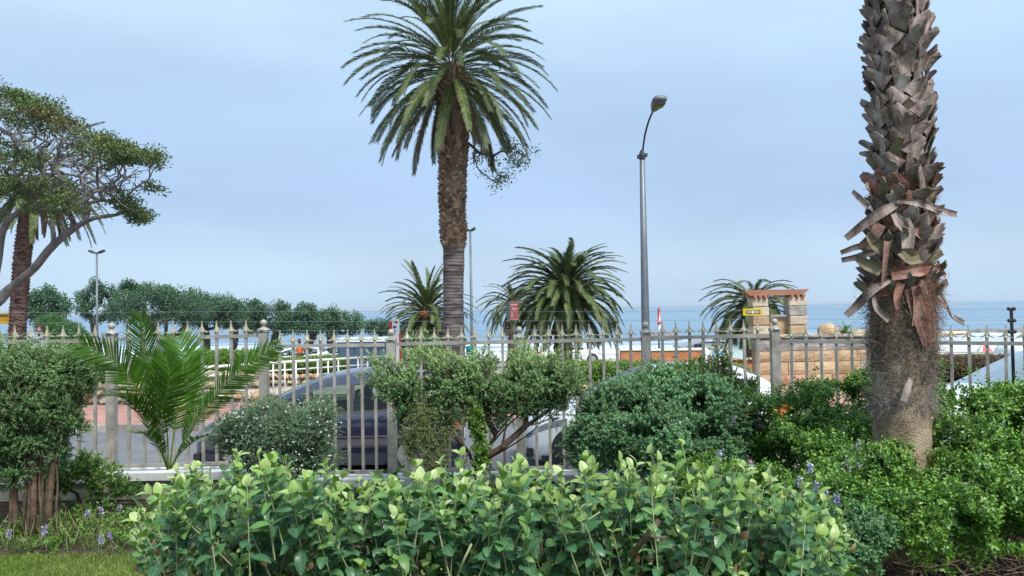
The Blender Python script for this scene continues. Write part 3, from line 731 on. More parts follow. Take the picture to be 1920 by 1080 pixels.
M['lamp_w'] = flat_mat('headlight_lens', (.26, .29, .33), .1, .3, coat=.8)
M['lamp_r'] = flat_mat('tail_light_lens', (.55, .02, .015), .2, coat=.6)
M['seat'] = flat_mat('car_seat_fabric', (.045, .045, .05), .9)

def car(label, cat_name, mat, loc_, rotz, keys, belt, L, W, cuts, gl=None, far=False, group=None, handles=True):
    """cuts: dict cowl, header, rheader, rbase, side windows list, wheel centres"""
    root = thing(cat_name, label, 'car', loc_, group, rotz); GLASS = gl or globals()['GLASS']
    kp = spline(keys, 120); bp_ = spline(belt, 120); w2 = W / 2
    zt = lambda x: float(np.interp(x, kp[:, 0], kp[:, 1])); zb = lambda x: min(float(np.interp(x, bp_[:, 0], bp_[:, 1])), zt(x) - .015)
    plan = spline([(0, .62), (.06, .76), (.22, .90), (.6, .975), (1.3, 1), (L * .6, 1), (L - .7, .985), (L - .2, .93), (L - .05, .84), (L, .74)], 120)
    wf = lambda x: w2 * float(np.interp(x, plan[:, 0], plan[:, 1]))
    cu = sorted(set([0, .03, .08, .15, L - .15, L - .08, L - .03, L] + [cuts[k] for k in ('cowl', 'header', 'rheader', 'rbase')] + [v for a_ in cuts['side'] for v in a_] + list(np.linspace(.2, L - .2, 14 if far else 34))))
    cu = [c for i, c in enumerate(cu) if i == 0 or c - cu[i - 1] > .004]
    rows = 10
    def sect(x):
        B = zb(x); T = zt(x); ww = wf(x); lo = .17 + max(0, .12 - x) * .9 + max(0, x - L + .12) * .9
        wt = ww * .955 - .34 * max(0, T - B) * (1 if T - B > .1 else .6); wt = max(wt, ww * .60)
        f = lambda s: (ww * .955 + (wt - ww * .955) * s, B + (T - .03 - .17 * max(0, T - B) - B) * s)
        return [(ww * .90, lo), (ww * .995, max(lo + .05, B * .40)), (ww, B * .60), (ww * .995, B * .84), (ww * .975, B * .965), f(0.0), f(.09), f(.90), (wt * .91, T - .03 - .04 * (T - B)), (wt * .55, T - .01), (0, T + .02)]
    S = np.array([sect(x) for x in cu]); ns, nr = S.shape[:2]
    V = []; 
    for i, x in enumerate(cu):
        for j in range(nr): V.append((x, -S[i, j, 0], S[i, j, 1]))       # near side
        for j in range(nr - 2, -1, -1): V.append((x, S[i, j, 0], S[i, j, 1]))
    m = 2 * nr - 1; V = np.array(V)
    cls = {'body': [], 'windscreen': [], 'rear_window': [], 'side_window': [], 'headlight': [], 'tail_light': []}; sides = {}
    for i in range(ns - 1):
        xm = (cu[i] + cu[i + 1]) / 2
        for j in range(m - 1):
            jj = j if j < nr - 1 else m - 2 - j      # row band 0..nr-2
            f = (i * m + j, (i + 1) * m + j, (i + 1) * m + j + 1, i * m + j + 1)
            c = 'body'; sd = j < nr - 1
            if jj == 6:
                for q, (a_, b_) in enumerate(cuts['side']):
                    if a_ < xm < b_ and zt(xm) - zb(xm) > .13: sides.setdefault((q, sd), []).append(f); c = None
                if c and cuts['side'][0][0] < xm < cuts['side'][-1][1]: sides.setdefault(('p', sd), []).append(f); c = None
            elif jj == 5 and cuts['side'][0][0] < xm < cuts['side'][-1][1]: sides.setdefault(('p', sd), []).append(f); c = None
            elif jj >= 8 and cuts['cowl'] < xm < cuts['header']: c = 'windscreen'
            elif jj >= 8 and cuts['rheader'] < xm < cuts['rbase']: c = 'rear_window'
            elif jj in (3,) and .03 < xm < cuts.get('hl', .55): sides.setdefault(('h', sd), []).append(f); c = None
            elif jj in (3, 4) and xm > L - cuts.get('tl', .28): sides.setdefault(('t', sd), []).append(f); c = None
            if c: cls[c].append(f)
    cls['body'] += [tuple(range(m))[::-1], tuple(range((ns - 1) * m, ns * m)), ]
    def sub(fs):
        ids = sorted({i for f in fs for i in f}); mp_ = {a_: k for k, a_ in enumerate(ids)}
        return V[ids], [[mp_[i] for i in f] for f in fs]
    def put(nm, fs, mt, par=root, smooth=True):
        if not fs: return None
        a_, b_ = sub(fs); return obj(nm, mk_mesh(nm, a_, b_, [mt], smooth), par)
    body = put('body', cls['body'], mat)
    put('windscreen', cls['windscreen'], GLASS); put('rear_window', cls['rear_window'], GLASS)
    for k, fs in sides.items():
        if k[0] == 'h': put('headlight', fs, M['lamp_w'])
        elif k[0] == 'p': put('window_frame', fs, M['dark'])
        elif k[0] == 't': put('tail_light', fs, M['lamp_r'])
        else: put('side_window', fs, GLASS)
    # floor, sills, bumpers' lower grille
    MB().box(.25, L - .25, -w2 * .9, w2 * .9, .15, .24).obj('underbody', [M['dark']], root)
    if not far:
        MB().box(-.004 + .02, .06, -w2 * .50, w2 * .50, .24, .40).obj('lower_grille', [M['dark']], root)
        for s in (-1, 1): MB().box(.035, .13, s * w2 * .72 - .12, s * w2 * .72 + .12, .22, .34).obj('fog_lamp_recess', [M['dark']], root)
        for (sx, ) in ((cuts['cowl'] + 1.05,), (cuts['cowl'] + 1.95,)):
            for s in (-1, 1):
                b = MB(); b.box(sx, sx + .5, s * .36 - .24, s * .36 + .24, .30, .46); b.box(sx + .42, sx + .56, s * .36 - .23, s * .36 + .23, .42, .98)
                b.box(sx + .46, sx + .55, s * .36 - .13, s * .36 + .13, 1.0, 1.18); b.obj('seat', [M['seat']], root)
        MB().box(cuts['cowl'] + .15, cuts['cowl'] + .55, -w2 * .85, w2 * .85, .5, zb(cuts['cowl']) - .01).obj('dashboard', [M['dark']], root)
        MB().box(.4, L - .4, -w2 * .93, -w2 * .90, .3, .78).obj('door_lining', [M['seat']], root); MB().box(.4, L - .4, w2 * .90, w2 * .93, .3, .78).obj('door_lining', [M['seat']], root)
        for s in (-1, 1):
            xm = cuts['side'][0][0] + .12; zz = zb(xm) + .05
            b = MB().sphere((xm, s * (wf(xm) + .09), zz), .1, 10, 7, sq=(.75, 1.0, .72)); b.obj('wing_mirror', [mat], root, True)
            for xs in cuts.get('doors', ()):
                b = MB(); 
                for k in range(6):
                    z0 = .24 + (zb(xs) - .26) * k / 6; z1 = .24 + (zb(xs) - .26) * (k + 1) / 6
                    b.box(xs - .006, xs + .006, s * (wf(xs) + .0005) - .003, s * (wf(xs) + .0005) + .003, z0, z1)
                b.obj('door_gap', [M['dark']], root)
            xs_ = np.linspace(.95, L - .95, 12); V, F = tube_geo([(x, s * (wf(x) + .004), .56) for x in xs_], .020, 6); MB().add(V, F).obj('side_moulding', [M['dark']], root, True)
            for xs in cuts.get('handles', ()):
                b = MB().sphere((xs, s * (wf(xs) + .004), zb(xs) - .11), .1, 10, 6, sq=(1, .22, .20)); b.obj('door_handle', [mat], root, True)
    for xw in cuts['wheels']:
        for s in (-1, 1):
            y0 = s * (wf(xw) - .19); y1 = s * (wf(xw) + .008)
            def disc(r_, ya, yb, n=28, cx=xw, cz=.30):
                a = np.arange(n) * 2 * math.pi / n
                Vv = np.concatenate([np.stack([cx + r_ * np.cos(a), np.full(n, yy), cz + r_ * np.sin(a)], 1) for yy in (ya, yb)])
                return Vv, [(i, (i + 1) % n, (i + 1) % n + n, i + n) for i in range(n)] + [tuple(range(n)), tuple(range(n, 2 * n))]
            MB().add(*disc(.365, y0, y1 - s * .002)).obj('wheel_arch', [M['dark']], root)
            wr = bpy.data.objects.new('wheel', None); COL.objects.link(wr); wr.parent = root
            b = MB().add(*disc(.305, y0, y1 + s * .01)); b.add(*disc(.27, y0, y1 + s * .022)); b.obj('tyre', [M['tyre']], wr)
            b = MB().add(*disc(.205, y0, y1 + s * .026)); 
            for k in range(7):
                a = k * 2 * math.pi / 7; c_, d_ = math.cos(a), math.sin(a)
                q = [(xw + c_ * r_ - d_ * t_, y1 + s * .034, .30 + d_ * r_ + c_ * t_) for r_, t_ in ((.03, -.022), (.19, -.030), (.19, .030), (.03, .022))]
                b.add(q, [(0, 1, 2, 3)])
            b.obj('rim', [M['rim']], wr)
    for xx, s in ((-.012, 1), (L + .012, -1)):
        MB().box(xx - .006, xx + .006, -.26, .26, .40, .51).obj('number_plate', [M['white']], root)
    return root
HATCH = dict(keys=[(0, .56), (.10, .70), (.35, .83), (.80, .95), (1.25, 1.16), (1.75, 1.36), (2.2, 1.455), (2.7, 1.47), (3.2, 1.41), (3.5, 1.31), (3.72, 1.02), (3.86, .80)],
             belt=[(0, .52), (.3, .72), (.8, .82), (1.6, .86), (2.6, .89), (3.5, .95), (3.86, .72)], L=3.86, W=1.69,
             cuts=dict(cowl=.80, header=1.80, rheader=3.28, rbase=3.70, side=[(.98, 1.33), (1.39, 2.26), (2.34, 3.06), (3.12, 3.42)], wheels=(.74, 3.18), doors=(1.36, 2.30, 3.1), handles=(2.12, 3.0), hl=.6, tl=.22))
Z0 = -.50
navy = paint('navy_car_paint', (.010, .011, .034), .1)
whitep = paint('white_car_paint', (.76, .78, .80))
car('dark blue hatchback parked on the road behind the young palm and white flowered bush', 'parked_car', navy, (at(352, 800, 11.45)[0], 12.28, Z0), 0, group=None, **HATCH)
W2 = dict(HATCH); W2['keys'] = [(0, .58), (.10, .72), (.35, .84), (.85, .97), (1.3, 1.22), (1.75, 1.40), (2.2, 1.47), (2.7, 1.475), (3.2, 1.42), (3.55, 1.28), (3.78, 1.0), (3.88, .80)]
W2['cuts'] = dict(HATCH['cuts'], side=[(1.02, 1.36), (1.42, 2.30), (2.38, 3.02), (3.07, 3.36)])
car('white hatchback parked on the road behind the large blue green bush', 'parked_car', whitep, (at(982, 800, 11.45)[0], 12.28, Z0), 0, **W2)
W3 = dict(HATCH); W3['keys'] = [(0, .62), (.10, .78), (.4, .93), (.85, 1.06), (1.5, 1.40), (1.95, 1.60), (2.4, 1.66), (3.0, 1.67), (3.9, 1.62), (4.3, 1.3), (4.45, .85)]
W3['belt'] = [(0, .56), (.3, .8), (.85, .92), (2, .98), (3.8, 1.02), (4.45, .8)]; W3['L'] = 4.45; W3['W'] = 1.78
W3['cuts'] = dict(cowl=.85, header=1.95, rheader=3.9, rbase=4.3, side=[(1.12, 1.5), (1.56, 2.5), (2.6, 3.4), (3.46, 3.9)], wheels=(.82, 3.6), doors=(1.53, 2.55, 3.5), handles=(2.4, 3.3), hl=.6, tl=.25)
car('white people carrier parked on the road at the right edge of the view', 'parked_car', whitep, (6.22, 12.3, Z0), 0, gl=GLASS2, **W3)
SEDAN = dict(keys=[(0, .55), (.12, .70), (.6, .86), (1.15, .95), (1.6, 1.22), (2.0, 1.40), (2.6, 1.44), (3.2, 1.38), (3.75, 1.10), (4.1, 1.0), (4.4, .9)],
             belt=[(0, .5), (.5, .78), (1.15, .87), (2.6, .92), (3.8, .96), (4.4, .8)], L=4.4, W=1.75,
             cuts=dict(cowl=1.15, header=1.95, rheader=3.15, rbase=3.8, side=[(1.4, 2.45), (2.52, 3.4)], wheels=(.85, 3.5), hl=.5, tl=.3))
silver = paint('silver_car_paint', (.36, .38, .40), .4)
D = 53; p = at(1133, 680, D); car('white sedan parked beyond the park bed left of the brick wall', 'parked_car', whitep, (p[0], D, zg(D) + .03), math.pi, far=True, **SEDAN)
for px, D, mt, rz, lab in ((-30, 46, silver, 0, 'silver car parked far off at the left edge behind the leaning palm'), (150, 50, whitep, math.pi, 'white car parked far off under the trees left of the capped post'),
                          (372, 52, silver, math.pi, 'silver car parked far off behind the upright palm fronds'), (492, 47, whitep, 0, 'white car parked far off just right of the fence post beside the orange jacket'),
                          (560, 54, whitep, 0, 'white car parked far off between the orange jacket and the dark kiosk'), (430, 56, silver, 0, 'silver car parked far off under the wide tree')):
    p = at(px, 680, D); car(lab, 'parked_car', mt, (p[0], D, zg(D) + .04), rz, far=True, **(SEDAN if mt is silver else HATCH))
D = 26; p = at(1880, 680, D)
VAN = dict(W3); VAN['keys'] = [(0, .7), (.1, .95), (.5, 1.15), (.9, 1.3), (1.5, 1.75), (1.9, 1.9), (2.6, 1.94), (4.2, 1.92), (4.4, 1.6), (4.45, .9)]
car('white van parked beyond the road at the far right edge', 'parked_van', whitep, (p[0], D, zg(D)), 0, far=True, **{**VAN, 'cuts': dict(W3['cuts'])})

# ------------------------------------------------------------------ kiosk and hut
D = 40; s = D / FPX; p0 = at(632, 700, D); p1 = at(728, 700, D); g0 = zg(D) + .02; zt_ = at(680, 637, D)[2]; ww = p1[0] - p0[0]
root = thing('kiosk', 'dark blue glazed kiosk with a pale flat roof behind the blue car', 'kiosk', (p0[0], D, g0))
hh = zt_ - g0; kb = noise_mat('kiosk_panel', (.035, .05, .11), (.055, .075, .15), 2, .4, .1, 20)
MB().box(.03, ww - .03, .03, 2.2, 0, hh - .1).obj('body', [kb], root)
MB().box(-.12, ww + .12, -.2, 2.3, hh - .1, hh + .06).obj('roof', [flat_mat('pale_roof', (.55, .60, .66), .5)], root)
pg = flat_mat('kiosk_pane', (.06, .09, .17), .12, coat=.6)
for k in range(6):
    a = .08 + k * (ww - .16) / 6; MB().box(a + .03, a + (ww - .16) / 6 - .03, .0, .04, hh * .42, hh - .34).obj('pane', [pg], root)
    MB().box(a + .03, a + (ww - .16) / 6 - .03, .005, .04, .08, hh * .38).obj('panel', [kb], root)
MB().box(.0, ww, -.02, .03, hh - .28, hh - .12).obj('fascia', [flat_mat('kiosk_fascia', (.16, .2, .3), .4)], root)
D = 56; p0 = at(1299, 667, D); p1 = at(1366, 667, D); s = D / FPX; g0 = zg(D); ww = p1[0] - p0[0]; hh = at(1330, 640, D)[2] - g0
root = thing('beach_hut', 'small white hut with a dark window standing behind the orange brick wall', 'hut', (p0[0], D, g0))
MB().box(0, ww, 0, 2.2, 0, hh - .12).obj('wall', [M['white']], root)
b = MB(); V = [(-.9, -.3, hh - .45), (ww * .45, -.3, hh + .1), (ww + .35, -.3, hh - .12), (-.9, 2.4, hh - .45), (ww * .45, 2.4, hh + .1), (ww + .35, 2.4, hh - .12)]; V += [(x, y, z + .09) for x, y, z in V]
b.add(V, [(0, 1, 4, 3), (1, 2, 5, 4), (6, 9, 10, 7), (7, 10, 11, 8), (0, 6, 7, 1), (1, 7, 8, 2), (3, 4, 10, 9), (4, 5, 11, 10), (0, 3, 9, 6), (2, 8, 11, 5)]); b.obj('roof', [flat_mat('grey_roof', (.25, .29, .34), .6)], root)
fr = MB().box(.12, .62, -.03, .02, hh * .35, hh * .86).obj('window', [M['dark']], root)
MB().box(.36, .38, -.045, -.032, hh * .35, hh * .86).obj('glazing_bar', [M['white']], fr)
MB().box(ww * .55, ww * .85, -.02, .01, .1, hh * .45).obj('door', [flat_mat('pale_blue_door', (.20, .45, .6), .5)], root)
D = 60; p = at(1377, 668, D); g0 = zg(D)
root = thing('beach_shelter', 'pale shelter with a thin flat roof between the hut and the stone gateway', 'shelter', (p[0], D, g0))
MB().box(-1.0, 1.3, 0, .1, 0, 1.9).obj('screen', [flat_mat('pale_screen', (.50, .60, .68), .5)], root); MB().box(-1.3, 1.6, -.8, .8, 1.9, 1.98).obj('roof', [flat_mat('slate_roof', (.2, .26, .32), .6)], root)
for x in (-1.1, 1.4): MB().box(x - .04, x + .04, -.7, -.62, 0, 1.9).obj('post', [M['white']], root)
D = 78; p = at(1846, 672, D); g0 = zg(D)
root = thing('beach_tent', 'small red and white triangular beach tent on the sand at the right', 'tent', (p[0], D, g0))
b = MB().add([(-.5, -.5, 0), (.55, -.5, 0), (.0, 0, 1.1), (.55, .5, 0), (-.5, .5, 0)], [(0, 1, 2), (1, 3, 2), (3, 4, 2)]); b.obj('red_side', [M['red']], root)
MB().add([(-.5, -.5, 0), (0, 0, 1.1), (-.5, .5, 0), (-.75, -.52, 0), (-.3, -.1, 1.1)], [(0, 1, 2), (3, 0, 1, 4), (3, 4, 1, 2)]).obj('white_side', [M['white']], root)

# ------------------------------------------------------------------ lamps
D = 20.0; base = at(1213.5, 760, D); bx = base[0]; s = D / FPX
root = thing('street_lamp', 'tall grey street lamp with a bent arm standing right of the middle palms', 'street lamp', (bx, D, zg(D)))
top = at(1204, 288, D); zt_ = top[2] - zg(D)
MB().lathe([(.135, -.1), (.125, .3), (.105, 1.0), (.100, 2.2), (.062, zt_), (.03, zt_ + .02)], 14).obj('pole', [M['steel']], root, True)
rel = lambda p: (p[0] - bx, p[1] - D, p[2] - zg(D))
b = MB(); b.lathe([(.085, zt_ - .14), (.09, zt_ - .05), (.05, zt_ + .06), (.02, zt_ + .10)], 8); b.box(-.12, -.05, -.05, .05, zt_ - .12, zt_ - .04); b.box(.05, .13, -.05, .05, zt_ - .08, zt_ + .0); b.obj('bracket', [M['dark']], root)
arm = spline([rel(at(1205, 283, D)), rel(at(1209, 255, D - .15)), rel(at(1216, 228, D - .55)), rel(at(1226, 205, D - 1.1))], 14)
MB().tube(arm, .024, 8).obj('arm', [M['dark']], root, True)
a = np.array(rel(at(1225, 207, D - 1.05))); e = np.array(rel(at(1240, 184, D - 1.75))); ax = unit(e - a); sd_ = unit(np.cross(ax, [0, 0, 1])); up = np.cross(sd_, ax)
def loft(ax_a, ax_e, secs, n=12):
    V = []; 
    for t, wd, hu, hd in secs:
        c = ax_a + (ax_e - ax_a) * t
        for k in range(n):
            an = 2 * math.pi * k / n; cx = math.copysign(abs(math.cos(an)) ** .6, math.cos(an)); sx = math.copysign(abs(math.sin(an)) ** .6, math.sin(an))
            V.append(c + sd_ * wd * cx + up * (hu if sx > 0 else hd) * sx)
    F = [(j * n + i, j * n + (i + 1) % n, (j + 1) * n + (i + 1) % n, (j + 1) * n + i) for j in range(len(secs) - 1) for i in range(n)] + [tuple(range(n)), tuple(range((len(secs) - 1) * n, len(secs) * n))]
    return V, F
h_ = MB().add(*loft(a, e, [(0, .05, .04, .04), (.12, .08, .07, .06), (.35, .13, .10, .06), (.7, .165, .11, .05), (.95, .15, .09, .04), (1.0, .10, .05, .02)])).obj('lamp_head', [noise_mat('lamp_housing', (.09, .10, .115), (.15, .165, .18), 8, .45, .1)], root, True)
MB().add(*loft(a + up * -.045, e + up * -.045, [(.33, .11, .01, .03), (.5, .145, .01, .055), (.8, .145, .01, .055), (.93, .10, .01, .02)])).obj('lens', [flat_mat('smoky_lens', (.10, .10, .09), .15)], h_, True)
for px, ty, D, lab, hw in ((180, 474, 66, 'slim two headed lamp post far off behind the left trees', 15), (881.5, 432, 60, 'slim lamp post far off just right of the tall palm trunk', 10)):
    b_ = at(px + (2 if px < 500 else 3), 620, D); g0 = zg(D); z1 = at(px, ty, D)[2] - g0; s = D / FPX
    root = thing('lamp_post', lab, 'street lamp', (b_[0], D, g0))
    MB().lathe([(.13, -.1), (.115, 2), (.075, z1)], 8).obj('pole', [M['steel']], root, True)
    for q in (-1, 1):
        V, F = tube_geo([(0, 0, z1 - .05), (q * hw * s * .5, 0, z1 + .06), (q * hw * s, 0, z1 + .18)], [.07, .13, .10], 6); V = np.array(V); V[:, 1] *= 1.2
        MB().add(V, F).obj('lamp_head', [M['dark']], root)

# ------------------------------------------------------------------ signs and street furniture
D = 29; s = D / FPX; p = at(743, 680, D); g0 = zg(D); z1 = at(741, 598, D)[2] - g0
root = thing('sign_totem', 'tall white sign board with red edge and blue mark behind the fence post', 'sign', (p[0], D, g0), rotz=-.12)
MB().box(-7 * s, 6 * s, 0, .10, 0, z1).obj('board', [M['white']], root)
MB().box(6.0 * s + .002, 9 * s, .0, .12, 0, z1 - 27 * s).obj('red_edge', [M['red']], root)
MB().box(-13 * s, -7.0 * s - .002, .03, .08, z1 - 19 * s, z1 - 4 * s).obj('red_panel', [M['red']], root)
MB().box(-5.6 * s, 1.2 * s, -.012, -.002, z1 - 17.5 * s, z1 - 13 * s).obj('blue_mark', [M['blue']], root)
b = MB(); 
for zz, x0, x1 in ((-22.5, -4.5, -2.8), (-22.5, -1.6, -.2), (-20.8, -3.4, -1.4), (-26, -3.8, -2.4), (-26, -1.2, 0), (-30, -2.5, -1.6), (-5, -5, -3.6), (-5, -2.6, 3.5), (-7, -1.4, 3.2)): b.box(x0 * s, x1 * s, -.012, -.002, z1 + (zz - 1.0) * s, z1 + (zz + .8) * s)
b.obj('lettering', [M['dark']], root)
D = 23; s = D / FPX; p = at(962, 640, D); g0 = zg(D); zt1 = at(964, 566, D)[2] - g0; zb1 = at(964, 599, D)[2] - g0
root = thing('notice_board', 'maroon notice board on a dark post left of the round middle palm', 'sign', (p[0], D, g0))
MB().box(-4 * s, -.5 * s, .02, .1, -.1, zt1).obj('post', [flat_mat('dark_wood_post', (.06, .035, .035), .7)], root)
MB().box(2 * s, 4 * s, .05, .1, -.1, zt1).obj('post', [M['steel']], root)
MB().box(-5 * s, 11 * s, -.03, 0, zb1, zt1).obj('board', [M['maroon']], root)
b = MB(); z_ = zt1 - zb1
b.box(-5.5 * s, 11.5 * s, -.04, .0, zt1, zt1 + .9 * s); b.box(-5.5 * s, 11.5 * s, -.04, 0, zb1 - .9 * s, zb1); b.obj('frame', [M['kerb']], root)
b = MB()
for zz, xs in ((.84, (-3, -1, 1.5, 4, 6.5)), (.62, (0, 2.2, 6)), (.56, (1, 4.4)), (.35, (-2,)), (.22, (-2.6, -1))):
    for x in xs: b.box(x * s, (x + 1.5) * s, -.036, -.031, zb1 + z_ * zz - .9 * s, zb1 + z_ * zz + 1.0 * s)
b.obj('lettering', [flat_mat('pale_lettering', (.6, .45, .45), .6)], root)
MB().box(-11 * s, -5.6 * s, -.05, .22, zb1 + .2 * s, zt1 + 1 * s).obj('side_panel', [flat_mat('dark_teal_panel', (.03, .07, .085), .5)], root)
D = 38; s = D / FPX; p = at(1236, 655, D); g0 = zg(D); z1 = at(1235, 577, D)[2] - g0; z2 = at(1235, 607, D)[2] - g0
root = thing('road_sign', 'narrow red and white road sign turned away beside the lamp post', 'sign', (p[0], D, g0), rotz=1.15)
MB().lathe([(.05, -.2), (.045, z1)], 8).obj('post', [M['steel']], root, True)
MB().add([(-.42, -.03, z2), (.42, -.03, z2), (0, -.03, z1 + .05), (-.42, -.055, z2), (.42, -.055, z2), (0, -.055, z1 + .05)], [(0, 1, 2), (3, 5, 4), (0, 3, 4, 1), (1, 4, 5, 2), (2, 5, 3, 0)]).obj('triangle_plate', [M['red']], root)
MB().add([(-.28, -.062, z2 + .09), (.28, -.062, z2 + .09), (0, -.062, z1 - .18)], [(0, 1, 2)]).obj('white_centre', [M['white']], root)
MB().box(-.25, .25, -.05, -.03, z2 - .36, z2 - .06).obj('lower_plate', [M['white']], root)
D = 30; s = D / FPX; p = at(75, 640, D); g0 = zg(D); z1 = at(75, 608, D)[2] - g0
root = thing('warning_sign', 'red bordered triangular road sign on a pole right of the leaning palm', 'sign', (p[0], D, g0))
MB().lathe([(.035, -.2), (.035, z1 - .1)], 8).obj('post', [M['steel']], root, True)
tri = lambda k, y, z0, zt: [(-k, y, z0), (k, y, z0), (0, y, zt)]
MB().add(tri(.15, -.04, z1 - .27, z1) + tri(.15, -.06, z1 - .27, z1), [(0, 1, 2), (3, 5, 4), (0, 3, 4, 1), (1, 4, 5, 2), (2, 5, 3, 0)]).obj('triangle_plate', [M['red']], root)
MB().add(tri(.085, -.066, z1 - .235, z1 - .08), [(0, 1, 2)]).obj('white_centre', [M['white']], root)
MB().box(-.13, .13, -.06, -.04, z1 - .52, z1 - .29).obj('lower_plate', [M['white']], root)
MB().box(-.03, .04, -.072, -.064, z1 - .44, z1 - .34).obj('black_symbol', [M['dark']], root)
D = 31; s = D / FPX; p = at(-8, 640, D); g0 = zg(D); z1 = at(0, 588, D)[2] - g0; z2 = at(0, 608, D)[2] - g0
root = thing('sign_board', 'orange yellow sign board at the left edge beside the leaning palm trunk', 'sign', (p[0], D, g0))
MB().box(-24 * s, 26 * s, 0, .06, z2, z1).obj('board', [M['yellow']], root)
MB().box(-24 * s, 26 * s, -.006, -.001, z2 + .12, z2 + .26).obj('orange_band', [flat_mat('orange_band', (.6, .25, .02), .5)], root)
MB().box(-24 * s, 26 * s, -.02, .08, z1 + .003, z1 + .14).obj('white_header', [M['white']], root)
b = MB(); rs = np.random.RandomState(4); x = -22 * s
while x < 23 * s: ww = rs.uniform(1, 2.4) * s; b.box(x, x + ww, -.012, -.002, z1 - .13, z1 - .035); x += ww + .9 * s
b.obj('lettering', [M['dark']], root)
for x in (-22, 26): MB().box(x * s, (x + 1.5) * s, .062, .11, -.1, z1 + .2).obj('post', [M['white']], root)
D = 30; s = D / FPX; p = at(880, 670, D); g0 = zg(D); zt2 = at(880, 651, D)[2] - g0; zb2 = at(880, 669, D)[2] - g0
root = thing('litter_bin', 'teal litter bin on a post just right of the tall palm trunk', 'bin', (p[0], D, g0))
MB().lathe([(5.2 * s, zb2), (6 * s, zt2), (5.6 * s, zt2 + .02), (2 * s, zt2 + .06)], 14).obj('bin', [M['teal']], root, True)
MB().lathe([(.03, -.1), (.03, zb2 + .02)], 8).obj('post', [M['steel']], root, True)

# ------------------------------------------------------------------ people
def skin_obj(name, verts, edges, radii, mat, parent, sub=2):
    me = bpy.data.meshes.new(name); me.from_pydata([tuple(v) for v in verts], edges, []); me.materials.append(mat)
    o = obj(name, me, parent); sk = o.modifiers.new('skin', 'SKIN'); sk.use_smooth_shade = True
    for i, r_ in enumerate(radii):
        me.skin_vertices[0].data[i].radius = (r_, r_) if np.isscalar(r_) else r_
    me.skin_vertices[0].data[0].use_root = True
    ss = o.modifiers.new('sub', 'SUBSURF'); ss.levels = sub; ss.render_levels = sub
    return o
skin_m = flat_mat('brown_skin', (.16, .085, .055), .6); hair_m = flat_mat('black_hair', (.012, .011, .011), .8); trous_m = flat_mat('dark_trousers', (.03, .032, .045), .85); darkcl_m = flat_mat('dark_jacket', (.025, .027, .035), .8)
def person(label, loc_, rz, jacket, arms, lean=0.0, pack=False):
    root = thing('person', label, 'person', loc_, rotz=rz)
    lx = lean
    J = dict(pel=(0, 0, .95), wai=(0, .02, 1.08), che=(lx * .5, .02, 1.30), nek=(lx, 0, 1.47), hed=(lx, -.02, 1.58), top=(lx, -.02, 1.70),
             hipL=(.09, 0, .90), kneL=(.11, -.03, .49), ankL=(.12, .03, .09), toeL=(.13, -.14, .04), hipR=(-.09, 0, .90), kneR=(-.12, -.06, .49), ankR=(-.13, 0, .09), toeR=(-.14, -.17, .04),
             shL=(.18 + lx, 0, 1.40), shR=(-.18 + lx, 0, 1.40))
    for k, v in arms.items(): J[k] = v
    def build(nm, names, edges, rad, mat): return skin_obj(nm, [J[n] for n in names], [(names.index(a_), names.index(b_)) for a_, b_ in edges], rad, mat, root, 1)
    arms_e = [('che', 'shL'), ('shL', 'elL'), ('elL', 'wrL'), ('che', 'shR'), ('shR', 'elR'), ('elR', 'wrR')]
    names = ['pel', 'wai', 'che', 'nek', 'hed', 'top', 'hipL', 'kneL', 'ankL', 'toeL', 'hipR', 'kneR', 'ankR', 'toeR', 'shL', 'elL', 'wrL', 'haL', 'shR', 'elR', 'wrR', 'haR']
    E = [('pel', 'wai'), ('wai', 'che'), ('che', 'nek'), ('nek', 'hed'), ('hed', 'top'), ('pel', 'hipL'), ('hipL', 'kneL'), ('kneL', 'ankL'), ('ankL', 'toeL'), ('pel', 'hipR'), ('hipR', 'kneR'), ('kneR', 'ankR'), ('ankR', 'toeR')] + arms_e + [('wrL', 'haL'), ('wrR', 'haR')]
    Rr = [.12, .11, .12, .05, .085, .07, .08, .055, .035, .03, .08, .055, .035, .03, .05, .038, .026, .028, .05, .038, .026, .028]
    build('body', names, E, Rr, skin_m)
    build('jacket', ['che', 'wai', 'pel', 'shL', 'elL', 'wrL', 'shR', 'elR', 'wrR'], [('che', 'wai'), ('wai', 'pel')] + arms_e, [(.175, .13), (.15, .125), (.155, .13), .085, .062, .048, .085, .062, .048], jacket)
    build('trousers', ['pel', 'hipL', 'kneL', 'ankL', 'hipR', 'kneR', 'ankR'], [('pel', 'hipL'), ('hipL', 'kneL'), ('kneL', 'ankL'), ('pel', 'hipR'), ('hipR', 'kneR'), ('kneR', 'ankR')], [.13, .10, .075, .06, .10, .075, .06], trous_m)
    hd = MB().sphere((lx, .012, 1.655), .108, 12, 8, sq=(.88, 1, .95)); hd.obj('hair', [hair_m], root, True)
    if pack: MB().sphere((lx * .5 + .02, .2, 1.22), .22, 12, 8, sq=(.8, .6, 1.1)).obj('backpack', [M['dark']], root, True)
    return root
D = 40.5; p = at(563, 700, D)
person('person in a bright orange jacket leaning by the white tube railing', (p[0], D, zg(D) + .02), 2.6, M['orange'], dict(elL=(-.34, -.05, 1.22), wrL=(-.52, -.12, 1.36), haL=(-.60, -.14, 1.40), shL=(-.20, 0, 1.40), shR=(.18, 0, 1.40), elR=(.24, -.05, 1.14), wrR=(.2, -.2, .95), haR=(.2, -.25, .88)), lean=.04)
D = 55; p = at(1107, 680, D)
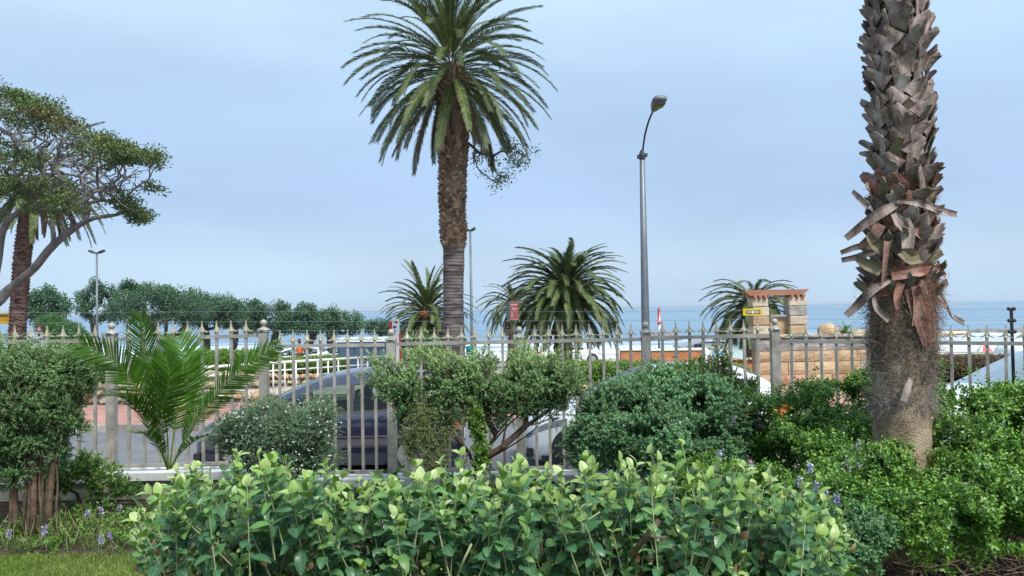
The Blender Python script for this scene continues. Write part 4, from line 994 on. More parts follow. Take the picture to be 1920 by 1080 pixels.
person('person in dark clothes with a backpack behind the white sedan', (p[0], D, zg(D) + .02), .4, darkcl_m, dict(elL=(.25, -.05, 1.14), wrL=(.22, -.2, .98), haL=(.22, -.27, .95), elR=(-.25, -.05, 1.14), wrR=(-.22, -.2, .98), haR=(-.22, -.27, .95)), pack=True)
# ------------------------------------------------------------------ palms
frond_m = leaf_mat('date_palm_leaflets', [(0, (.036, .060, .022)), (.5, (.082, .118, .038)), (1, (.21, .205, .075))], .5, .15, .28, rnd=.3)
frond_b = leaf_mat('dry_palm_leaflets', [(0, (.07, .045, .04)), (.5, (.13, .085, .065)), (1, (.22, .16, .10))], .7, .1, .3, rnd=.25)
frond_y = leaf_mat('young_palm_leaflets', [(0, (.030, .085, .010)), (.5, (.062, .155, .018)), (1, (.20, .30, .07))], .38, .3, .4, rnd=.3)
def frond_geo(path, n, ll, lw, rs, vee=.5, fwd=(.45, 1.1), droop=.25, start=.12, rr=.02, side=None, prof=None, jit=.12):
    path = np.asarray(path, float); d = np.r_[0, np.cumsum(np.linalg.norm(np.diff(path, axis=0), axis=1))]; d /= d[-1]
    T0 = unit(np.gradient(path, axis=0))
    Vs = []; Q = []; Tr = []; ti = []; nv = 0
    tv, tf = tube_geo(path, np.linspace(rr, rr * .2, len(path)), 4, False)
    for sg in (-1, 1):
        t = np.linspace(start, .995, n) + rs.uniform(-.3, .3, n) * (1 - start) / n; t = np.clip(t, 0, 1)
        P = np.stack([np.interp(t, d, path[:, k]) for k in range(3)], 1); T = unit(np.stack([np.interp(t, d, T0[:, k]) for k in range(3)], 1))
        S = unit(np.cross(T, [0, 0, 1.0]) + 1e-4) if side is None else unit(np.broadcast_to(side, T.shape) - (T * side).sum(1, keepdims=True) * T)
        Nn = np.cross(S, T); 
        Nn = np.where(Nn[:, 2:3] < 0, -Nn, Nn) if side is None else Nn
        pf = (np.sin(np.pi * np.clip(.10 + .80 * (t - start) / (1 - start), 0, 1)) ** .55) if prof is None else prof((t - start) / (1 - start))
        l = ll * pf * rs.uniform(.88, 1.08, n)
        f = fwd[0] + (fwd[1] - fwd[0]) * t
        D = unit(T * f[:, None] + S * sg + Nn * (vee * (1 - .4 * t) + rs.normal(0, jit, n))[:, None] + rs.normal(0, jit * .4, (n, 3)))
        W = unit(T - (T * D).sum(1, keepdims=True) * D)
        mid = P + D * (l * .5)[:, None]; tip = P + D * l[:, None]; mid[:, 2] -= droop * l * .12; tip[:, 2] -= droop * l * .5
        w_ = (lw * (.6 + .4 * pf))[:, None]
        V = np.stack([P - W * w_ * .35, P + W * w_ * .35, mid - W * w_ * .5, mid + W * w_ * .5, tip], 1).reshape(-1, 3)
        b = np.arange(n)[:, None] * 5 + nv
        Q.append(b + np.array([[0, 1, 3, 2]])); Tr.append(b + np.array([[2, 3, 4]])); Vs.append(V); nv += len(V)
        ti.append(np.repeat(np.clip(.35 + rs.uniform(-.3, .3, n), 0, 1), 5))
    Vs.append(tv); Q.append(np.array(tf) + nv); ti.append(np.full(len(tv), .92))
    return np.concatenate(Vs), np.concatenate(Q), np.concatenate(Tr), np.concatenate(ti)
def frond_mesh(path, mat, *a, **k):
    V, Q, T, t = frond_geo(path, *a, **k); return mk_mesh('frond', V, [Q, T], mat, False, tint=t)
def arc(L, e0, bend, k=10, twist=0):
    s = np.linspace(0, 1, k); e = np.radians(e0 - bend * s ** 1.25); st = L / (k - 1)
    dx = np.cos(e) * st; dz = np.sin(e) * st; x = np.r_[0, np.cumsum((dx[1:] + dx[:-1]) / 2)]; z = np.r_[0, np.cumsum((dz[1:] + dz[:-1]) / 2)]
    return np.stack([x, twist * x * x / L, z], 1)
def frond_set(L, n, ll, lw, seed, rr=.025, bend_k=1.0):
    """meshes by elevation class from upright to hanging; two of each plus two dry ones"""
    rs = np.random.RandomState(seed); out = []
    for e0, bend in ((84, 32), (68, 48), (52, 62), (36, 66), (20, 64), (4, 62), (-14, 54), (-34, 40)):
        out.append([frond_mesh(arc(L * rs.uniform(.93, 1.05), e0, (bend + rs.uniform(-8, 10)) * bend_k, twist=rs.uniform(-.22, .22)), frond_m, n, ll, lw, rs, vee=.45, fwd=(.75, 1.5), droop=.3, rr=rr) for _ in range(2)])
    dry = [frond_mesh(arc(L * rs.uniform(.75, .9), e0, 30, twist=rs.uniform(-.2, .2)), frond_b, n, ll * .8, lw * .8, rs, vee=.1, fwd=(1.5, 2.2), droop=.5, rr=rr) for e0 in (-40, -55, -66, -48)]
    return out, dry
def crown(root, c, fs, nf, rs, r0=.15, hub=.5, emax=84, emin=-34, dry=6, gr=1.0, scale=1.0, nogo=None, dry_e=0):
    out, dr = fs; E = np.array([84, 68, 52, 36, 20, 4, -14, -34])
    for i in range(nf):
        s = (i + .5) / nf; e = emax + (emin - emax) * s ** gr; k = int(np.argmin(np.abs(E - e))); az = i * 2.39996 + rs.uniform(-.2, .2)
        o = obj('frond', out[k][rs.randint(2)], root, (c[0] + math.cos(az) * r0 * (.3 + .7 * s), c[1] + math.sin(az) * r0 * (.3 + .7 * s), c[2] + hub * (.5 - s)))
        o.rotation_euler = (rs.uniform(-.25, .25), -(R(e - E[k])) * 1.0, az); o.scale = (scale * rs.uniform(.9, 1.06),) * 3
    for i in range(dry):
        az = i * 2.39996 * 1.7 + rs.uniform(0, .6)
        o = obj('frond', dr[i % len(dr)], root, (c[0] + math.cos(az) * r0, c[1] + math.sin(az) * r0, c[2] - hub * .5)); o.rotation_euler = (rs.uniform(-.2, .2), rs.uniform(-.1, .2) + dry_e, az); o.scale = (scale * rs.uniform(.8, 1.0),) * 3
        o['label'] = 'dry brown hanging frond'
def trunk_obj(root, path, rad, mat, n=18, rings=60, rough=.03, seed=0, saw=0, sawn=0, base=None, name='trunk'):
    P = spline(path, rings); t = np.linspace(0, 1, rings); r_ = np.interp(t, np.linspace(0, 1, len(rad)), rad) if not callable(rad) else rad(t)
    V, F = tube_geo(P, r_, n); V = np.array(V)
    c = np.repeat(P, n, 0); d = V - c
    d *= (1 + rough * (vnoise(V, 1.6, seed) - .5) * 2 + rough * .7 * (vnoise(V, 5, seed + 1) - .5) * 2)[:, None]
    V = c + d
    if base is not None: V = V - np.array(base)
    return obj(name, mk_mesh(name, V, F, [mat], True), root), P, r_
def wedge_t():
    V = np.array([(-.5, 0, -.12), (.5, 0, -.12), (-.42, .55, .10), (.42, .55, .10), (-.26, 1, .34), (.26, 1, .34), (0, .9, -.2)])
    F = np.array([(0, 1, 3), (0, 3, 2), (2, 3, 5), (2, 5, 4), (4, 5, 6), (0, 2, 6), (2, 4, 6), (1, 6, 3), (3, 6, 5)]); return V, F, None
def scars(root, P, r_, t0, t1, rows, per, size, mat, seed, base, out=.0, name='leaf_scars', wide=1.0):
    rs = np.random.RandomState(seed); tt = np.linspace(t0, t1, rows).repeat(per); az = np.tile(np.arange(per) * 2 * math.pi / per, rows) + np.arange(rows).repeat(per) * 2.39996 + rs.uniform(-.09, .09, rows * per)
    tt = tt + rs.uniform(-.3, .3, len(tt)) * (t1 - t0) / rows; t = np.linspace(0, 1, len(P))
    C = np.stack([np.interp(tt, t, P[:, k]) for k in range(3)], 1); rr = np.interp(tt, t, r_)
    o = np.stack([np.cos(az), np.sin(az), 0 * az], 1); pos = C + o * (rr * (.97 + out))[:, None] - np.array(base)
    up = unit(np.array([[0, 0, 1.0]]) + o * rs.uniform(.0, .28, (len(o), 1)) + rs.normal(0, .07, o.shape))
    me = leaves_mesh(name, pos, up, o, size * rs.uniform(.75, 1.25, len(o)), rs.uniform(0, 1, len(o)), (wedge_t()[0] * np.array([wide, 1, 1]), wedge_t()[1], None), mat)
    return stuff(obj(name, me, root))
bark_scar = leaf_mat('palm_leaf_scars', [(0, (.085, .055, .045)), (.5, (.21, .15, .115)), (1, (.40, .30, .21))], .85, 0, .2)
bark_up = noise_mat('palm_trunk_rough', (.07, .045, .035), (.20, .14, .10), 5, .95, .9, 26, bdist=.03)
def ringed_mat(name, c1, c2, per):
    m, t, b = base_mat(name)
    g = N(t, 'ShaderNodeNewGeometry'); mpn = N(t, 'ShaderNodeMapping'); mpn.inputs['Scale'].default_value = (2.2, 2.2, per); t.links.new(g.outputs['Position'], mpn.inputs[0])
    n1 = N(t, 'ShaderNodeTexNoise'); n1.inputs['Scale'].default_value = 1; n1.inputs['Detail'].default_value = 5; t.links.new(mpn.outputs[0], n1.inputs['Vector'])
    r = N(t, 'ShaderNodeValToRGB'); e = r.color_ramp.elements; e[0].position = .38; e[0].color = (*c1, 1); e[1].position = .62; e[1].color = (*c2, 1); t.links.new(n1.outputs[0], r.inputs[0]); t.links.new(r.outputs[0], b.inputs['Base Color'])
    bp = N(t, 'ShaderNodeBump'); bp.inputs['Strength'].default_value = .9; bp.inputs['Distance'].default_value = .04; t.links.new(n1.outputs[0], bp.inputs['Height']); t.links.new(bp.outputs[0], b.inputs['Normal']); b.inputs['Roughness'].default_value = .9
    return m
bark_low = ringed_mat('palm_trunk_ringed', (.04, .034, .035), (.145, .122, .118), 9)
fs_near = frond_set(3.95, 80, .36, .034, 1, .03)
fs_mid = frond_set(3.3, 60, .34, .048, 2, .035, 1.3)

# tall date palm
D = 26; base = at(851, 730, D); base[2] = zg(D) - .05
root = thing('date_palm', 'tallest date palm with full crown standing in the middle of the view', 'palm tree', tuple(base))
top = at(846, 120, D)
path = [base, at(850, 560, D), at(851, 470, D), at(848, 380, D), at(850, 250, D), top]
Pt = spline(path, 200); zs = Pt[:, 2]; zr = lambda py: at(850, py, D)[2]
rad = lambda t: np.interp(np.interp(t, np.linspace(0, 1, 200), zs), [base[2], zr(660), zr(560), zr(470), zr(462), zr(440), zr(405), zr(395), zr(370), zr(340), zr(300), zr(210), zr(170), zr(120)], [.40, .345, .30, .315, .38, .42, .385, .40, .425, .42, .45, .50, .52, .30])
tk, P, r_ = trunk_obj(root, path, rad, bark_up, 26, 200, .045, 3, base=base)
tl = (zr(466) - base[2]) / (top[2] - base[2])
# lower part: projecting rings
rs = np.random.RandomState(2)
lowP = [base, at(850, 560, D), at(851, 466, D)]
def rlow(t):
    z = base[2] + t * (zr(466) - base[2]); s = (z * 9.5) % 1; return np.interp(z, [base[2], zr(660), zr(560), zr(466)], [.42, .36, .315, .335]) + .022 * (1 - s)
lo, _, _ = trunk_obj(root, lowP, rlow, bark_low, 26, 240, .025, 4, base=base, name='ringed_lower_trunk')
scars(root, P, r_, tl + .005, .93, 60, 24, .145, bark_scar, 5, base, .0)
c = at(845, 122, D) - base
crown(root, c, fs_near, 128, rs, .30, 1.3, 86, -36, 22, .92, .87)
fruit = noise_mat('orange_fruit', (.45, .14, .03), (.6, .25, .06), 30, .6, .5, 60)
# leafy branch hanging at the palm
tree_leaf = leaf_mat('dark_tree_leaves', [(0, (.030, .065, .035)), (.5, (.055, .11, .045)), (1, (.13, .20, .06))], .4, .18, .5)
far_leaf = leaf_mat('far_tree_leaves', [(0, (.030, .078, .055)), (.5, (.058, .130, .070)), (1, (.13, .22, .09))], .5, .15, .35, rnd=.22)
bark_g = noise_mat('grey_tree_bark', (.085, .078, .078), (.21, .195, .19), 6, .9, .6, 30, stretch=(1, 1, .4))
bark_d = noise_mat('dark_tree_bark', (.035, .032, .036), (.09, .08, .08), 5, .9, .6, 30)
rs = np.random.RandomState(9); rt = at(878, 268, 26.3)
root = thing('leafy_branch', 'small leafy fig branch growing sideways from the crown of the tall palm', 'branch', tuple(rt))
tg = []
for (px, py, rr, n) in ((965, 290, 26, 16), (985, 300, 16, 10), (940, 330, 17, 10), (915, 305, 16, 8), (898, 290, 14, 6), (955, 268, 14, 6), (938, 345, 10, 5)):
    for _ in range(n): tg.append(at(px + rs.normal(0, rr * .6), py + rs.normal(0, rr * .55), 26.3 + rs.normal(0, .35)))
main = [rt, at(900, 288, 26.3), at(925, 292, 26.3)]
a_, b_, r1, r2 = grow(main, tg, rs, .08, .03, .12, .007, 2.2)
obj('branches', segs_mesh('branches', a_ - rt, b_ - rt, r1, r2, bark_d, 5), root)
tg = np.array(tg); pb = tg.repeat(16, 0) + rs.normal(0, .11, (len(tg) * 16, 3)); dd = unit(rs.normal(size=pb.shape) + [0, 0, -.1])
stuff(obj('leaves', leaves_mesh('leaves', pb - rt, dd, unit(rs.normal(size=pb.shape) + [0, -.3, 1]), rs.uniform(.06, .11, len(pb)), rs.uniform(0, .8, len(pb)), tmpl_small(.3), tree_leaf), root))

# the round palms in the park
def park_palm(label, px, py, base_py, D, rad_px, tr_px, nf, seed, dry=8, hub=.6, emin=-34, lean=0, gr=1.0, fr=False, emax=86):
    c = at(px, py, D); b0 = at(px + lean, base_py, D); b0[2] = zg(D) - .05; s = D / FPX
    root = thing('date_palm', label, 'palm tree', tuple(b0)); rs = np.random.RandomState(seed); R_ = tr_px * s / 2
    tk, P, r_ = trunk_obj(root, [b0, b0 * .5 + c * .5 + [0, 0, 0], c + [0, 0, -.1]], lambda t: R_ * np.interp(t, [0, .3, .8, 1], [1.05, .95, 1.15, .8]), bark_up, 18, 60, .05, seed, base=b0)
    n = max(8, int((c[2] - b0[2]) / .14)); scars(root, P, r_, .02, .96, n, 18, .17, bark_scar, seed, b0)
    crown(root, c - b0, fs_mid, nf, rs, R_ * .6, hub, emax, emin, dry, gr, rad_px * s / 3.0)
    if fr:
        bb = rs.normal(0, .13, (90, 3)) + (at(797, 588, D - 1.2) - b0); stuff(obj('fruit_cluster', leaves_mesh('fruit_cluster', bb, unit(rs.normal(size=bb.shape)), unit(rs.normal(size=bb.shape)), .10, rs.uniform(0, 1, 90), tmpl_small(.4), fruit), root))
    return root
park_palm('large round date palm with low crown left of the street lamp', 1060, 550, 690, 42, 112, 30, 170, 3, 6, 1.0, -28, -3, .9, emax=76)
park_palm('date palm with an orange fruit cluster partly behind the tall palm trunk', 800, 590, 690, 44, 84, 31, 120, 4, 8, .8, -36, 2, .9, True)
park_palm('small date palm half hidden behind the large round palm', 962, 572, 690, 55, 64, 18, 64, 5, 6, .5, -34, emax=66)
park_palm('date palm whose crown rises behind the stone gateway', 1412, 572, 700, 44, 90, 19, 90, 6, 5, .6, -30, -4, .9, emax=58)

# palm on the left behind the big tree
D = 28; base = at(31, 700, D); base[2] = zg(D) - .05
root = thing('date_palm', 'leaning date palm at the left whose crown is tangled with the big tree', 'palm tree', tuple(base))
path = [base, at(33, 620, D), at(38, 540, D), at(47, 440, D), at(66, 330, D)]
tk, P, r_ = trunk_obj(root, path, lambda t: np.interp(t, [0, .25, .6, 1], [.30, .26, .27, .25]), noise_mat('red_brown_palm_trunk', (.075, .045, .042), (.16, .10, .09), 4, .9, .8, 18, stretch=(1, 1, 4), bdist=.02), 18, 90, .03, 8, base=base)
scars(root, P, r_, .02, .95, 60, 16, .09, leaf_mat('red_brown_scars', [(0, (.05, .03, .03)), (1, (.16, .10, .09))], .9, 0, .2), 9, base, 0, wide=1.6)
crown(root, at(72, 330, D) - base, fs_near, 66, np.random.RandomState(4), .2, .7, 62, -40, 12, .8, .66)

# ------------------------------------------------------------------ trees
def tree(label, root_path, targets, leafn, leafsz, spread, lm, bm, seed, name='tree', group=None, r_tip=.02, tintf=None, seg=.35, wig=.07, near=None, tm=None, minseg=0, sides=5, upn=.3, catn='tree'):
    rs = np.random.RandomState(seed); b0 = np.array(root_path[0]); root = thing(name, label, catn, tuple(b0), group)
    a_, b_, r1, r2 = grow(root_path, targets, rs, wig, .0, seg, r_tip, 2.1, near=near)
    if minseg: k = np.maximum(r1, r2) > minseg; a_, b_, r1, r2 = a_[k], b_[k], r1[k], r2[k]
    obj('trunk', segs_mesh('trunk', a_ - b0, b_ - b0, r1, r2, bm, sides), root)
    T = np.array(targets); pb = T.repeat(leafn, 0); u = unit(rs.normal(size=pb.shape)) * (rs.uniform(0, 1, (len(pb), 1)) ** .5)
    sp = np.array(spread) if hasattr(spread, '__len__') else np.array([spread] * 3)
    pb = pb + u * sp; dd = unit(u + rs.normal(0, .6, pb.shape) + [0, 0, .15]); nn = unit(u * .8 + rs.normal(0, .5, pb.shape) + [0, 0, upn])
    ti = np.clip(.35 + .35 * u[:, 2] + rs.uniform(-.3, .3, len(pb)), 0, 1)
    if tintf is not None: ti = tintf(pb, ti, rs)
    stuff(obj('leaves', leaves_mesh('leaves', pb - b0, dd, nn, leafsz * rs.uniform(.7, 1.3, len(pb)), ti, tm or tmpl_small(.32), lm), root))
    return root
# far trees: lumpy salt pruned crowns
GR = 'wind pruned trees beyond the park'
def far_tree(label, px, top, w_px, h_px, base_py, D, seed, n=70, lean=0, trunks=2, leafn=70):
    rs = np.random.RandomState(seed); s = D / FPX; tg = []; cx, cy = px, top + h_px / 2
    while len(tg) < n:
        a_ = rs.uniform(-1, 1); b_ = rs.uniform(-1, .8)
        if a_ * a_ + b_ * b_ > 1: continue
        if a_ * a_ + b_ * b_ < .35 and rs.rand() < .5: continue
        lump = .90 + .16 * math.sin(a_ * 7 + seed) + .10 * math.sin(a_ * 17 + seed * 2)
        tg.append(at(cx + a_ * w_px / 2, cy + b_ * h_px / 2 * lump, D + rs.uniform(-1, 1) * w_px * s * .30))
    b0 = at(px + lean, base_py, D); b0[2] = zg(D) - .1; mid = b0 * .4 + at(px + lean * .3, top + h_px * .9, D) * .6
    return tree(label, [b0, (b0 + mid) / 2 + [rs.uniform(-.3, .3), 0, 0], mid], tg, leafn, .17, max(.42, w_px * s / 10.5), far_leaf, bark_d, seed, 'tree', GR, .035, seg=.5, wig=.12, minseg=.0, sides=4, near=1)
far_tree('dark round tree far off right of the leaning palm trunk', 88, 543, 82, 62, 660, 58, 1, 80)
far_tree('tall narrow dark tree behind the two headed lamp post', 184, 530, 84, 84, 665, 68, 2, 80, 4)
far_tree('broadest of the far trees with several tufts on top', 300, 545, 190, 66, 660, 66, 3, 150, 20, 3, 80)
far_tree('far tree with flat crown right of the broadest tree', 384, 553, 140, 62, 660, 70, 4, 120, 6)
far_tree('far tree with low crown above the left fence panel', 446, 563, 112, 54, 660, 68, 5, 100, -10)
far_tree('far tree behind the ball capped post left of the blue car roof', 508, 571, 118, 54, 660, 66, 6, 100, 8)
far_tree('far tree with a rounded twin top above the orange jacket', 566, 576, 96, 54, 660, 64, 7, 90, 14)
far_tree('far tree sloping to the right above the dark kiosk', 628, 582, 104, 48, 655, 66, 8, 100, -14)
far_tree('small far tree between the sloping tree and the white sign totem', 714, 600, 56, 28, 660, 72, 9, 40, 0)
for px, py, r_ in ((238, 538, 13), (264, 541, 10), (310, 545, 11)):
    pass
far_tree('small tufted treetop rising above the broadest far tree', 240, 530, 30, 30, 640, 70, 11, 26)
far_tree('second small treetop rising above the broadest far tree', 266, 535, 24, 26, 640, 70, 12, 22)
far_tree('third small treetop rising above the broadest far tree', 312, 540, 26, 24, 640, 70, 13, 22)

# big tree at the left edge
D = 18; rs = np.random.RandomState(21)
big_leaf = leaf_mat('olive_tree_leaves', [(0, (.038, .075, .024)), (.45, (.085, .135, .040)), (.8, (.18, .22, .065)), (.93, (.15, .12, .06)), (1, (.18, .10, .06))], .5, .18, .4)
b0 = at(-150, 900, D); b0[2] = zg(D) - .1
stem = [b0, at(-140, 700, D), at(-100, 610, D), at(-40, 590, D)]
limb = [at(p[0], p[1], D + p[2]) for p in ((-2, 566, 0), (14, 545, 0), (62, 505, -.2), (96, 464, -.3), (140, 427, -.4), (178, 409, -.4), (222, 402, -.3), (248, 392, -.2))]
limb2 = [at(p[0], p[1], D + p[2]) for p in ((-30, 560, .1), (-8, 500, .3), (6, 430, .5), (28, 402, .6), (62, 392, .8), (110, 396, .8))]
path = spline(stem + limb, 46)
tg = []
def band(pts, w_, n, dy=1.8):
    pts = np.array(pts, float)
    for _ in range(n):
        t = rs.uniform(0, len(pts) - 1); i = int(t); q = pts[i] + (pts[min(i + 1, len(pts) - 1)] - pts[i]) * (t - i)
        tg.append(at(q[0] + rs.normal(0, w_), q[1] + rs.normal(0, w_ * .7), D + rs.uniform(-dy, dy)))
band([(-90, 130), (0, 165), (60, 200), (120, 222), (180, 262), (230, 285), (258, 292)], 11, 170)
band([(-60, 200), (20, 215), (90, 230), (150, 270), (200, 305)], 15, 60, 2.2)
band([(262, 296), (284, 292), (290, 308)], 7, 12, .6)
band([(-80, 330), (-10, 345), (60, 350), (100, 375), (125, 390)], 22, 110, 1.6)
band([(-80, 270), (0, 290), (50, 300)], 20, 40, 1.6)
band([(205, 365), (235, 380), (262, 400), (255, 412)], 9, 30, .9)
band([(280, 352), (290, 356)], 5, 5, .4)
twig = []; sv = tg; tg = twig
band([(80, 250), (150, 300), (200, 340), (240, 330)], 26, 190, 1.8); band([(0, 240), (60, 260), (120, 330), (170, 380)], 24, 120, 1.8); band([(120, 290), (220, 340)], 22, 30, 1.4)
tg = sv
rs2 = np.random.RandomState(3)
root_path = list(path) 
root = thing('coastal_tree', 'big spreading tree with bare grey limbs at the left edge', 'tree', tuple(b0))
nl = len(tg); allT = tg + twig
def multi_grow(trunks, T):
    """grow from several limbs: one polyline each, targets go to the nearest limb"""
    res = []; T = np.array(T); dm = np.stack([np.min(np.linalg.norm(T[:, None] - np.array(l)[None], axis=2), axis=1) for l in trunks], 1); who = dm.argmin(1)
    for k, l in enumerate(trunks):
        if (who == k).any(): res.append(grow(l, T[who == k], rs2, .12, -.02, .16, .0070, 2.35, near=(len(l) // 3 if k < 1 else 3)))
    return [np.concatenate([r_[i] for r_ in res]) for i in range(4)]
l2 = spline([stem[1], stem[2]] + limb2, 26)
l3 = spline([stem[1], at(-110, 560, D + .4), at(-60, 440, D + 1), at(-30, 300, D + 1.2)], 20)
a_, b_, r1, r2 = multi_grow([path, l2, l3], allT)
obj('trunk', segs_mesh('trunk', a_ - b0, b_ - b0, r1, r2, bark_g, 6), root)
V, F = tube_geo(path - b0, np.interp(np.linspace(0, 1, len(path)), [0, .25, .45, .7, 1], [.42, .22, .11, .075, .03]) * (1 + .12 * np.sin(np.arange(len(path)) * 1.7)), 10); obj('limb', mk_mesh('limb', V, F, [bark_g], True), root)
V, F = tube_geo(l2 - b0, np.interp(np.linspace(0, 1, len(l2)), [0, .3, .6, 1], [.35, .17, .10, .04]), 10); obj('limb', mk_mesh('limb', V, F, [bark_g], True), root)
T = np.array(tg); nlf = 95; pb = T.repeat(nlf, 0); u = unit(rs.normal(size=pb.shape)) * (rs.uniform(0, 1, (len(pb), 1)) ** .45); pb = pb + u * np.array([.26, .26, .13])
dd = unit(u * [1, 1, .5] + rs.normal(0, .5, pb.shape)); nn = unit(rs.normal(0, .5, pb.shape) + [0, 0, .8])
# rusty dead foliage on the underside of the canopy band
gap = vnoise(T, .45, 44).repeat(nlf) > .26; rust = (vnoise(T, .30, 12) > .60).astype(float).repeat(nlf) * (u[:, 2] < .25)
ti = np.clip(.30 + .35 * u[:, 2] + rs.uniform(-.28, .28, len(pb)), 0, .75); ti = np.where((rust > 0) & (rs.rand(len(pb)) < .75), rs.uniform(.86, 1, len(pb)), ti)
pb, dd, nn, ti = pb[gap], dd[gap], nn[gap], ti[gap]
stuff(obj('leaves', leaves_mesh('leaves', pb - b0, dd, nn, (.062 * rs.uniform(.7, 1.35, len(pb))), ti, tmpl_small(.30), big_leaf), root))

# ------------------------------------------------------------------ park planting
shrub_g = leaf_mat('bright_shrub_leaves', [(0, (.05, .12, .022)), (.5, (.11, .22, .035)), (1, (.24, .35, .07))], .45, .2, .4)
def blob(px, py, Y, rx, ry, rd): 
    s = Y / FPX; return (at(px, py, Y), np.array([rx * s, rd, ry * s]))
def far_shrub(label, blobs, n, size, seed, lm=shrub_g, name='shrub', catn='shrub', tm=None, leafn=5, group=None, stuff_top=False):
    rs = np.random.RandomState(seed); P, nr = blob_points(blobs, n, rs, .55, .35); b0 = np.array(blobs[0][0]); b0[2] = zg(b0[1])
    root = thing(name, label, catn, tuple(b0), group)
    D_ = unit(nr + rs.normal(0, .45, P.shape)); p, d, nn, sz, ti = shoots(P - b0, D_, size * 2.2, leafn, size, rs, 60, 20, 1)
    stuff(obj('leaves', leaves_mesh('leaves', p, d, nn, sz, ti, tm or tmpl_small(.3), lm), root)); 
    c = np.array([b[0] for b in blobs]) - b0; e = c.repeat(6, 0) + rs.normal(0, .2, (len(c) * 6, 3)) * np.array([b[1] for b in blobs]).repeat(6, 0)
    obj('stems', segs_mesh('stems', np.stack([e[:, 0] * .5, e[:, 1] * .5, 0 * e[:, 0]], 1), e, .02, .008, bark_d, 4), root); return root
far_shrub('bright green round shrub under the far tree right of the leaning palm', [blob(118, 626, 44, 34, 22, 1.2), blob(96, 610, 44, 22, 18, 1), blob(140, 640, 44, 26, 18, 1)], 3600, .10, 1, leaf_mat('mid_green_shrub', [(0, (.03, .09, .03)), (1, (.09, .20, .06))], .5, .2, .4))
far_shrub('green planting behind the white and orange boulder wall', [blob(x, 708 - (i % 2) * 5, 20.8, 28, 16, .5) for i, x in enumerate(range(60, 370, 26))], 9000, .07, 2)
far_shrub('green hedge row behind the pale boulder wall left of the fence post', [blob(x, 676 + (i % 2) * 4, 26.8, 22, 14, .6) for i, x in enumerate(range(378, 500, 20))], 4200, .09, 3)
far_shrub('clipped green bed behind the ochre stone edge beside the orange jacket', [blob(x, 688 - (i % 2) * 2 - (x - 500) * .04, 29, 18, 8, .7) for i, x in enumerate(range(504, 640, 16))], 4000, .09, 4)
far_shrub('bright green bed in front of the orange brick wall left of the lamp', [blob(x, 692 + (i % 3) * 3, 28, 20, 9, .7) for i, x in enumerate(range(1075, 1235, 16))], 5200, .09, 5)
far_shrub('low green bed under the orange brick wall right of the lamp', [blob(x, 700 + (i % 2) * 4, 27, 18, 12, .6) for i, x in enumerate(range(1240, 1400, 16))], 4000, .09, 6)
far_shrub('dry brown hedge beyond the road right of the near palm', [blob(x, 690 - (i % 2) * 4, 24, 20, 16, .5) for i, x in enumerate(range(1760, 1900, 18))], 4200, .07, 7, leaf_mat('dry_hedge', [(0, (.07, .05, .035)), (1, (.20, .15, .10))], .8, .1, .2))
far_shrub('dark low bushes between the tall palm trunk and the white totem', [blob(x, 655 + (i % 2) * 6, 40, 20, 20, 1.0) for i, x in enumerate((762, 785, 805))], 2600, .12, 8, far_leaf)
# agapanthus like strap leaves in front of the bed wall and the aloe on the stone wall
def strap_clump(label, base, n, L, w_, seed, lm, name='strap_leaf_plant', catn='plant', bend=70, e0=(35, 85), group=None):
    rs = np.random.RandomState(seed); root = thing(name, label, catn, tuple(base), group)
    for i in range(n):
        az = rs.uniform(0, 6.28); e = rs.uniform(*e0); pth = arc(L * rs.uniform(.7, 1.1), e, bend * rs.uniform(.6, 1.3), 7); Rz = np.array([[math.cos(az), -math.sin(az), 0], [math.sin(az), math.cos(az), 0], [0, 0, 1]])
        s = np.array([-math.sin(az), math.cos(az), 0]); pth = pth @ Rz.T; ww = w_ * np.array([.7, .95, 1, .9, .7, .4, .05])
        V = np.concatenate([pth - s * ww[:, None] / 2 + [0, 0, .12 * w_], pth, pth + s * ww[:, None] / 2 + [0, 0, .12 * w_]]); 
        F = [(k, k + 1, k + 8, k + 7) for k in range(6)] + [(k + 7, k + 8, k + 15, k + 14) for k in range(6)]
        obj('blade', mk_mesh('blade', V, F, [lm], True, tint=np.full(len(V), rs.uniform(.2, .9))), root, (rs.uniform(-.02, .02), rs.uniform(-.02, .02), 0))
    return root
strap_m = leaf_mat('strap_leaves', [(0, (.04, .11, .03)), (.5, (.09, .18, .05)), (1, (.18, .28, .10))], .4, .25, .45)
p = at(1585, 636, WY + .1); strap_clump('spiky green aloe growing on top of the stone wall', (p[0], p[1], zt + .06), 26, .42, .05, 3, strap_m, 'aloe', 'plant', 60, (10, 85))
rs = np.random.RandomState(14)
for i, px in enumerate(np.linspace(70, 355, 13)):
    p = at(px, 720, 20.35); strap_clump(['leftmost', 'second', 'third', 'fourth', 'fifth', 'sixth', 'middle', 'eighth', 'ninth', 'tenth', 'eleventh', 'twelfth', 'rightmost'][i] + ' strap leaf plant of the row above the low boulder wall', (p[0], 20.45 + rs.uniform(-.1, .2), zg(20.4) + .25), 22, .75, .045, 30 + i, strap_m, group='strap leaf plants along the boulder wall')
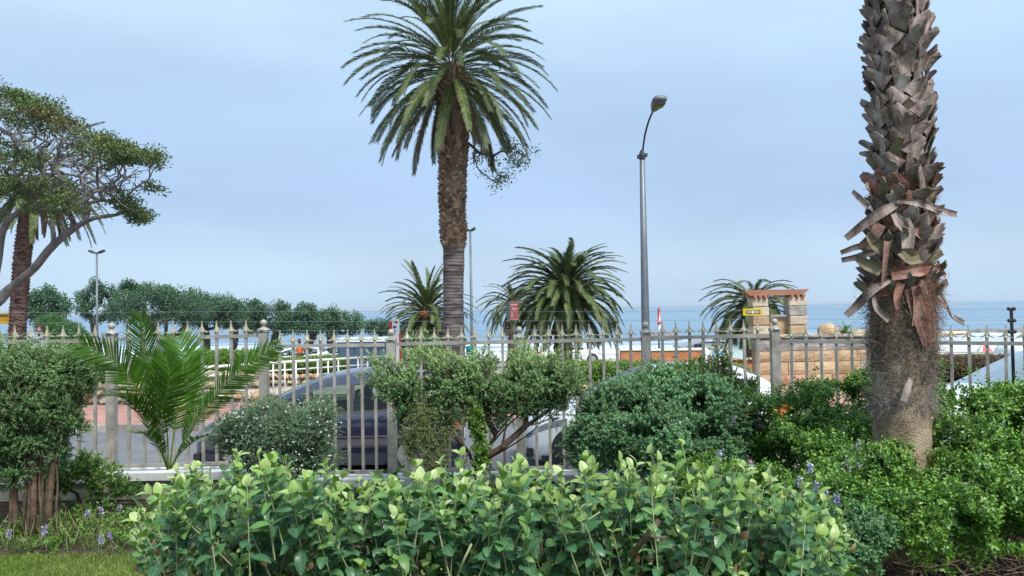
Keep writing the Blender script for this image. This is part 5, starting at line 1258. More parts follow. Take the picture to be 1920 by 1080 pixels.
# ------------------------------------------------------------------ near palm trunk with old leaf bases
D = 6.0; bx = at(1692, 900, D)[0]; s6 = D / FPX
root = thing('fan_palm', 'near palm trunk with grey criss cross leaf bases and torn hanging straps at the right', 'palm tree', (bx, D, 0))
def cpx(py): return np.interp(py, [-200, 0, 130, 260, 420, 560, 640, 760, 850], [1680, 1683, 1684, 1690, 1692, 1692, 1692, 1691, 1690])
cpath = [np.array([bx, D, -.1])] + [at(cpx(py), py, D) for py in (850, 760, 640, 560, 420, 260, 130, 0, -200)]
zf = lambda py: at(1690, py, D)[2]
def trad(z): return np.interp(z, [-.1, zf(850), zf(800), zf(740), zf(700), zf(600), zf(540), zf(400), zf(200), zf(0), 8], np.array([.215, .200, .197, .196, .205, .212, .205, .180, .170, .165, .165]))
topc = cpath[-1].copy(); cpath += [topc + np.array([-.02, 0, .9]), topc + np.array([0, 0, 2.2])]
def cloth_mat():
    m, t, b = base_mat('woven_palm_fibre')
    g = N(t, 'ShaderNodeNewGeometry'); mpn = N(t, 'ShaderNodeMapping'); mpn.inputs['Scale'].default_value = (60, 60, 95); t.links.new(g.outputs['Position'], mpn.inputs[0])
    v = N(t, 'ShaderNodeTexVoronoi'); v.inputs['Scale'].default_value = 1.5; t.links.new(mpn.outputs[0], v.inputs['Vector'])
    n1 = N(t, 'ShaderNodeTexNoise'); n1.inputs['Scale'].default_value = 5; n1.inputs['Detail'].default_value = 6; t.links.new(g.outputs['Position'], n1.inputs['Vector'])
    r = N(t, 'ShaderNodeValToRGB'); e = r.color_ramp.elements; e[0].position = .35; e[0].color = (.20, .14, .095, 1); e[1].position = .65; e[1].color = (.48, .37, .26, 1); t.links.new(n1.outputs[0], r.inputs[0])
    mr_ = N(t, 'ShaderNodeMapRange'); mr_.inputs[1].default_value = .1; mr_.inputs[2].default_value = .8; mr_.inputs[3].default_value = 1.25; mr_.inputs[4].default_value = .45; t.links.new(v.outputs['Distance'], mr_.inputs[0])
    k = N(t, 'ShaderNodeVectorMath', operation='SCALE'); t.links.new(r.outputs[0], k.inputs[0]); t.links.new(mr_.outputs[0], k.inputs['Scale']); t.links.new(k.outputs[0], b.inputs['Base Color'])
    bp = N(t, 'ShaderNodeBump'); bp.inputs['Strength'].default_value = .8; bp.inputs['Distance'].default_value = .008; bp.invert = True; t.links.new(v.outputs['Distance'], bp.inputs['Height']); t.links.new(bp.outputs[0], b.inputs['Normal']); b.inputs['Roughness'].default_value = .95
    return m
base = np.array([bx, D, 0.0])
Pc = spline(cpath, 160); 
V, F = tube_geo(Pc, trad(Pc[:, 2]), 30); c = np.repeat(Pc, 30, 0); V = c + (V - c) * (1 + .05 * (vnoise(V, 2.2, 2) - .5) * 2 + .03 * (vnoise(V, 7, 3) - .5) * 2)[:, None]
kz = np.searchsorted(Pc[:, 2], zf(548)); F0 = F[:kz * 30]; F1 = F[kz * 30:]
obj('trunk', mk_mesh('trunk', V - base, F0, [cloth_mat()], True), root)
obj('upper_trunk', mk_mesh('upper_trunk', V - base, F1, [noise_mat('dark_fibrous_core', (.035, .025, .022), (.10, .07, .055), 14, .95, .8, 80, bdist=.01)], True), root)
boot_g = noise_mat('weathered_leaf_base', (.09, .062, .058), (.40, .325, .305), 9, .9, .8, 60, spec=.12, c3=(.22, .168, .157), rnd=.28, stretch=(1, 1, .35), bdist=.006)
boot_r = noise_mat('reddish_leaf_base', (.15, .05, .04), (.28, .17, .14), 10, .75, .6, 60, rnd=.2)
boot_o = noise_mat('olive_leaf_base', (.12, .10, .055), (.21, .17, .11), 9, .75, .6, 50, rnd=.2)
def boot_mesh(L, w0, w1, curl, th, mat, seed, bendf=.0):
    rs = np.random.RandomState(seed); nt, nu = 6, 5; top = []; bot = []
    for i in range(nt):
        t = i / (nt - 1); ww = w0 + (w1 - w0) * t ** .7; 
        for j in range(nu):
            u = j / (nu - 1) * 2 - 1; z = bendf * t * t * L + curl * ww * (1 - u * u) * .5 + rs.uniform(-.002, .002); y = L * t
            if i == nt - 1: y += rs.uniform(-.015, .012)
            top.append((u * ww / 2, y, z + th * .5)); bot.append((u * ww / 2, y, z - th * .5 * (1 - .5 * abs(u))))
    V = np.array(top + bot); n = nt * nu; q = lambda i, j: i * nu + j; F = []
    for i in range(nt - 1):
        for j in range(nu - 1): F.append((q(i, j), q(i, j + 1), q(i + 1, j + 1), q(i + 1, j))); F.append((q(i, j) + n, q(i + 1, j) + n, q(i + 1, j + 1) + n, q(i, j + 1) + n))
    for i in range(nt - 1): F.append((q(i, 0), q(i + 1, 0), q(i + 1, 0) + n, q(i, 0) + n)); F.append((q(i, nu - 1), q(i, nu - 1) + n, q(i + 1, nu - 1) + n, q(i + 1, nu - 1)))
    for j in range(nu - 1): F.append((q(nt - 1, j), q(nt - 1, j + 1), q(nt - 1, j + 1) + n, q(nt - 1, j) + n))
    return mk_mesh('leaf_base', V, F, [mat], False)
rs = np.random.RandomState(31)
boots = [boot_mesh(rs.uniform(.15, .20), rs.uniform(.115, .15), rs.uniform(.045, .065), rs.uniform(.12, .3), .009, boot_g, k, rs.uniform(.0, .35)) for k in range(9)]
boots_o = [boot_mesh(.17, .10, .06, .2, .012, boot_o, 20 + k) for k in range(3)]; boots_r = [boot_mesh(.16, .085, .05, .2, .012, boot_r, 30 + k) for k in range(3)]
def set_frame(o, pos, along, outw):
    a = unit(np.array(along, float)); x = unit(np.cross(a, outw)); z = np.cross(x, a)
    o.matrix_local = Matrix(((x[0], a[0], z[0], pos[0]), (x[1], a[1], z[1], pos[1]), (x[2], a[2], z[2], pos[2]), (0, 0, 0, 1)))
zA, zB = zf(545), zf(-40); n = 298
for i in range(n):
    row = i // 10; z = zA + (zB - zA) * (row + rs.uniform(-.22, .22)) / 29.8; az = (i % 10) * .6283 + (row % 2) * .314 + row * .13 + rs.uniform(-.11, .11); C = np.array([np.interp(z, Pc[:, 2], Pc[:, 0]), np.interp(z, Pc[:, 2], Pc[:, 1]), z]) - base
    o_ = np.array([math.cos(az), math.sin(az), 0]); tn = np.array([-math.sin(az), math.cos(az), 0]); py = 540 - (z - EYE) / s6 + 30
    tw = (1 if row % 2 else -1) * rs.uniform(.45, 1.15) * (1 if rs.rand() < .9 else -1); tilt = rs.uniform(.16, .40)
    if z < zf(300): tilt += rs.uniform(0, .35)
    if z < zf(430): tilt += rs.uniform(0, .4); tw *= 1.3
    if rs.rand() < .18: tilt += rs.uniform(.2, .6)
    pool = boots
    if z < zf(260) and rs.rand() < .16: pool = boots_o
    if zf(430) < z < zf(330) and rs.rand() < .3: pool = boots_r
    if z < zf(470) and rs.rand() < .35: pool = boots_r if rs.rand() < .6 else boots_o
    b = obj('leaf_base', pool[rs.randint(len(pool))], root); set_frame(b, C + o_ * trad(z) * rs.uniform(.90, 1.0) - np.array([0, 0, .05]), np.array([0, 0, 1.0]) + o_ * tilt + tn * tw, o_ + tn * rs.uniform(-.3, .3))
    k_ = rs.uniform(.85, 1.18); tilt += .0; b.scale = (k_, k_, k_)
zz = rs.uniform(zf(-40), Pc[-1][2] - .1, 260); az = rs.uniform(0, 6.28, 260); o_ = np.stack([np.cos(az), np.sin(az), 0 * az], 1); C = np.stack([np.interp(zz, Pc[:, 2], Pc[:, 0]), np.interp(zz, Pc[:, 2], Pc[:, 1]), zz], 1) - base + o_ * .16
stuff(obj('upper_leaf_bases', leaves_mesh('upper_leaf_bases', C, unit(o_ * .3 + [0, 0, 1] + rs.normal(0, .3, (260, 3))), o_, .18, rs.rand(260), (wedge_t()[0] * np.array([.5, 1, .5]), wedge_t()[1], None), boot_g), root))
def ribbon(path, w_, mat, th=.005, curl=-.22, seed=0):
    rs = np.random.RandomState(seed); P = spline(path, 14); k = len(P); T = unit(np.gradient(P, axis=0)); out = unit(P - np.array([bx, D, 0]) * [1, 1, 0] - P * [0, 0, 1]); out[:, 2] = 0; out = unit(out + [0, -.5, 0])
    S = unit(np.cross(T, out)); Nn = np.cross(S, T); t = np.linspace(0, 1, k); ww = np.interp(t, np.linspace(0, 1, len(w_)), w_)
    V = []; 
    for sg in (.5, -.5):
        for u in (-1, -.4, .4, 1): V.append(P + S * (u * ww / 2)[:, None] + Nn * ((curl * ww * (1 - u * u)) + sg * th)[:, None])
    V = np.stack(V, 1).reshape(-1, 3); F = []
    for i in range(k - 1):
        a = i * 8; b = a + 8
        for j in range(3): F.append((a + j, a + j + 1, b + j + 1, b + j)); F.append((a + 4 + j, b + 4 + j, b + 5 + j, a + 5 + j))
        F.append((a, b, b + 4, a + 4)); F.append((a + 3, a + 7, b + 7, b + 3))
    e = (k - 1) * 8; F += [(e, e + 1, e + 5, e + 4), (e + 1, e + 2, e + 6, e + 5), (e + 2, e + 3, e + 7, e + 6)]
    return obj('hanging_strap', mk_mesh('hanging_strap', V - base, F, [mat], False), root)
f_ = -.24
for i, (pts, w_, m_) in enumerate([
        ([(1690, 378, -.2), (1650, 400, -.22), (1618, 422, -.16), (1586, 447, -.1)], (10, 20, 18, 13), boot_g), ([(1682, 376, -.22), (1728, 382, -.24), (1765, 395, -.16), (1795, 402, -.1)], (6, 14, 15, 11), boot_g),
        ([(1698, 408, -.26), (1703, 430, -.29), (1702, 466, -.27)], (12, 26, 22), boot_g), ([(1675, 400, -.25), (1690, 418, -.3), (1700, 432, -.29)], (10, 22, 16), boot_g), ([(1645, 462, -.15), (1612, 462, -.12), (1576, 474, -.06)], (14, 12, 9), boot_g),
        ([(1640, 470, -.15), (1606, 482, -.1), (1578, 488, -.06)], (14, 12, 10), boot_g), ([(1672, 515, -.25), (1715, 508, -.28), (1752, 503, -.2), (1774, 517, -.14)], (22, 25, 20, 9), boot_r),
        ([(1668, 526, -.25), (1634, 545, -.24), (1608, 572, -.16), (1586, 592, -.12)], (8, 16, 18, 12), boot_g), ([(1638, 552, -.22), (1644, 578, -.28), (1668, 601, -.3)], (6, 10, 11), boot_g),
        ([(1703, 540, -.24), (1718, 580, -.26), (1730, 615, -.25), (1738, 648, -.24)], (14, 24, 26, 20), boot_r), ([(1736, 540, -.2), (1742, 590, -.22), (1750, 642, -.2)], (20, 26, 18), boot_r), ([(1716, 536, -.25), (1722, 570, -.27), (1716, 612, -.26)], (16, 20, 12), boot_r), ([(1690, 530, -.25), (1682, 556, -.27), (1684, 580, -.27)], (14, 13, 8), boot_r), ([(1650, 420, -.24), (1640, 440, -.22), (1612, 462, -.14)], (22, 20, 10), boot_r), ([(1720, 430, -.25), (1738, 446, -.2), (1760, 436, -.12)], (22, 18, 9), boot_r),
        ([(1750, 533, -.1), (1772, 562, -.06), (1786, 592, -.04), (1809, 606, -.02)], (7, 9, 13, 13), boot_g), ([(1664, 452, -.26), (1660, 490, -.28), (1657, 528, -.27)], (12, 9, 8), boot_r),
        ([(1600, 480, -.08), (1622, 494, -.16), (1652, 508, -.22)], (8, 20, 22), boot_o), ([(1598, 358, -.05), (1612, 372, -.12), (1628, 388, -.16)], (8, 12, 12), boot_g), ([(1708, 710, -.24), (1701, 730, -.27), (1694, 752, -.27)], (10, 13, 12), boot_g),
        ([(1740, 560, -.12), (1760, 566, -.1), (1776, 576, -.08)], (12, 14, 10), boot_g), ([(1690, 470, -.25), (1712, 486, -.27), (1742, 470, -.2), (1756, 456, -.12)], (20, 26, 20, 10), boot_o), ([(1735, 395, -.2), (1748, 372, -.12), (1765, 350, -.08)], (16, 16, 9), boot_g),
        ([(1742, 440, -.15), (1756, 420, -.1), (1764, 410, -.06)], (14, 14, 8), boot_g), ([(1660, 470, -.24), (1640, 455, -.22), (1628, 440, -.2)], (26, 22, 12), boot_o)]):
    ribbon([at(a, b, D + c_) for a, b, c_ in pts], np.array(w_) * s6 * .96, m_, seed=i)
# loose fibres
def fibres(z0, z1, n, mat, L, r_, seed, outk=.35, droop=.3):
    rs = np.random.RandomState(seed); z = rs.uniform(z0, z1, n); az = rs.uniform(0, 6.28, n); o_ = np.stack([np.cos(az), np.sin(az), 0 * az], 1); tn = np.stack([-np.sin(az), np.cos(az), 0 * az], 1)
    C = np.stack([np.interp(z, Pc[:, 2], Pc[:, 0]), np.interp(z, Pc[:, 2], Pc[:, 1]), z], 1) - base; P = C + o_ * (trad(z) * .99)[:, None]
    d = unit(o_ * rs.uniform(.05, outk, (n, 1)) + tn * rs.normal(0, .9, (n, 1)) + np.array([0, 0, 1]) * rs.normal(-.05, .75, (n, 1))); A = []; B = []; ra = []; st = (L * rs.uniform(.5, 1.4, n) / 4)[:, None]
    for k in range(4):
        Q = P + d * st; A.append(P); B.append(Q); P = Q; d = unit(d + rs.normal(0, .42, d.shape) + [0, 0, -droop * .3])
        # stay outside the trunk
    A = np.concatenate(A); B = np.concatenate(B); return stuff(obj('fibres', segs_mesh('fibres', A, B, r_, r_ * .8, mat, 3), root))
fib_g = noise_mat('grey_fibre', (.13, .11, .10), (.36, .32, .30), 30, .9, 0); fib_r = noise_mat('rusty_fibre', (.22, .10, .05), (.40, .22, .13), 20, .9, 0); fib_d = noise_mat('dark_fibre', (.08, .058, .05), (.22, .165, .135), 20, .9, 0)
fibres(zf(700), zf(540), 2600, fib_d, .12, .0014, 1, .32); fibres(zf(755), zf(545), 1500, fib_g, .13, .0013, 2, .32); fibres(zf(560), zf(515), 700, fib_r, .13, .0013, 3, .6, .8)
fibres(zf(640), zf(500), 900, fib_r, .10, .0014, 14, .5, .9); fibres(zf(420), zf(340), 700, fib_r, .11, .0013, 4, .6); fibres(zf(765), zf(735), 500, fib_g, .12, .0013, 5, .7, .8); fibres(zf(520), zf(-50), 900, fib_d, .08, .0012, 6, .4); fibres(0.1, zf(755), 1100, fib_r, .05, .0011, 7, .2)
rs = np.random.RandomState(5)
fan_m = leaf_mat('fan_palm_leaflets', [(0, (.04, .08, .03)), (1, (.10, .16, .05))], .4, .2, .45)
cr_f = [frond_mesh(arc(1.5, e, 40, twist=.1), fan_m, 34, .5, .03, rs, vee=.3, fwd=(.8, 2.), start=.45, rr=.015) for e in (75, 50, 30, 12)]
for i in range(30):
    o = obj('frond', cr_f[min(3, i // 8)], root, tuple(Pc[-1] - base)); o.rotation_euler = (rs.uniform(-.1, .1), 0, i * 2.4)

# ------------------------------------------------------------------ garden shrubs
bark_b = noise_mat('brown_shrub_bark', (.055, .036, .025), (.15, .10, .068), 14, .9, .6, 60, bdist=.005)
bark_p = noise_mat('pale_green_stem', (.20, .24, .12), (.34, .36, .22), 14, .7, .3, 60, bdist=.003)
def bush(label, blobs, nsh, L, nleaf, leaf, lm, seed, name='shrub', rmin=.55, up=.3, roots=None, thin=None, tm=None, per=2, a0=70, a1=25, tb=.25, tt=.95, ntg=120, r_tip=.003, bm=None, group=None, catn='shrub', zb=0.0, jit=.35, tj=.15, stems=True, amp=.07, topt=.25):
    rs = np.random.RandomState(seed); P, nr = blob_points(blobs, nsh, rs, rmin, up, thin, amp)
    ok = P[:, 2] > zb + .01; P, nr = P[ok], nr[ok]; b0 = np.array([np.mean([b[0][0] for b in blobs]), np.mean([b[0][1] for b in blobs]), zb]) if roots is None else np.array([roots[0][0][0], roots[0][0][1], zb])
    root = thing(name, label, catn, tuple(b0), group); D_ = unit(nr + rs.normal(0, jit, P.shape)); Ls = L * rs.uniform(.6, 1.3, len(P)); P0 = P - D_ * Ls[:, None] * .6
    p, d, nn, sz, ti = shoots(P0 - b0, D_, Ls, nleaf, leaf, rs, a0, a1, per, tb=tb, tt=tt, tj=tj)
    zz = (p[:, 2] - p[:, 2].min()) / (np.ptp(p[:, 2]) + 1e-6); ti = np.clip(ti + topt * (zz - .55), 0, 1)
    stuff(obj('leaves', leaves_mesh('leaves', p, d, nn, sz, ti, tm or tmpl_small(.30), lm), root))
    if stems: stuff(obj('twigs', segs_mesh('twigs', P0 - b0, P0 + D_ * Ls[:, None] * .9 - b0, .0022, .0010, bark_p if bm is None else bm, 3), root))
    if roots is None: roots = [[np.array([b0[0] + dx, b0[1], zb]), np.array([b0[0] + dx * 1.4, b0[1], zb + .15])] for dx in (-.08, .05)]
    k = rs.choice(len(P0), min(ntg, len(P0)), replace=False); T = P0[k]
    dm = np.stack([np.min(np.linalg.norm(T[:, None] - np.array(l)[None], axis=2), axis=1) for l in roots], 1); who = dm.argmin(1)
    for q, l in enumerate(roots):
        if (who == q).any():
            a_, b_, r1, r2 = grow(l, T[who == q], rs, .10, 0, .08, r_tip, 2.1); obj('branches', segs_mesh('branches', a_ - b0, b_ - b0, r1, r2, bark_b, 6), root)
    return root, b0
# umbrella shaped shrub
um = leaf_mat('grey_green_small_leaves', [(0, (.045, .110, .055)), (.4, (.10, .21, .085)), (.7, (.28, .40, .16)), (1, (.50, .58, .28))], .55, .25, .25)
Y = 7.35
bl = [blob(x, y, Y + dy, rx, ry, rd) for x, y, rx, ry, rd, dy in ((745, 728, 40, 34, .22, 0), (790, 706, 52, 38, .30, .05), (850, 712, 52, 44, .32, 0), (905, 706, 55, 44, .32, .05), (960, 712, 55, 46, .32, 0), (1015, 704, 55, 44, .32, 0), (1052, 706, 38, 42, .26, 0), (1000, 748, 50, 32, .2, 0), (820, 755, 40, 34, .22, 0), (900, 760, 40, 26, .2, 0), (950, 765, 34, 26, .2, 0), (755, 765, 30, 34, .2, 0), (1040, 750, 30, 26, .16, 0), (730, 700, 24, 22, .15, 0))]
rp = [[at(878, 985, Y), at(885, 915, Y), at(903, 862, Y), at(930, 815, Y)], [at(903, 862, Y), at(942, 838, Y - .05), at(985, 800, Y - .05), at(1040, 762, Y)], [at(893, 890, Y), at(880, 850, Y), at(856, 820, Y - .1), at(838, 775, Y)], [at(930, 815, Y), at(905, 770, Y), at(880, 740, Y)], [at(812, 960, Y), at(806, 880, Y), at(800, 800, Y)]]
rp[0][0][2] = 0.0; rp[4][0][2] = 0.
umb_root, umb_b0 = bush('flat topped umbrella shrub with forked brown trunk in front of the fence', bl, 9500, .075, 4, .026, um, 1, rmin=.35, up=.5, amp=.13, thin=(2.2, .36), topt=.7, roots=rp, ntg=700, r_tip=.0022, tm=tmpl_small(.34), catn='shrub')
for pts, ra in ((rp[0], (.027, .022, .017, .012)), (rp[1], (.015, .012, .009, .005)), (rp[2], (.013, .010, .008, .005)), (rp[3], (.011, .008, .005)), (rp[4], (.010, .008, .005)), ([at(985, 800, Y - .05), at(1030, 785, Y - .1), at(1070, 750, Y - .1)], (.008, .006, .003)), ([at(940, 838, Y), at(950, 790, Y), at(945, 750, Y)], (.008, .006, .004)), ([at(930, 815, Y), at(965, 770, Y), at(975, 740, Y)], (.010, .007, .004)), ([at(915, 840, Y), at(960, 790, Y), at(1010, 755, Y)], (.009, .007, .003)), ([at(900, 870, Y), at(990, 815, Y + .05), at(1035, 770, Y + .05)], (.009, .006, .003)), ([at(838, 775, Y - .1), at(846, 700, Y)], (.008, .004))):
    Pp = spline(np.array(pts), 12); V, F = tube_geo(Pp - umb_b0, np.interp(np.linspace(0, 1, 12), np.linspace(0, 1, len(ra)), ra), 8); obj('limb', mk_mesh('limb', V, F, [bark_b], True), umb_root)
# twiggy hanging growth below its left half
tw = leaf_mat('climber_leaves', [(0, (.05, .09, .025)), (.5, (.11, .16, .05)), (1, (.24, .30, .10))], .5, .25, .35)
bl = [blob(x, y, Y - .1, rx, ry, rd) for x, y, rx, ry, rd in ((800, 795, 34, 55, .16), (812, 850, 30, 40, .15), (775, 780, 22, 40, .12), (838, 790, 14, 40, .1), (770, 840, 20, 35, .1))]
bush('twiggy climbing plant hanging below the left half of the umbrella shrub', bl, 1500, .10, 4, .02, tw, 2, 'climbing_plant', .1, 0, roots=[[at(812, 960, Y - .1) * [1, 1, 0], at(808, 880, Y - .1), at(800, 780, Y - .1)]], ntg=180, r_tip=.002, a0=80, catn='climber')
bush('leafy green vine climbing the middle stem of the umbrella shrub', [blob(x, y, Y - .15, rx, ry, .07) for x, y, rx, ry in ((893, 790, 11, 40), (900, 830, 13, 30), (903, 862, 14, 16))], 260, .06, 3, .045, shrub_g, 3, 'vine', .2, 0, ntg=20, catn='vine', tm=tmpl_mid(.34), zb=0)
# white flowered bush
wf_m = leaf_mat('silver_green_leaves', [(0, (.040, .100, .060)), (.5, (.10, .20, .12)), (.9, (.28, .38, .26)), (1, (.40, .48, .36))], .6, .2, .2)
flw = flat_mat('white_petals', (.72, .73, .74), .6)
Y = 7.55
bl = [blob(x, y, Y, rx, ry, rd) for x, y, rx, ry, rd in ((445, 812, 44, 44, .3), (500, 800, 55, 48, .36), (560, 800, 58, 50, .36), (600, 795, 36, 48, .3), (540, 850, 75, 45, .36), (470, 845, 55, 40, .3), (590, 850, 40, 40, .26), (440, 790, 28, 20, .2))]
bl = [(c_, r_ * .9) for c_, r_ in bl]
root, b0 = bush('silvery bush speckled with small white flowers in front of the blue car', bl, 8500, .06, 5, .022, wf_m, 4, rmin=.40, ntg=160, amp=.11, a0=60, a1=20, tm=tmpl_small(.22))
rs = np.random.RandomState(6); P, nr = blob_points(bl, 420, rs, .93, .2); P = P[P[:, 1] < Y + .05]
p = P.repeat(5, 0) - b0; d = unit(rs.normal(size=p.shape) + [0, -.3, .3]); stuff(obj('flowers', leaves_mesh('flowers', p, d, unit(rs.normal(size=p.shape) + [0, -1, .5]), .012, rs.rand(len(p)), tmpl_small(.45), flw), root))
# large blue green bush
bg_m = leaf_mat('blue_green_leaves', [(0, (.040, .125, .055)), (.5, (.105, .255, .118)), (.85, (.27, .44, .24)), (1, (.36, .52, .31))], .5, .22, .3)
Y = 7.2
bl = [blob(x, y, Y + dy, rx, ry, rd) for x, y, rx, ry, rd, dy in ((1118, 800, 50, 50, .4, 0), (1150, 765, 58, 42, .45, .1), (1205, 735, 62, 44, .5, .1), (1270, 735, 70, 46, .5, .1), (1330, 762, 62, 48, .45, 0), (1370, 790, 50, 46, .4, 0), (1180, 800, 80, 62, .55, -.1), (1260, 810, 90, 62, .6, -.15), (1330, 835, 70, 55, .5, -.1), (1120, 840, 44, 40, .35, 0), (1200, 850, 80, 40, .45, 0))]
bl = [(c_, r_ * np.array([.9, .9, .88])) for c_, r_ in bl]
bush('large dense blue green bush in front of the white hatchback', bl, 19000, .050, 5, .024, bg_m, 5, rmin=.60, ntg=200, a0=80, a1=30, tm=tmpl_small(.26), per=3, amp=.13, thin=(2.6, .36), tb=.1, tt=1.1)
# taller sprigs of the yellow green shrub behind it
yg_m = leaf_mat('fresh_green_leaves', [(0, (.035, .085, .018)), (.5, (.09, .17, .03)), (1, (.24, .34, .07))], .4, .28, .45)
bl = [blob(x, y, 7.6, rx, ry, rd) for x, y, rx, ry, rd in ((1285, 690, 22, 16, .15), (1320, 700, 26, 22, .18), (1352, 680, 8, 30, .05), (1360, 712, 24, 20, .15), (1262, 700, 20, 14, .14), (1392, 738, 20, 16, .15), (1412, 720, 14, 8, .06), (1335, 740, 60, 30, .2))]
bush('yellow green shrub with tall sprigs rising behind the large blue green bush', bl, 1500, .09, 4, .03, yg_m, 6, rmin=.3, up=.7, ntg=80, tm=tmpl_small(.32))
# left bush
lb_m = leaf_mat('left_shrub_leaves', [(0, (.035, .095, .035)), (.5, (.09, .19, .07)), (.85, (.26, .38, .17)), (1, (.38, .48, .25))], .5, .25, .3)
Y = 6.9
bl = [blob(x, y, Y + dy, rx, ry, rd) for x, y, rx, ry, rd, dy in ((-30, 700, 60, 60, .4, 0), (30, 690, 60, 52, .4, 0), (90, 685, 56, 46, .4, 0), (130, 705, 40, 46, .3, 0), (-10, 770, 60, 60, .4, 0), (60, 760, 60, 60, .4, 0), (115, 765, 38, 48, .3, 0), (20, 830, 55, 48, .3, 0), (-30, 850, 50, 60, .3, .1), (75, 815, 42, 30, .25, 0), (140, 790, 24, 22, .12, -.1), (158, 695, 26, 30, .2, 0), (30, 880, 40, 34, .2, 0), (75, 868, 22, 30, .12, .1), (118, 840, 16, 18, .1, 0))]
rp = [[at(88, 965, Y) * [1, 1, 0], at(92, 920, Y), at(100, 870, Y), at(122, 815, Y), at(150, 745, Y)], [at(58, 965, Y) * [1, 1, 0], at(62, 900, Y), at(66, 830, Y), at(60, 760, Y)], [at(30, 965, Y) * [1, 1, 0], at(24, 880, Y), at(10, 800, Y)], [at(-10, 965, Y) * [1, 1, 0], at(-14, 880, Y), at(-20, 800, Y)], [at(76, 965, Y) * [1, 1, 0], at(80, 900, Y), at(76, 830, Y)]]
root, b0 = bush('tall leafy shrub with bare brown stems at the left edge', bl, 9000, .085, 4, .032, lb_m, 7, rmin=.4, roots=rp, ntg=300, r_tip=.0045, tm=tmpl_mid(.22), up=.35, amp=.13)
for k, (pa, w_) in enumerate((([(90, 968), (97, 900), (103, 862), (128, 800)], .029), ([(62, 968), (64, 880), (62, 820)], .030), ([(20, 968), (22, 890), (14, 820)], .018), ([(44, 968), (48, 890), (40, 800)], .012), ([(104, 968), (108, 900), (98, 820)], .010), ([(-4, 968), (-2, 890), (4, 820)], .014), ([(78, 968), (74, 900), (82, 830)], .012))):
    Pth = spline([at(x, y, Y - .03) for x, y in pa], 12); Pth[0, 2] = -.02; V, F = tube_geo(Pth - b0, np.linspace(w_, w_ * .6, 12) * (1 + .15 * np.sin(np.arange(12) * 2.1 + k)), 9); obj('stem', mk_mesh('stem', V, F, [bark_b], True), root)
# dry grassy shoots between its stems
gm = leaf_mat('garden_grass', [(0, (.045, .10, .02)), (.5, (.10, .17, .035)), (1, (.26, .27, .12))], .5, .3, .35)
def grass(name, label, n, rect, h, seed, lm=gm, wd=.05, catn='grass', zoff=0.0, lean=.4, dens=None, tmin=0, tmax=1):
    rs = np.random.RandomState(seed); x = rs.uniform(rect[0], rect[1], n); y = rs.uniform(rect[2], rect[3], n); P = np.stack([x, y, np.full(n, zoff)], 1)
    if dens: P = P[dens(P)]
    n = len(P); d = unit(np.stack([rs.normal(0, lean, n), rs.normal(0, lean, n), np.ones(n)], 1)); nn = unit(rs.normal(size=(n, 3)) * [1, 1, .2])
    o = obj(name, leaves_mesh(name, P, d, nn, h * rs.uniform(.5, 1.3, n), np.clip(rs.normal(.45, .25, n), tmin, tmax), tmpl_blade(wd), lm)); tag(o, label, catn, kind='stuff'); return o
Xp = lambda px, D: (px - 960) / FPX * D
lawn_m = leaf_mat('lawn_blades', [(0, (.07, .13, .02)), (.5, (.15, .24, .04)), (.85, (.27, .33, .09)), (1, (.42, .37, .20))], .5, .35, .3)
V = np.array([(-9, -6, .004), (9, -6, .004), (9, 4.0, .004), (2.6, 4.9, .004), (1.2, 5.9, .004), (-.6, 6.1, .004), (-2.4, 6.15, .004), (-3.6, 6.25, .004), (-9, 6.3, .004)])
struct('lawn', mk_mesh('lawn', V, [tuple(range(9))], M['lawn']))
grass('lawn_tufts', 'pale dry tufts scattered through the lawn in the lower left corner', 9000, (-4.4, -1.6, 4.9, 6.2), .05, 9, leaf_mat('dry_lawn', [(0, (.16, .20, .05)), (1, (.48, .44, .24))], .6, .3, .2), .04, zoff=.004, lean=.8, dens=lambda P: vnoise(P, 1.6, 5) > .5)
grass('lawn_grass', 'short mown lawn grass in the lower left corner', 90000, (-4.4, -1.6, 4.9, 6.22), .036, 1, lawn_m, .055, zoff=.004, lean=.7, dens=lambda P: vnoise(P, .8, 4) + .25 > P[:, 1] - 5.72)
grass('weed_grass', 'longer grass and weeds along the edge of the left bed', 1500, (-4.6, -2.2, 6.3, 7.7), .10, 2, gm, .035, lean=.6, dens=lambda P: vnoise(P, .55, 7) > .5)
grass('dry_grass', 'tufts of long dry grass under the left shrub', 150, (-4.6, -3.3, 6.5, 7.2), .24, 3, leaf_mat('dry_grass_blades', [(0, (.14, .15, .06)), (1, (.38, .34, .20))], .6, .3, .3), .022, lean=.35, dens=lambda P: vnoise(P, .7, 9) > .4)
# low leafy cover
gc_m = leaf_mat('ground_cover_leaves', [(0, (.028, .090, .020)), (.4, (.075, .19, .030)), (.8, (.22, .38, .06)), (1, (.33, .48, .10))], .38, .28, .5)
def cover(name, label, blobs, nsh, leaf, seed, lm=gc_m, rmin=.6, L=.06, thin=(.9, .36), tm=None, catn='ground cover', up=.5, n=3, per=2, twn=0, zmin=.005, amp=.10):
    rs = np.random.RandomState(seed); P, nr = blob_points(blobs, nsh, rs, rmin, up, thin, amp); k = P[:, 2] > zmin; P, nr = P[k], nr[k]; D_ = unit(nr + rs.normal(0, .4, P.shape)); Ls = L * rs.uniform(.6, 1.4, len(P)); P0 = P - D_ * Ls[:, None] * .5
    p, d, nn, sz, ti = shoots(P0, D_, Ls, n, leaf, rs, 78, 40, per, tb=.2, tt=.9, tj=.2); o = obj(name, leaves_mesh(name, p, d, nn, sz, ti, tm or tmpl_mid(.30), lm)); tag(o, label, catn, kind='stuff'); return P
g = lambda x, y, z, rx, ry, rz: (np.array([x, y, z]), np.array([rx, ry, rz]))
rs = np.random.RandomState(8)
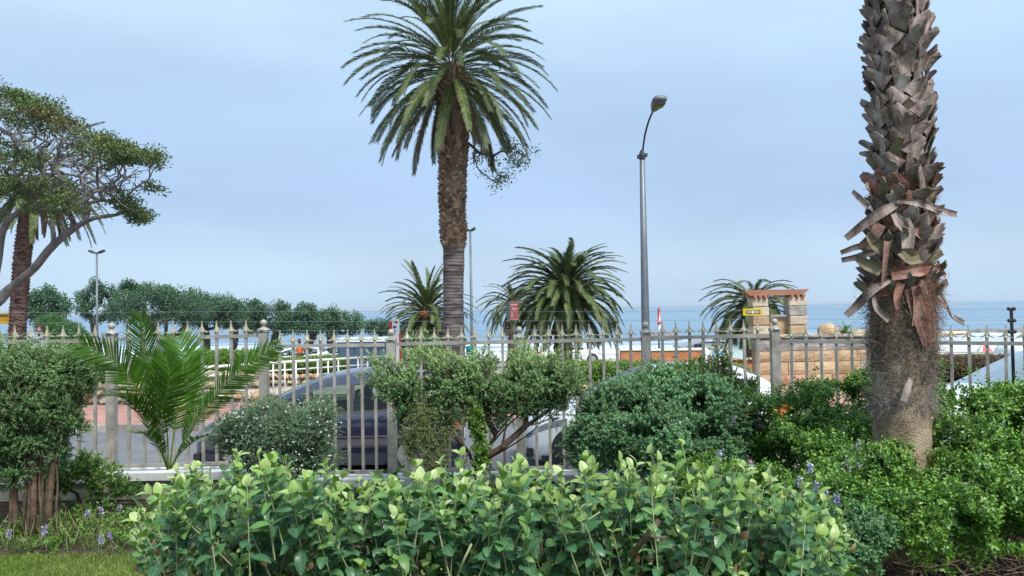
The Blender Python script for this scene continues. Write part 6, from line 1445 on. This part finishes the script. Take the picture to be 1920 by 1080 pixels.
bl = [g(rs.uniform(-4.4, -1.7), rs.uniform(6.25, 7.8), 0, rs.uniform(.12, .28), rs.uniform(.1, .25), rs.uniform(.05, .14)) for _ in range(46)]
cover('ground_cover', 'patchy low green ground cover in the left garden bed', bl, 3800, .028, 9, gc_m, .5, .05, None)
bl = [blob(x, y, 7.7, rx, ry, .2) for x, y, rx, ry in ((130, 880, 40, 26), (165, 880, 24, 34), (200, 905, 26, 24), (240, 915, 30, 14), (100, 900, 40, 30))]
bush('small leafy weed clump at the foot of the garden wall on the left', bl, 900, .08, 4, .035, gc_m, 10, name='weed_clump', rmin=.3, ntg=40, tm=tmpl_mid(.3), catn='plant')
p = at(345, 905, 6.9); strap_clump('green strap leaf plant below the young palm', (p[0], 6.9, 0), 16, .5, .035, 50, strap_m, bend=90, e0=(30, 75))
p = at(270, 905, 7.3); strap_clump('green strap leaf plant at the foot of the wall left of the young palm', (p[0], 7.3, 0), 12, .42, .03, 51, strap_m, bend=90, e0=(30, 75))
p = at(1560, 925, 5.6); strap_clump('upright strap leaf plant among the ground cover left of the near palm', (p[0], 5.6, .25), 9, .38, .04, 52, strap_m, bend=25, e0=(68, 88))
# right hand mass of ground cover shrubs
bl = [blob(x, y, Y_, rx, ry, rd) for x, y, Y_, rx, ry, rd in (
    (1440, 800, 7.0, 70, 50, .4), (1500, 780, 7.0, 60, 50, .4), (1560, 765, 7.0, 60, 56, .4), (1610, 760, 6.9, 46, 50, .4), (1470, 860, 6.6, 90, 60, .5), (1560, 850, 6.5, 80, 65, .5), (1615, 850, 6.4, 50, 70, .4), (1400, 870, 6.8, 60, 50, .4),
    (1530, 930, 6.0, 70, 55, .5), (1590, 880, 6.1, 60, 50, .4), (1640, 900, 6.1, 36, 50, .3), (1668, 905, 5.62, 34, 52, .14), (1700, 900, 5.6, 36, 44, .14), (1735, 880, 5.65, 30, 50, .14), (1600, 950, 5.6, 66, 55, .45), (1630, 760, 6.9, 26, 54, .25), (1330, 905, 6.4, 60, 40, .4))]
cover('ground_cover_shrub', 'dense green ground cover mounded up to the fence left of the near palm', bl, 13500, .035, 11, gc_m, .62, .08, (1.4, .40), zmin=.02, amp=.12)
bl = [blob(x, y, Y_, rx, ry, rd) for x, y, Y_, rx, ry, rd in (
    (1775, 745, 6.5, 40, 60, .35), (1800, 735, 6.6, 44, 45, .35), (1850, 775, 6.4, 55, 48, .4), (1910, 780, 6.3, 60, 46, .4), (1800, 830, 6.1, 66, 66, .45), (1880, 850, 6.0, 80, 66, .5), (1960, 830, 6.1, 70, 70, .5), (1760, 700, 6.6, 10, 28, .1), (1905, 745, 6.3, 20, 22, .15),
    (1800, 920, 5.5, 80, 60, .45), (1890, 930, 5.4, 80, 60, .45), (1740, 905, 5.5, 60, 40, .35), (1700, 960, 5.2, 60, 44, .35), (1790, 985, 5.0, 80, 50, .35), (1900, 1000, 5.0, 70, 40, .35), (1660, 930, 5.5, 40, 36, .3), (1960, 960, 5.2, 80, 60, .4), (2060, 840, 6.2, 90, 70, .5), (2180, 850, 6.2, 90, 70, .5), (2300, 860, 6.2, 90, 70, .5), (2060, 960, 5.4, 90, 60, .5), (2200, 970, 5.4, 90, 60, .5))]
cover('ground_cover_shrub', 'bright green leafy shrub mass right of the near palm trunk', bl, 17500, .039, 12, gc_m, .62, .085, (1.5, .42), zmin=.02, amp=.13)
bl = [blob(x, y, Y_, rx, ry, rd) for x, y, Y_, rx, ry, rd in ((1540, 990, 5.1, 50, 40, .3), (1590, 1015, 4.9, 46, 34, .25), (1620, 1000, 5.0, 34, 34, .2), (1500, 1000, 5.0, 40, 40, .25))]
sg_m = leaf_mat('soft_spurflower_leaves', [(0, (.035, .10, .045)), (.5, (.085, .19, .085)), (1, (.20, .33, .15))], .5, .28, .4)
cover('ground_cover_shrub', 'soft low spurflower cover with lilac spikes beside the hedge end', bl, 3600, .036, 13, sg_m, .5, .08, None)
# bare twigs under the shrubs on the right
rs = np.random.RandomState(17); n = 900; P = np.stack([rs.uniform(1.7, 3.6, n), rs.uniform(4.75, 5.7, n), rs.uniform(.02, .3, n)], 1); d = unit(np.stack([rs.normal(0, 1, n), rs.normal(-.2, .6, n), rs.normal(.1, .5, n)], 1)); Ls = rs.uniform(.05, .2, n)[:, None]; Q = P + d * Ls; Q[:, 2] = np.maximum(Q[:, 2], .01)
o = obj('dead_twigs', segs_mesh('dead_twigs', P, Q, .0022, .0012, noise_mat('dry_twig', (.10, .06, .04), (.32, .24, .17), 8, .9, 0), 3)); tag(o, 'tangle of dead twigs under the ground cover shrubs', 'twigs', kind='stuff')
# leaf litter and clods
n = 2600; P = np.stack([rs.uniform(-4.4, 3.8, n), rs.uniform(4.4, 7.9, n), np.full(n, .006)], 1); d = unit(rs.normal(size=(n, 3)) * [1, 1, .15])
o = obj('leaf_litter', leaves_mesh('leaf_litter', P, d, unit(rs.normal(0, .3, (n, 3)) + [0, 0, 1]), rs.uniform(.015, .05, n), rs.rand(n), tmpl_small(.3), leaf_mat('dead_leaves', [(0, (.06, .035, .022)), (.6, (.17, .11, .07)), (1, (.38, .30, .20))], .9, .05, .2))); tag(o, 'fallen dry leaves scattered on the garden soil', 'leaves', kind='stuff')
# lilac flower spikes
fl_m = flat_mat('lilac_petals', (.30, .24, .52), .6); fw_m = flat_mat('pale_lilac_petals', (.55, .52, .70), .6)
spike_me = []
for k in range(3):
    r_ = np.random.RandomState(k); b = MB(); zz = np.linspace(.02, .09, 9)
    n = 60; z = r_.uniform(.02, .095, n); a = r_.uniform(0, 6.28, n); o_ = np.stack([np.cos(a), np.sin(a), 0 * a + .3], 1); P = np.stack([np.cos(a) * .006, np.sin(a) * .006, z], 1)
    V, F, t, _ = leaf_geo(P, unit(o_), unit(r_.normal(size=(n, 3)) + [0, 0, 1]), .020 * (1 - (z - .02) * 6), t_ := r_.rand(n), tmpl_small(.35)); b.add(V, F.tolist(), 0)
    n2 = 18; z = r_.uniform(.02, .09, n2); a = r_.uniform(0, 6.28, n2); V, F, t, _ = leaf_geo(np.stack([np.cos(a) * .008, np.sin(a) * .008, z], 1), unit(np.stack([np.cos(a), np.sin(a), 0 * a], 1)), unit(r_.normal(size=(n2, 3)) + [0, 0, 1]), .018, r_.rand(n2), tmpl_small(.4)); b.add(V, F.tolist(), 1)
    b.lathe([(.0016, -.10), (.001, .09)], 4, mi=2); spike_me.append(b.mesh('flower_spike', [fl_m, fw_m, bark_p]))
SPK = ['lilac spike left of the pair nearest the wall in the left bed', 'lilac spike right of its twin near the left shrub stems', 'tallest lilac spike of the left bed near the young palm', 'lilac spike at the left edge beside the lawn',
       'left one of two lilac spikes at the lawn edge', 'right one of two lilac spikes at the lawn edge', 'lone lilac spike between the left edge and the lawn pair', 'leftmost lilac spike over the hedge near its right end',
       'highest lilac spike in the ground cover left of the near palm', 'lilac spike just left of the strap leaf plant foot', 'lilac spike low in the group right of the hedge tips', 'lilac spike above the low group right of the hedge tips',
       'lilac spike between the strap leaf plant and the near palm', 'rightmost lilac spike under the near palm', 'lilac spike just left of the rightmost one under the near palm', 'lilac spike beside the hedge end below the near palm pair',
       'lowest lilac spike beside the right end of the hedge', 'lilac spike peeping over the right hedge tips', 'lilac spike amid the ground cover below the strap leaf plant', 'single purple bloom on the right side of the blue green bush', 'lilac spike at the foot of the blue green bush']
for si, (px, py, Y_) in enumerate(((163, 960, 6.6), (190, 958, 6.55), (222, 950, 6.6), (15, 1000, 6.1), (190, 1012, 6.05), (208, 1002, 6.1), (85, 995, 6.2), (1440, 880, 6.0), (1518, 878, 5.6), (1487, 925, 5.3), (1517, 935, 5.3), (1528, 912, 5.3), (1569, 938, 5.2), (1638, 955, 5.2), (1612, 957, 5.15), (1586, 972, 5.1), (1594, 1012, 4.9), (1500, 905, 5.4), (1545, 925, 5.3), (1376, 785, 6.75), (1347, 852, 6.4))):
    p = at(px, py, Y_); o = obj('flower_spike', spike_me[rs.randint(3)], loc=tuple(p - [0, 0, .05]), scale=rs.uniform(.65, 1.0)); o.rotation_euler = (rs.normal(0, .12), rs.normal(0, .12), rs.uniform(0, 6))
    tag(o, SPK[si], 'flower', 'lilac flower spikes in the beds')
for px, py, Y_, lab in ((1470, 768, 6.62, 'orange blossom among the leaves in front of the white hatchback'),):
    p = at(px, py, Y_); n = 26; q = rs.normal(0, .025, (n, 3)); o = obj('orange_blossom', leaves_mesh('orange_blossom', q, unit(rs.normal(size=(n, 3))), unit(rs.normal(size=(n, 3))), .035, rs.rand(n), tmpl_mid(.4), flat_mat('orange_petals', (.75, .20, .03), .5)), loc=tuple(p)); tag(o, lab, 'flower')

# ------------------------------------------------------------------ young palm, each frond placed in the round
Y = 7.25; b0 = at(315, 905, Y); b0[2] = .02
root = thing('young_palm', 'bright green young date palm with upright feathery fronds before the fence', 'palm', tuple(b0))
rs = np.random.RandomState(41); cz = at(316, 872, Y)
prof = lambda s: np.interp(s, [0, .15, .45, .8, 1], [.28, .7, 1, .78, .34])
def yfrond(pts, ll, n, side=None, vee=.25, lw=.017, fwd=(.7, 1.3), start=.32, droop=.15):
    P = spline([at(x, y, Y + dy) for x, y, dy in pts], 16) - b0
    o = obj('frond', frond_mesh(P, frond_y, n, ll, lw, rs, vee=vee, fwd=fwd, droop=droop, start=start, rr=.008, side=side, prof=prof, jit=.07), root); return o
px_ = lambda v: v * Y / FPX
yfrond([(316, 880, 0), (312, 800, -.05), (290, 712, -.12), (275, 650, -.2), (264, 592, -.28)], px_(72), 46, (1, -.25, 0))
yfrond([(318, 880, 0), (328, 800, -.12), (341, 720, -.2), (343, 672, -.22), (334, 634, -.22)], px_(88), 50, (1, .1, 0), fwd=(.7, 1.1))
yfrond([(314, 880, 0), (292, 800, -.1), (262, 740, -.3), (222, 682, -.5), (148, 642, -.75)], px_(66), 44, (.25, 0, 1), .35, droop=.1)
yfrond([(320, 880, 0), (345, 825, -.1), (392, 760, -.2), (450, 696, -.3), (522, 646, -.4)], px_(52), 52, (-.35, 0, 1), .3, fwd=(.7, 1.3), droop=.1)
yfrond([(314, 880, 0), (290, 820, -.15), (262, 770, -.3), (230, 745, -.45), (200, 742, -.5)], px_(58), 38, None, .4)
yfrond([(318, 880, 0), (345, 830, .1), (372, 770, .25), (400, 740, .4)], px_(50), 34, None, .45)
yfrond([(314, 880, 0), (300, 840, -.2), (278, 815, -.35), (250, 812, -.5)], px_(40), 26, None, .4)
yfrond([(316, 880, 0), (308, 830, -.1), (305, 770, -.25), (318, 705, -.4), (310, 668, -.42)], px_(66), 44, (1, -.1, 0))
yfrond([(318, 880, 0), (338, 850, -.1), (362, 828, -.2), (400, 812, -.3)], px_(34), 24, None, .4)
b = MB(); 
for k in range(16):
    az = k * 2.4; V, F = tube_geo([(0.02 * math.cos(az), .02 * math.sin(az), -.02), (.035 * math.cos(az), .035 * math.sin(az), .12), (.06 * math.cos(az), .06 * math.sin(az), .24)], [.02, .014, .006], 5); b.add(V, F)
obj('stem_bases', b.mesh('stem_bases', [flat_mat('palm_stem_base', (.13, .14, .045), .7)], True), root)

# ------------------------------------------------------------------ the hedge in front
hd = leaf_mat('hedge_leaves', [(0, (.024, .095, .045)), (.3, (.052, .160, .062)), (.52, (.12, .25, .055)), (.78, (.25, .38, .09)), (1, (.46, .54, .25))], .36, .22, .5, veins=True)
brown_m = leaf_mat('withered_leaves', [(0, (.12, .06, .04)), (.7, (.28, .15, .09)), (1, (.42, .30, .10))], .7, .15, .3)
rs = np.random.RandomState(77)
HX = lambda px, Y: (px - 960) / FPX * Y
def hedge_top(px): return np.interp(px, [225, 260, 300, 360, 420, 480, 600, 700, 800, 900, 1000, 1100, 1200, 1260, 1330, 1420, 1480, 1530, 1580, 1640], [980, 925, 895, 868, 858, 868, 880, 886, 876, 866, 874, 880, 868, 868, 878, 888, 900, 935, 985, 1060])
b0 = np.array([0.0, 3.4, 0.0]); root = thing('hedge', 'low garden hedge of large rounded green leaves across the foreground', 'hedge', tuple(b0))
PO, DR, NR, SZ, TI = [], [], [], [], []; stemA, stemB = [], []
n = 900
Ys = rs.uniform(2.85, 4.05, n); pxs = rs.uniform(235, 1590, n)
for i in range(n):
    Y = Ys[i]; px = pxs[i]; f = (Y - 2.85) / 1.2
    x = HX(px, Y); zt_ = at(px, hedge_top(px), Y)[2]
    zt_ = min(zt_, at(px, hedge_top(px), 3.45)[2] + .02) if Y > 3.45 else zt_ 
    # side shoots lean out at the ends and at the near face
    tall = rs.rand() < .09; zt2 = zt_ + rs.normal(-.06, .045) + (rs.uniform(.03, .11) if tall else 0)
    near = Y < 3.15
    L = rs.uniform(.22, .42); lean = np.array([rs.normal(0, .22) + (-.5 if px < 320 else .5 if px > 1540 else 0), rs.normal(-.05, .2) - (.35 if near else 0), 1.0]); d = unit(lean)
    tipz = zt2 - (rs.uniform(0, .75) if rs.rand() < .68 else 0)
    P0 = np.array([x, Y, tipz]) - d * L
    if P0[2] < .02 or (px < 440 and tipz < zt_ - .22 and rs.rand() < .72): continue
    sz = rs.uniform(.056, .088)
    o = shoots(P0[None], d[None], L, 6, sz, rs, 86, 16, 2, t0=.02, shrink=.38, tb=.14, tt=.90, tj=.20, droop=.25)
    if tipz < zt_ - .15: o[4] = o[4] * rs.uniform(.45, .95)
    for k, a_ in zip((PO, DR, NR, SZ, TI), o): k.append(a_)
    stemA.append(P0 - d * .12); stemB.append(P0 + d * L * .97)
PO = np.concatenate(PO); DR = np.concatenate(DR); NR = np.concatenate(NR); SZ = np.concatenate(SZ); TI = np.concatenate(TI)
# the 300 largest in view are leaves of their own
Ps = PO - [0, 0, EYE]; dep = Ps @ _F; u_ = (Ps @ _Rt) / dep * FPX + 960; v_ = 540 - (Ps @ _U) / dep * FPX
vis = (v_ < 1090) & (u_ > 0); order = np.argsort(-(SZ / dep) * vis + (PO[:, 1] > 3.25) * .01 - 0); pick = order[:300]; rest = np.setdiff1d(np.arange(len(PO)), pick)
tms = [tmpl_big((.25, .29, .33)[k], (.14, .10, .16)[k], (.75, .25, .5)[k], .016, k) for k in range(3)]
for k in range(3):
    r_ = rest[k::3]
    V, F, t, uv = leaf_geo(PO[r_], DR[r_], NR[r_], SZ[r_], TI[r_], tms[k]); 
    if k == 0: AV, AF, AT, AU = [V], [F], [t], [uv]
    else: AF.append(F + sum(len(q) for q in AV)); AV.append(V); AT.append(t); AU.append(uv)
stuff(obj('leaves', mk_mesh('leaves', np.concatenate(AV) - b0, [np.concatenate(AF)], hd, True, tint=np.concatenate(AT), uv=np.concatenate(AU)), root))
bins = np.linspace(.08, 1, 8); lm_ = {}
for i in pick:
    k = int(np.argmin(abs(bins - TI[i]))); v = i % 3
    if (k, v) not in lm_: lm_[(k, v)] = mk_mesh('leaf', tms[v][0], [tms[v][1]], hd, True, tint=np.full(len(tms[v][0]), bins[k]), uv=tms[v][2])
    o = obj('leaf', lm_[(k, v)], root); a = unit(DR[i]); x = unit(np.cross(a, NR[i])); z = np.cross(x, a); p = PO[i] - b0; s = SZ[i]
    o.matrix_local = Matrix(((x[0] * s, a[0] * s, z[0] * s, p[0]), (x[1] * s, a[1] * s, z[1] * s, p[1]), (x[2] * s, a[2] * s, z[2] * s, p[2]), (0, 0, 0, 1)))
stemA = np.array(stemA); stemB = np.array(stemB)
stuff(obj('stems', segs_mesh('stems', stemA - b0, stemB - b0, .0032, .0018, bark_p, 6), root))
# woody branches feeding the shoots
roots_ = [[np.array([HX(px, 3.4), 3.4 + rs.uniform(-.2, .25), 0]), np.array([HX(px, 3.4) + rs.uniform(-.05, .05), 3.4, .25])] for px in range(330, 1560, 110)]
k = rs.choice(len(stemA), 420, replace=False); T = stemA[k]; dm = np.stack([np.min(np.linalg.norm(T[:, None] - np.array(l)[None], axis=2), axis=1) for l in roots_], 1); who = dm.argmin(1)
for q, l in enumerate(roots_):
    if (who == q).any():
        a_, b_, r1, r2 = grow(l, T[who == q], rs, .08, 0, .08, .0042, 2.1); obj('branches', segs_mesh('branches', a_ - b0, b_ - b0, r1, r2, bark_b, 6), root)
# cut woody stubs and a few withered leaves
for (x0, y0, x1, y1, Y_, r_) in ((1185, 1040, 1236, 975, 2.95, .010), (1200, 1003, 1250, 1008, 2.96, .005), (960, 1035, 1000, 962, 3.0, .004), (860, 1075, 884, 1020, 2.9, .004), (1050, 1010, 1125, 960, 3.0, .003), (1318, 975, 1322, 925, 3.1, .004)):
    p0 = at(x0, y0, Y_); p1 = at(x1, y1, Y_ - .03); MB().tube([p0 - b0, (p0 + p1) / 2 - b0 + rs.normal(0, .003, 3), p1 - b0], [r_ * 1.15, r_, r_ * .95], 8).obj('cut_stub', [bark_b if r_ > .0045 else bark_p], root, True)
n = 280; P = np.stack([rs.uniform(-1.5, 1.3, n), rs.uniform(2.92, 3.6, n), rs.uniform(.4, 1.0, n)], 1); dd = unit(rs.normal(size=(n, 3)) + [0, -.3, -.6])
stuff(obj('withered_leaves', leaves_mesh('withered_leaves', P - b0, dd, unit(rs.normal(size=(n, 3)) + [0, -1, .3]), rs.uniform(.03, .05, n), rs.rand(n), tmpl_big(.3, .12, .4), brown_m, True), root))
# dense dark inner foliage, smaller older leaves
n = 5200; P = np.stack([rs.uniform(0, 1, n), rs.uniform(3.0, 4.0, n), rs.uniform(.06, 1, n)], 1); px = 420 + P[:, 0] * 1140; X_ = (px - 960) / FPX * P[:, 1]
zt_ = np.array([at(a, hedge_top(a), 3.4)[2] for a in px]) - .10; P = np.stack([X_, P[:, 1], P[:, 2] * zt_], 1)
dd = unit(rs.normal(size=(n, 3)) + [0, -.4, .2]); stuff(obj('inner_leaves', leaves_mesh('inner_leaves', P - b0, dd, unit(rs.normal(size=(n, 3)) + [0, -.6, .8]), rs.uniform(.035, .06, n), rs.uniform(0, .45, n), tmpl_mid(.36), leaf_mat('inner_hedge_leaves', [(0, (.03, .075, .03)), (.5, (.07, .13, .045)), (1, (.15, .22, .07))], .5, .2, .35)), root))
HAZE = 9e-5
haze_box()
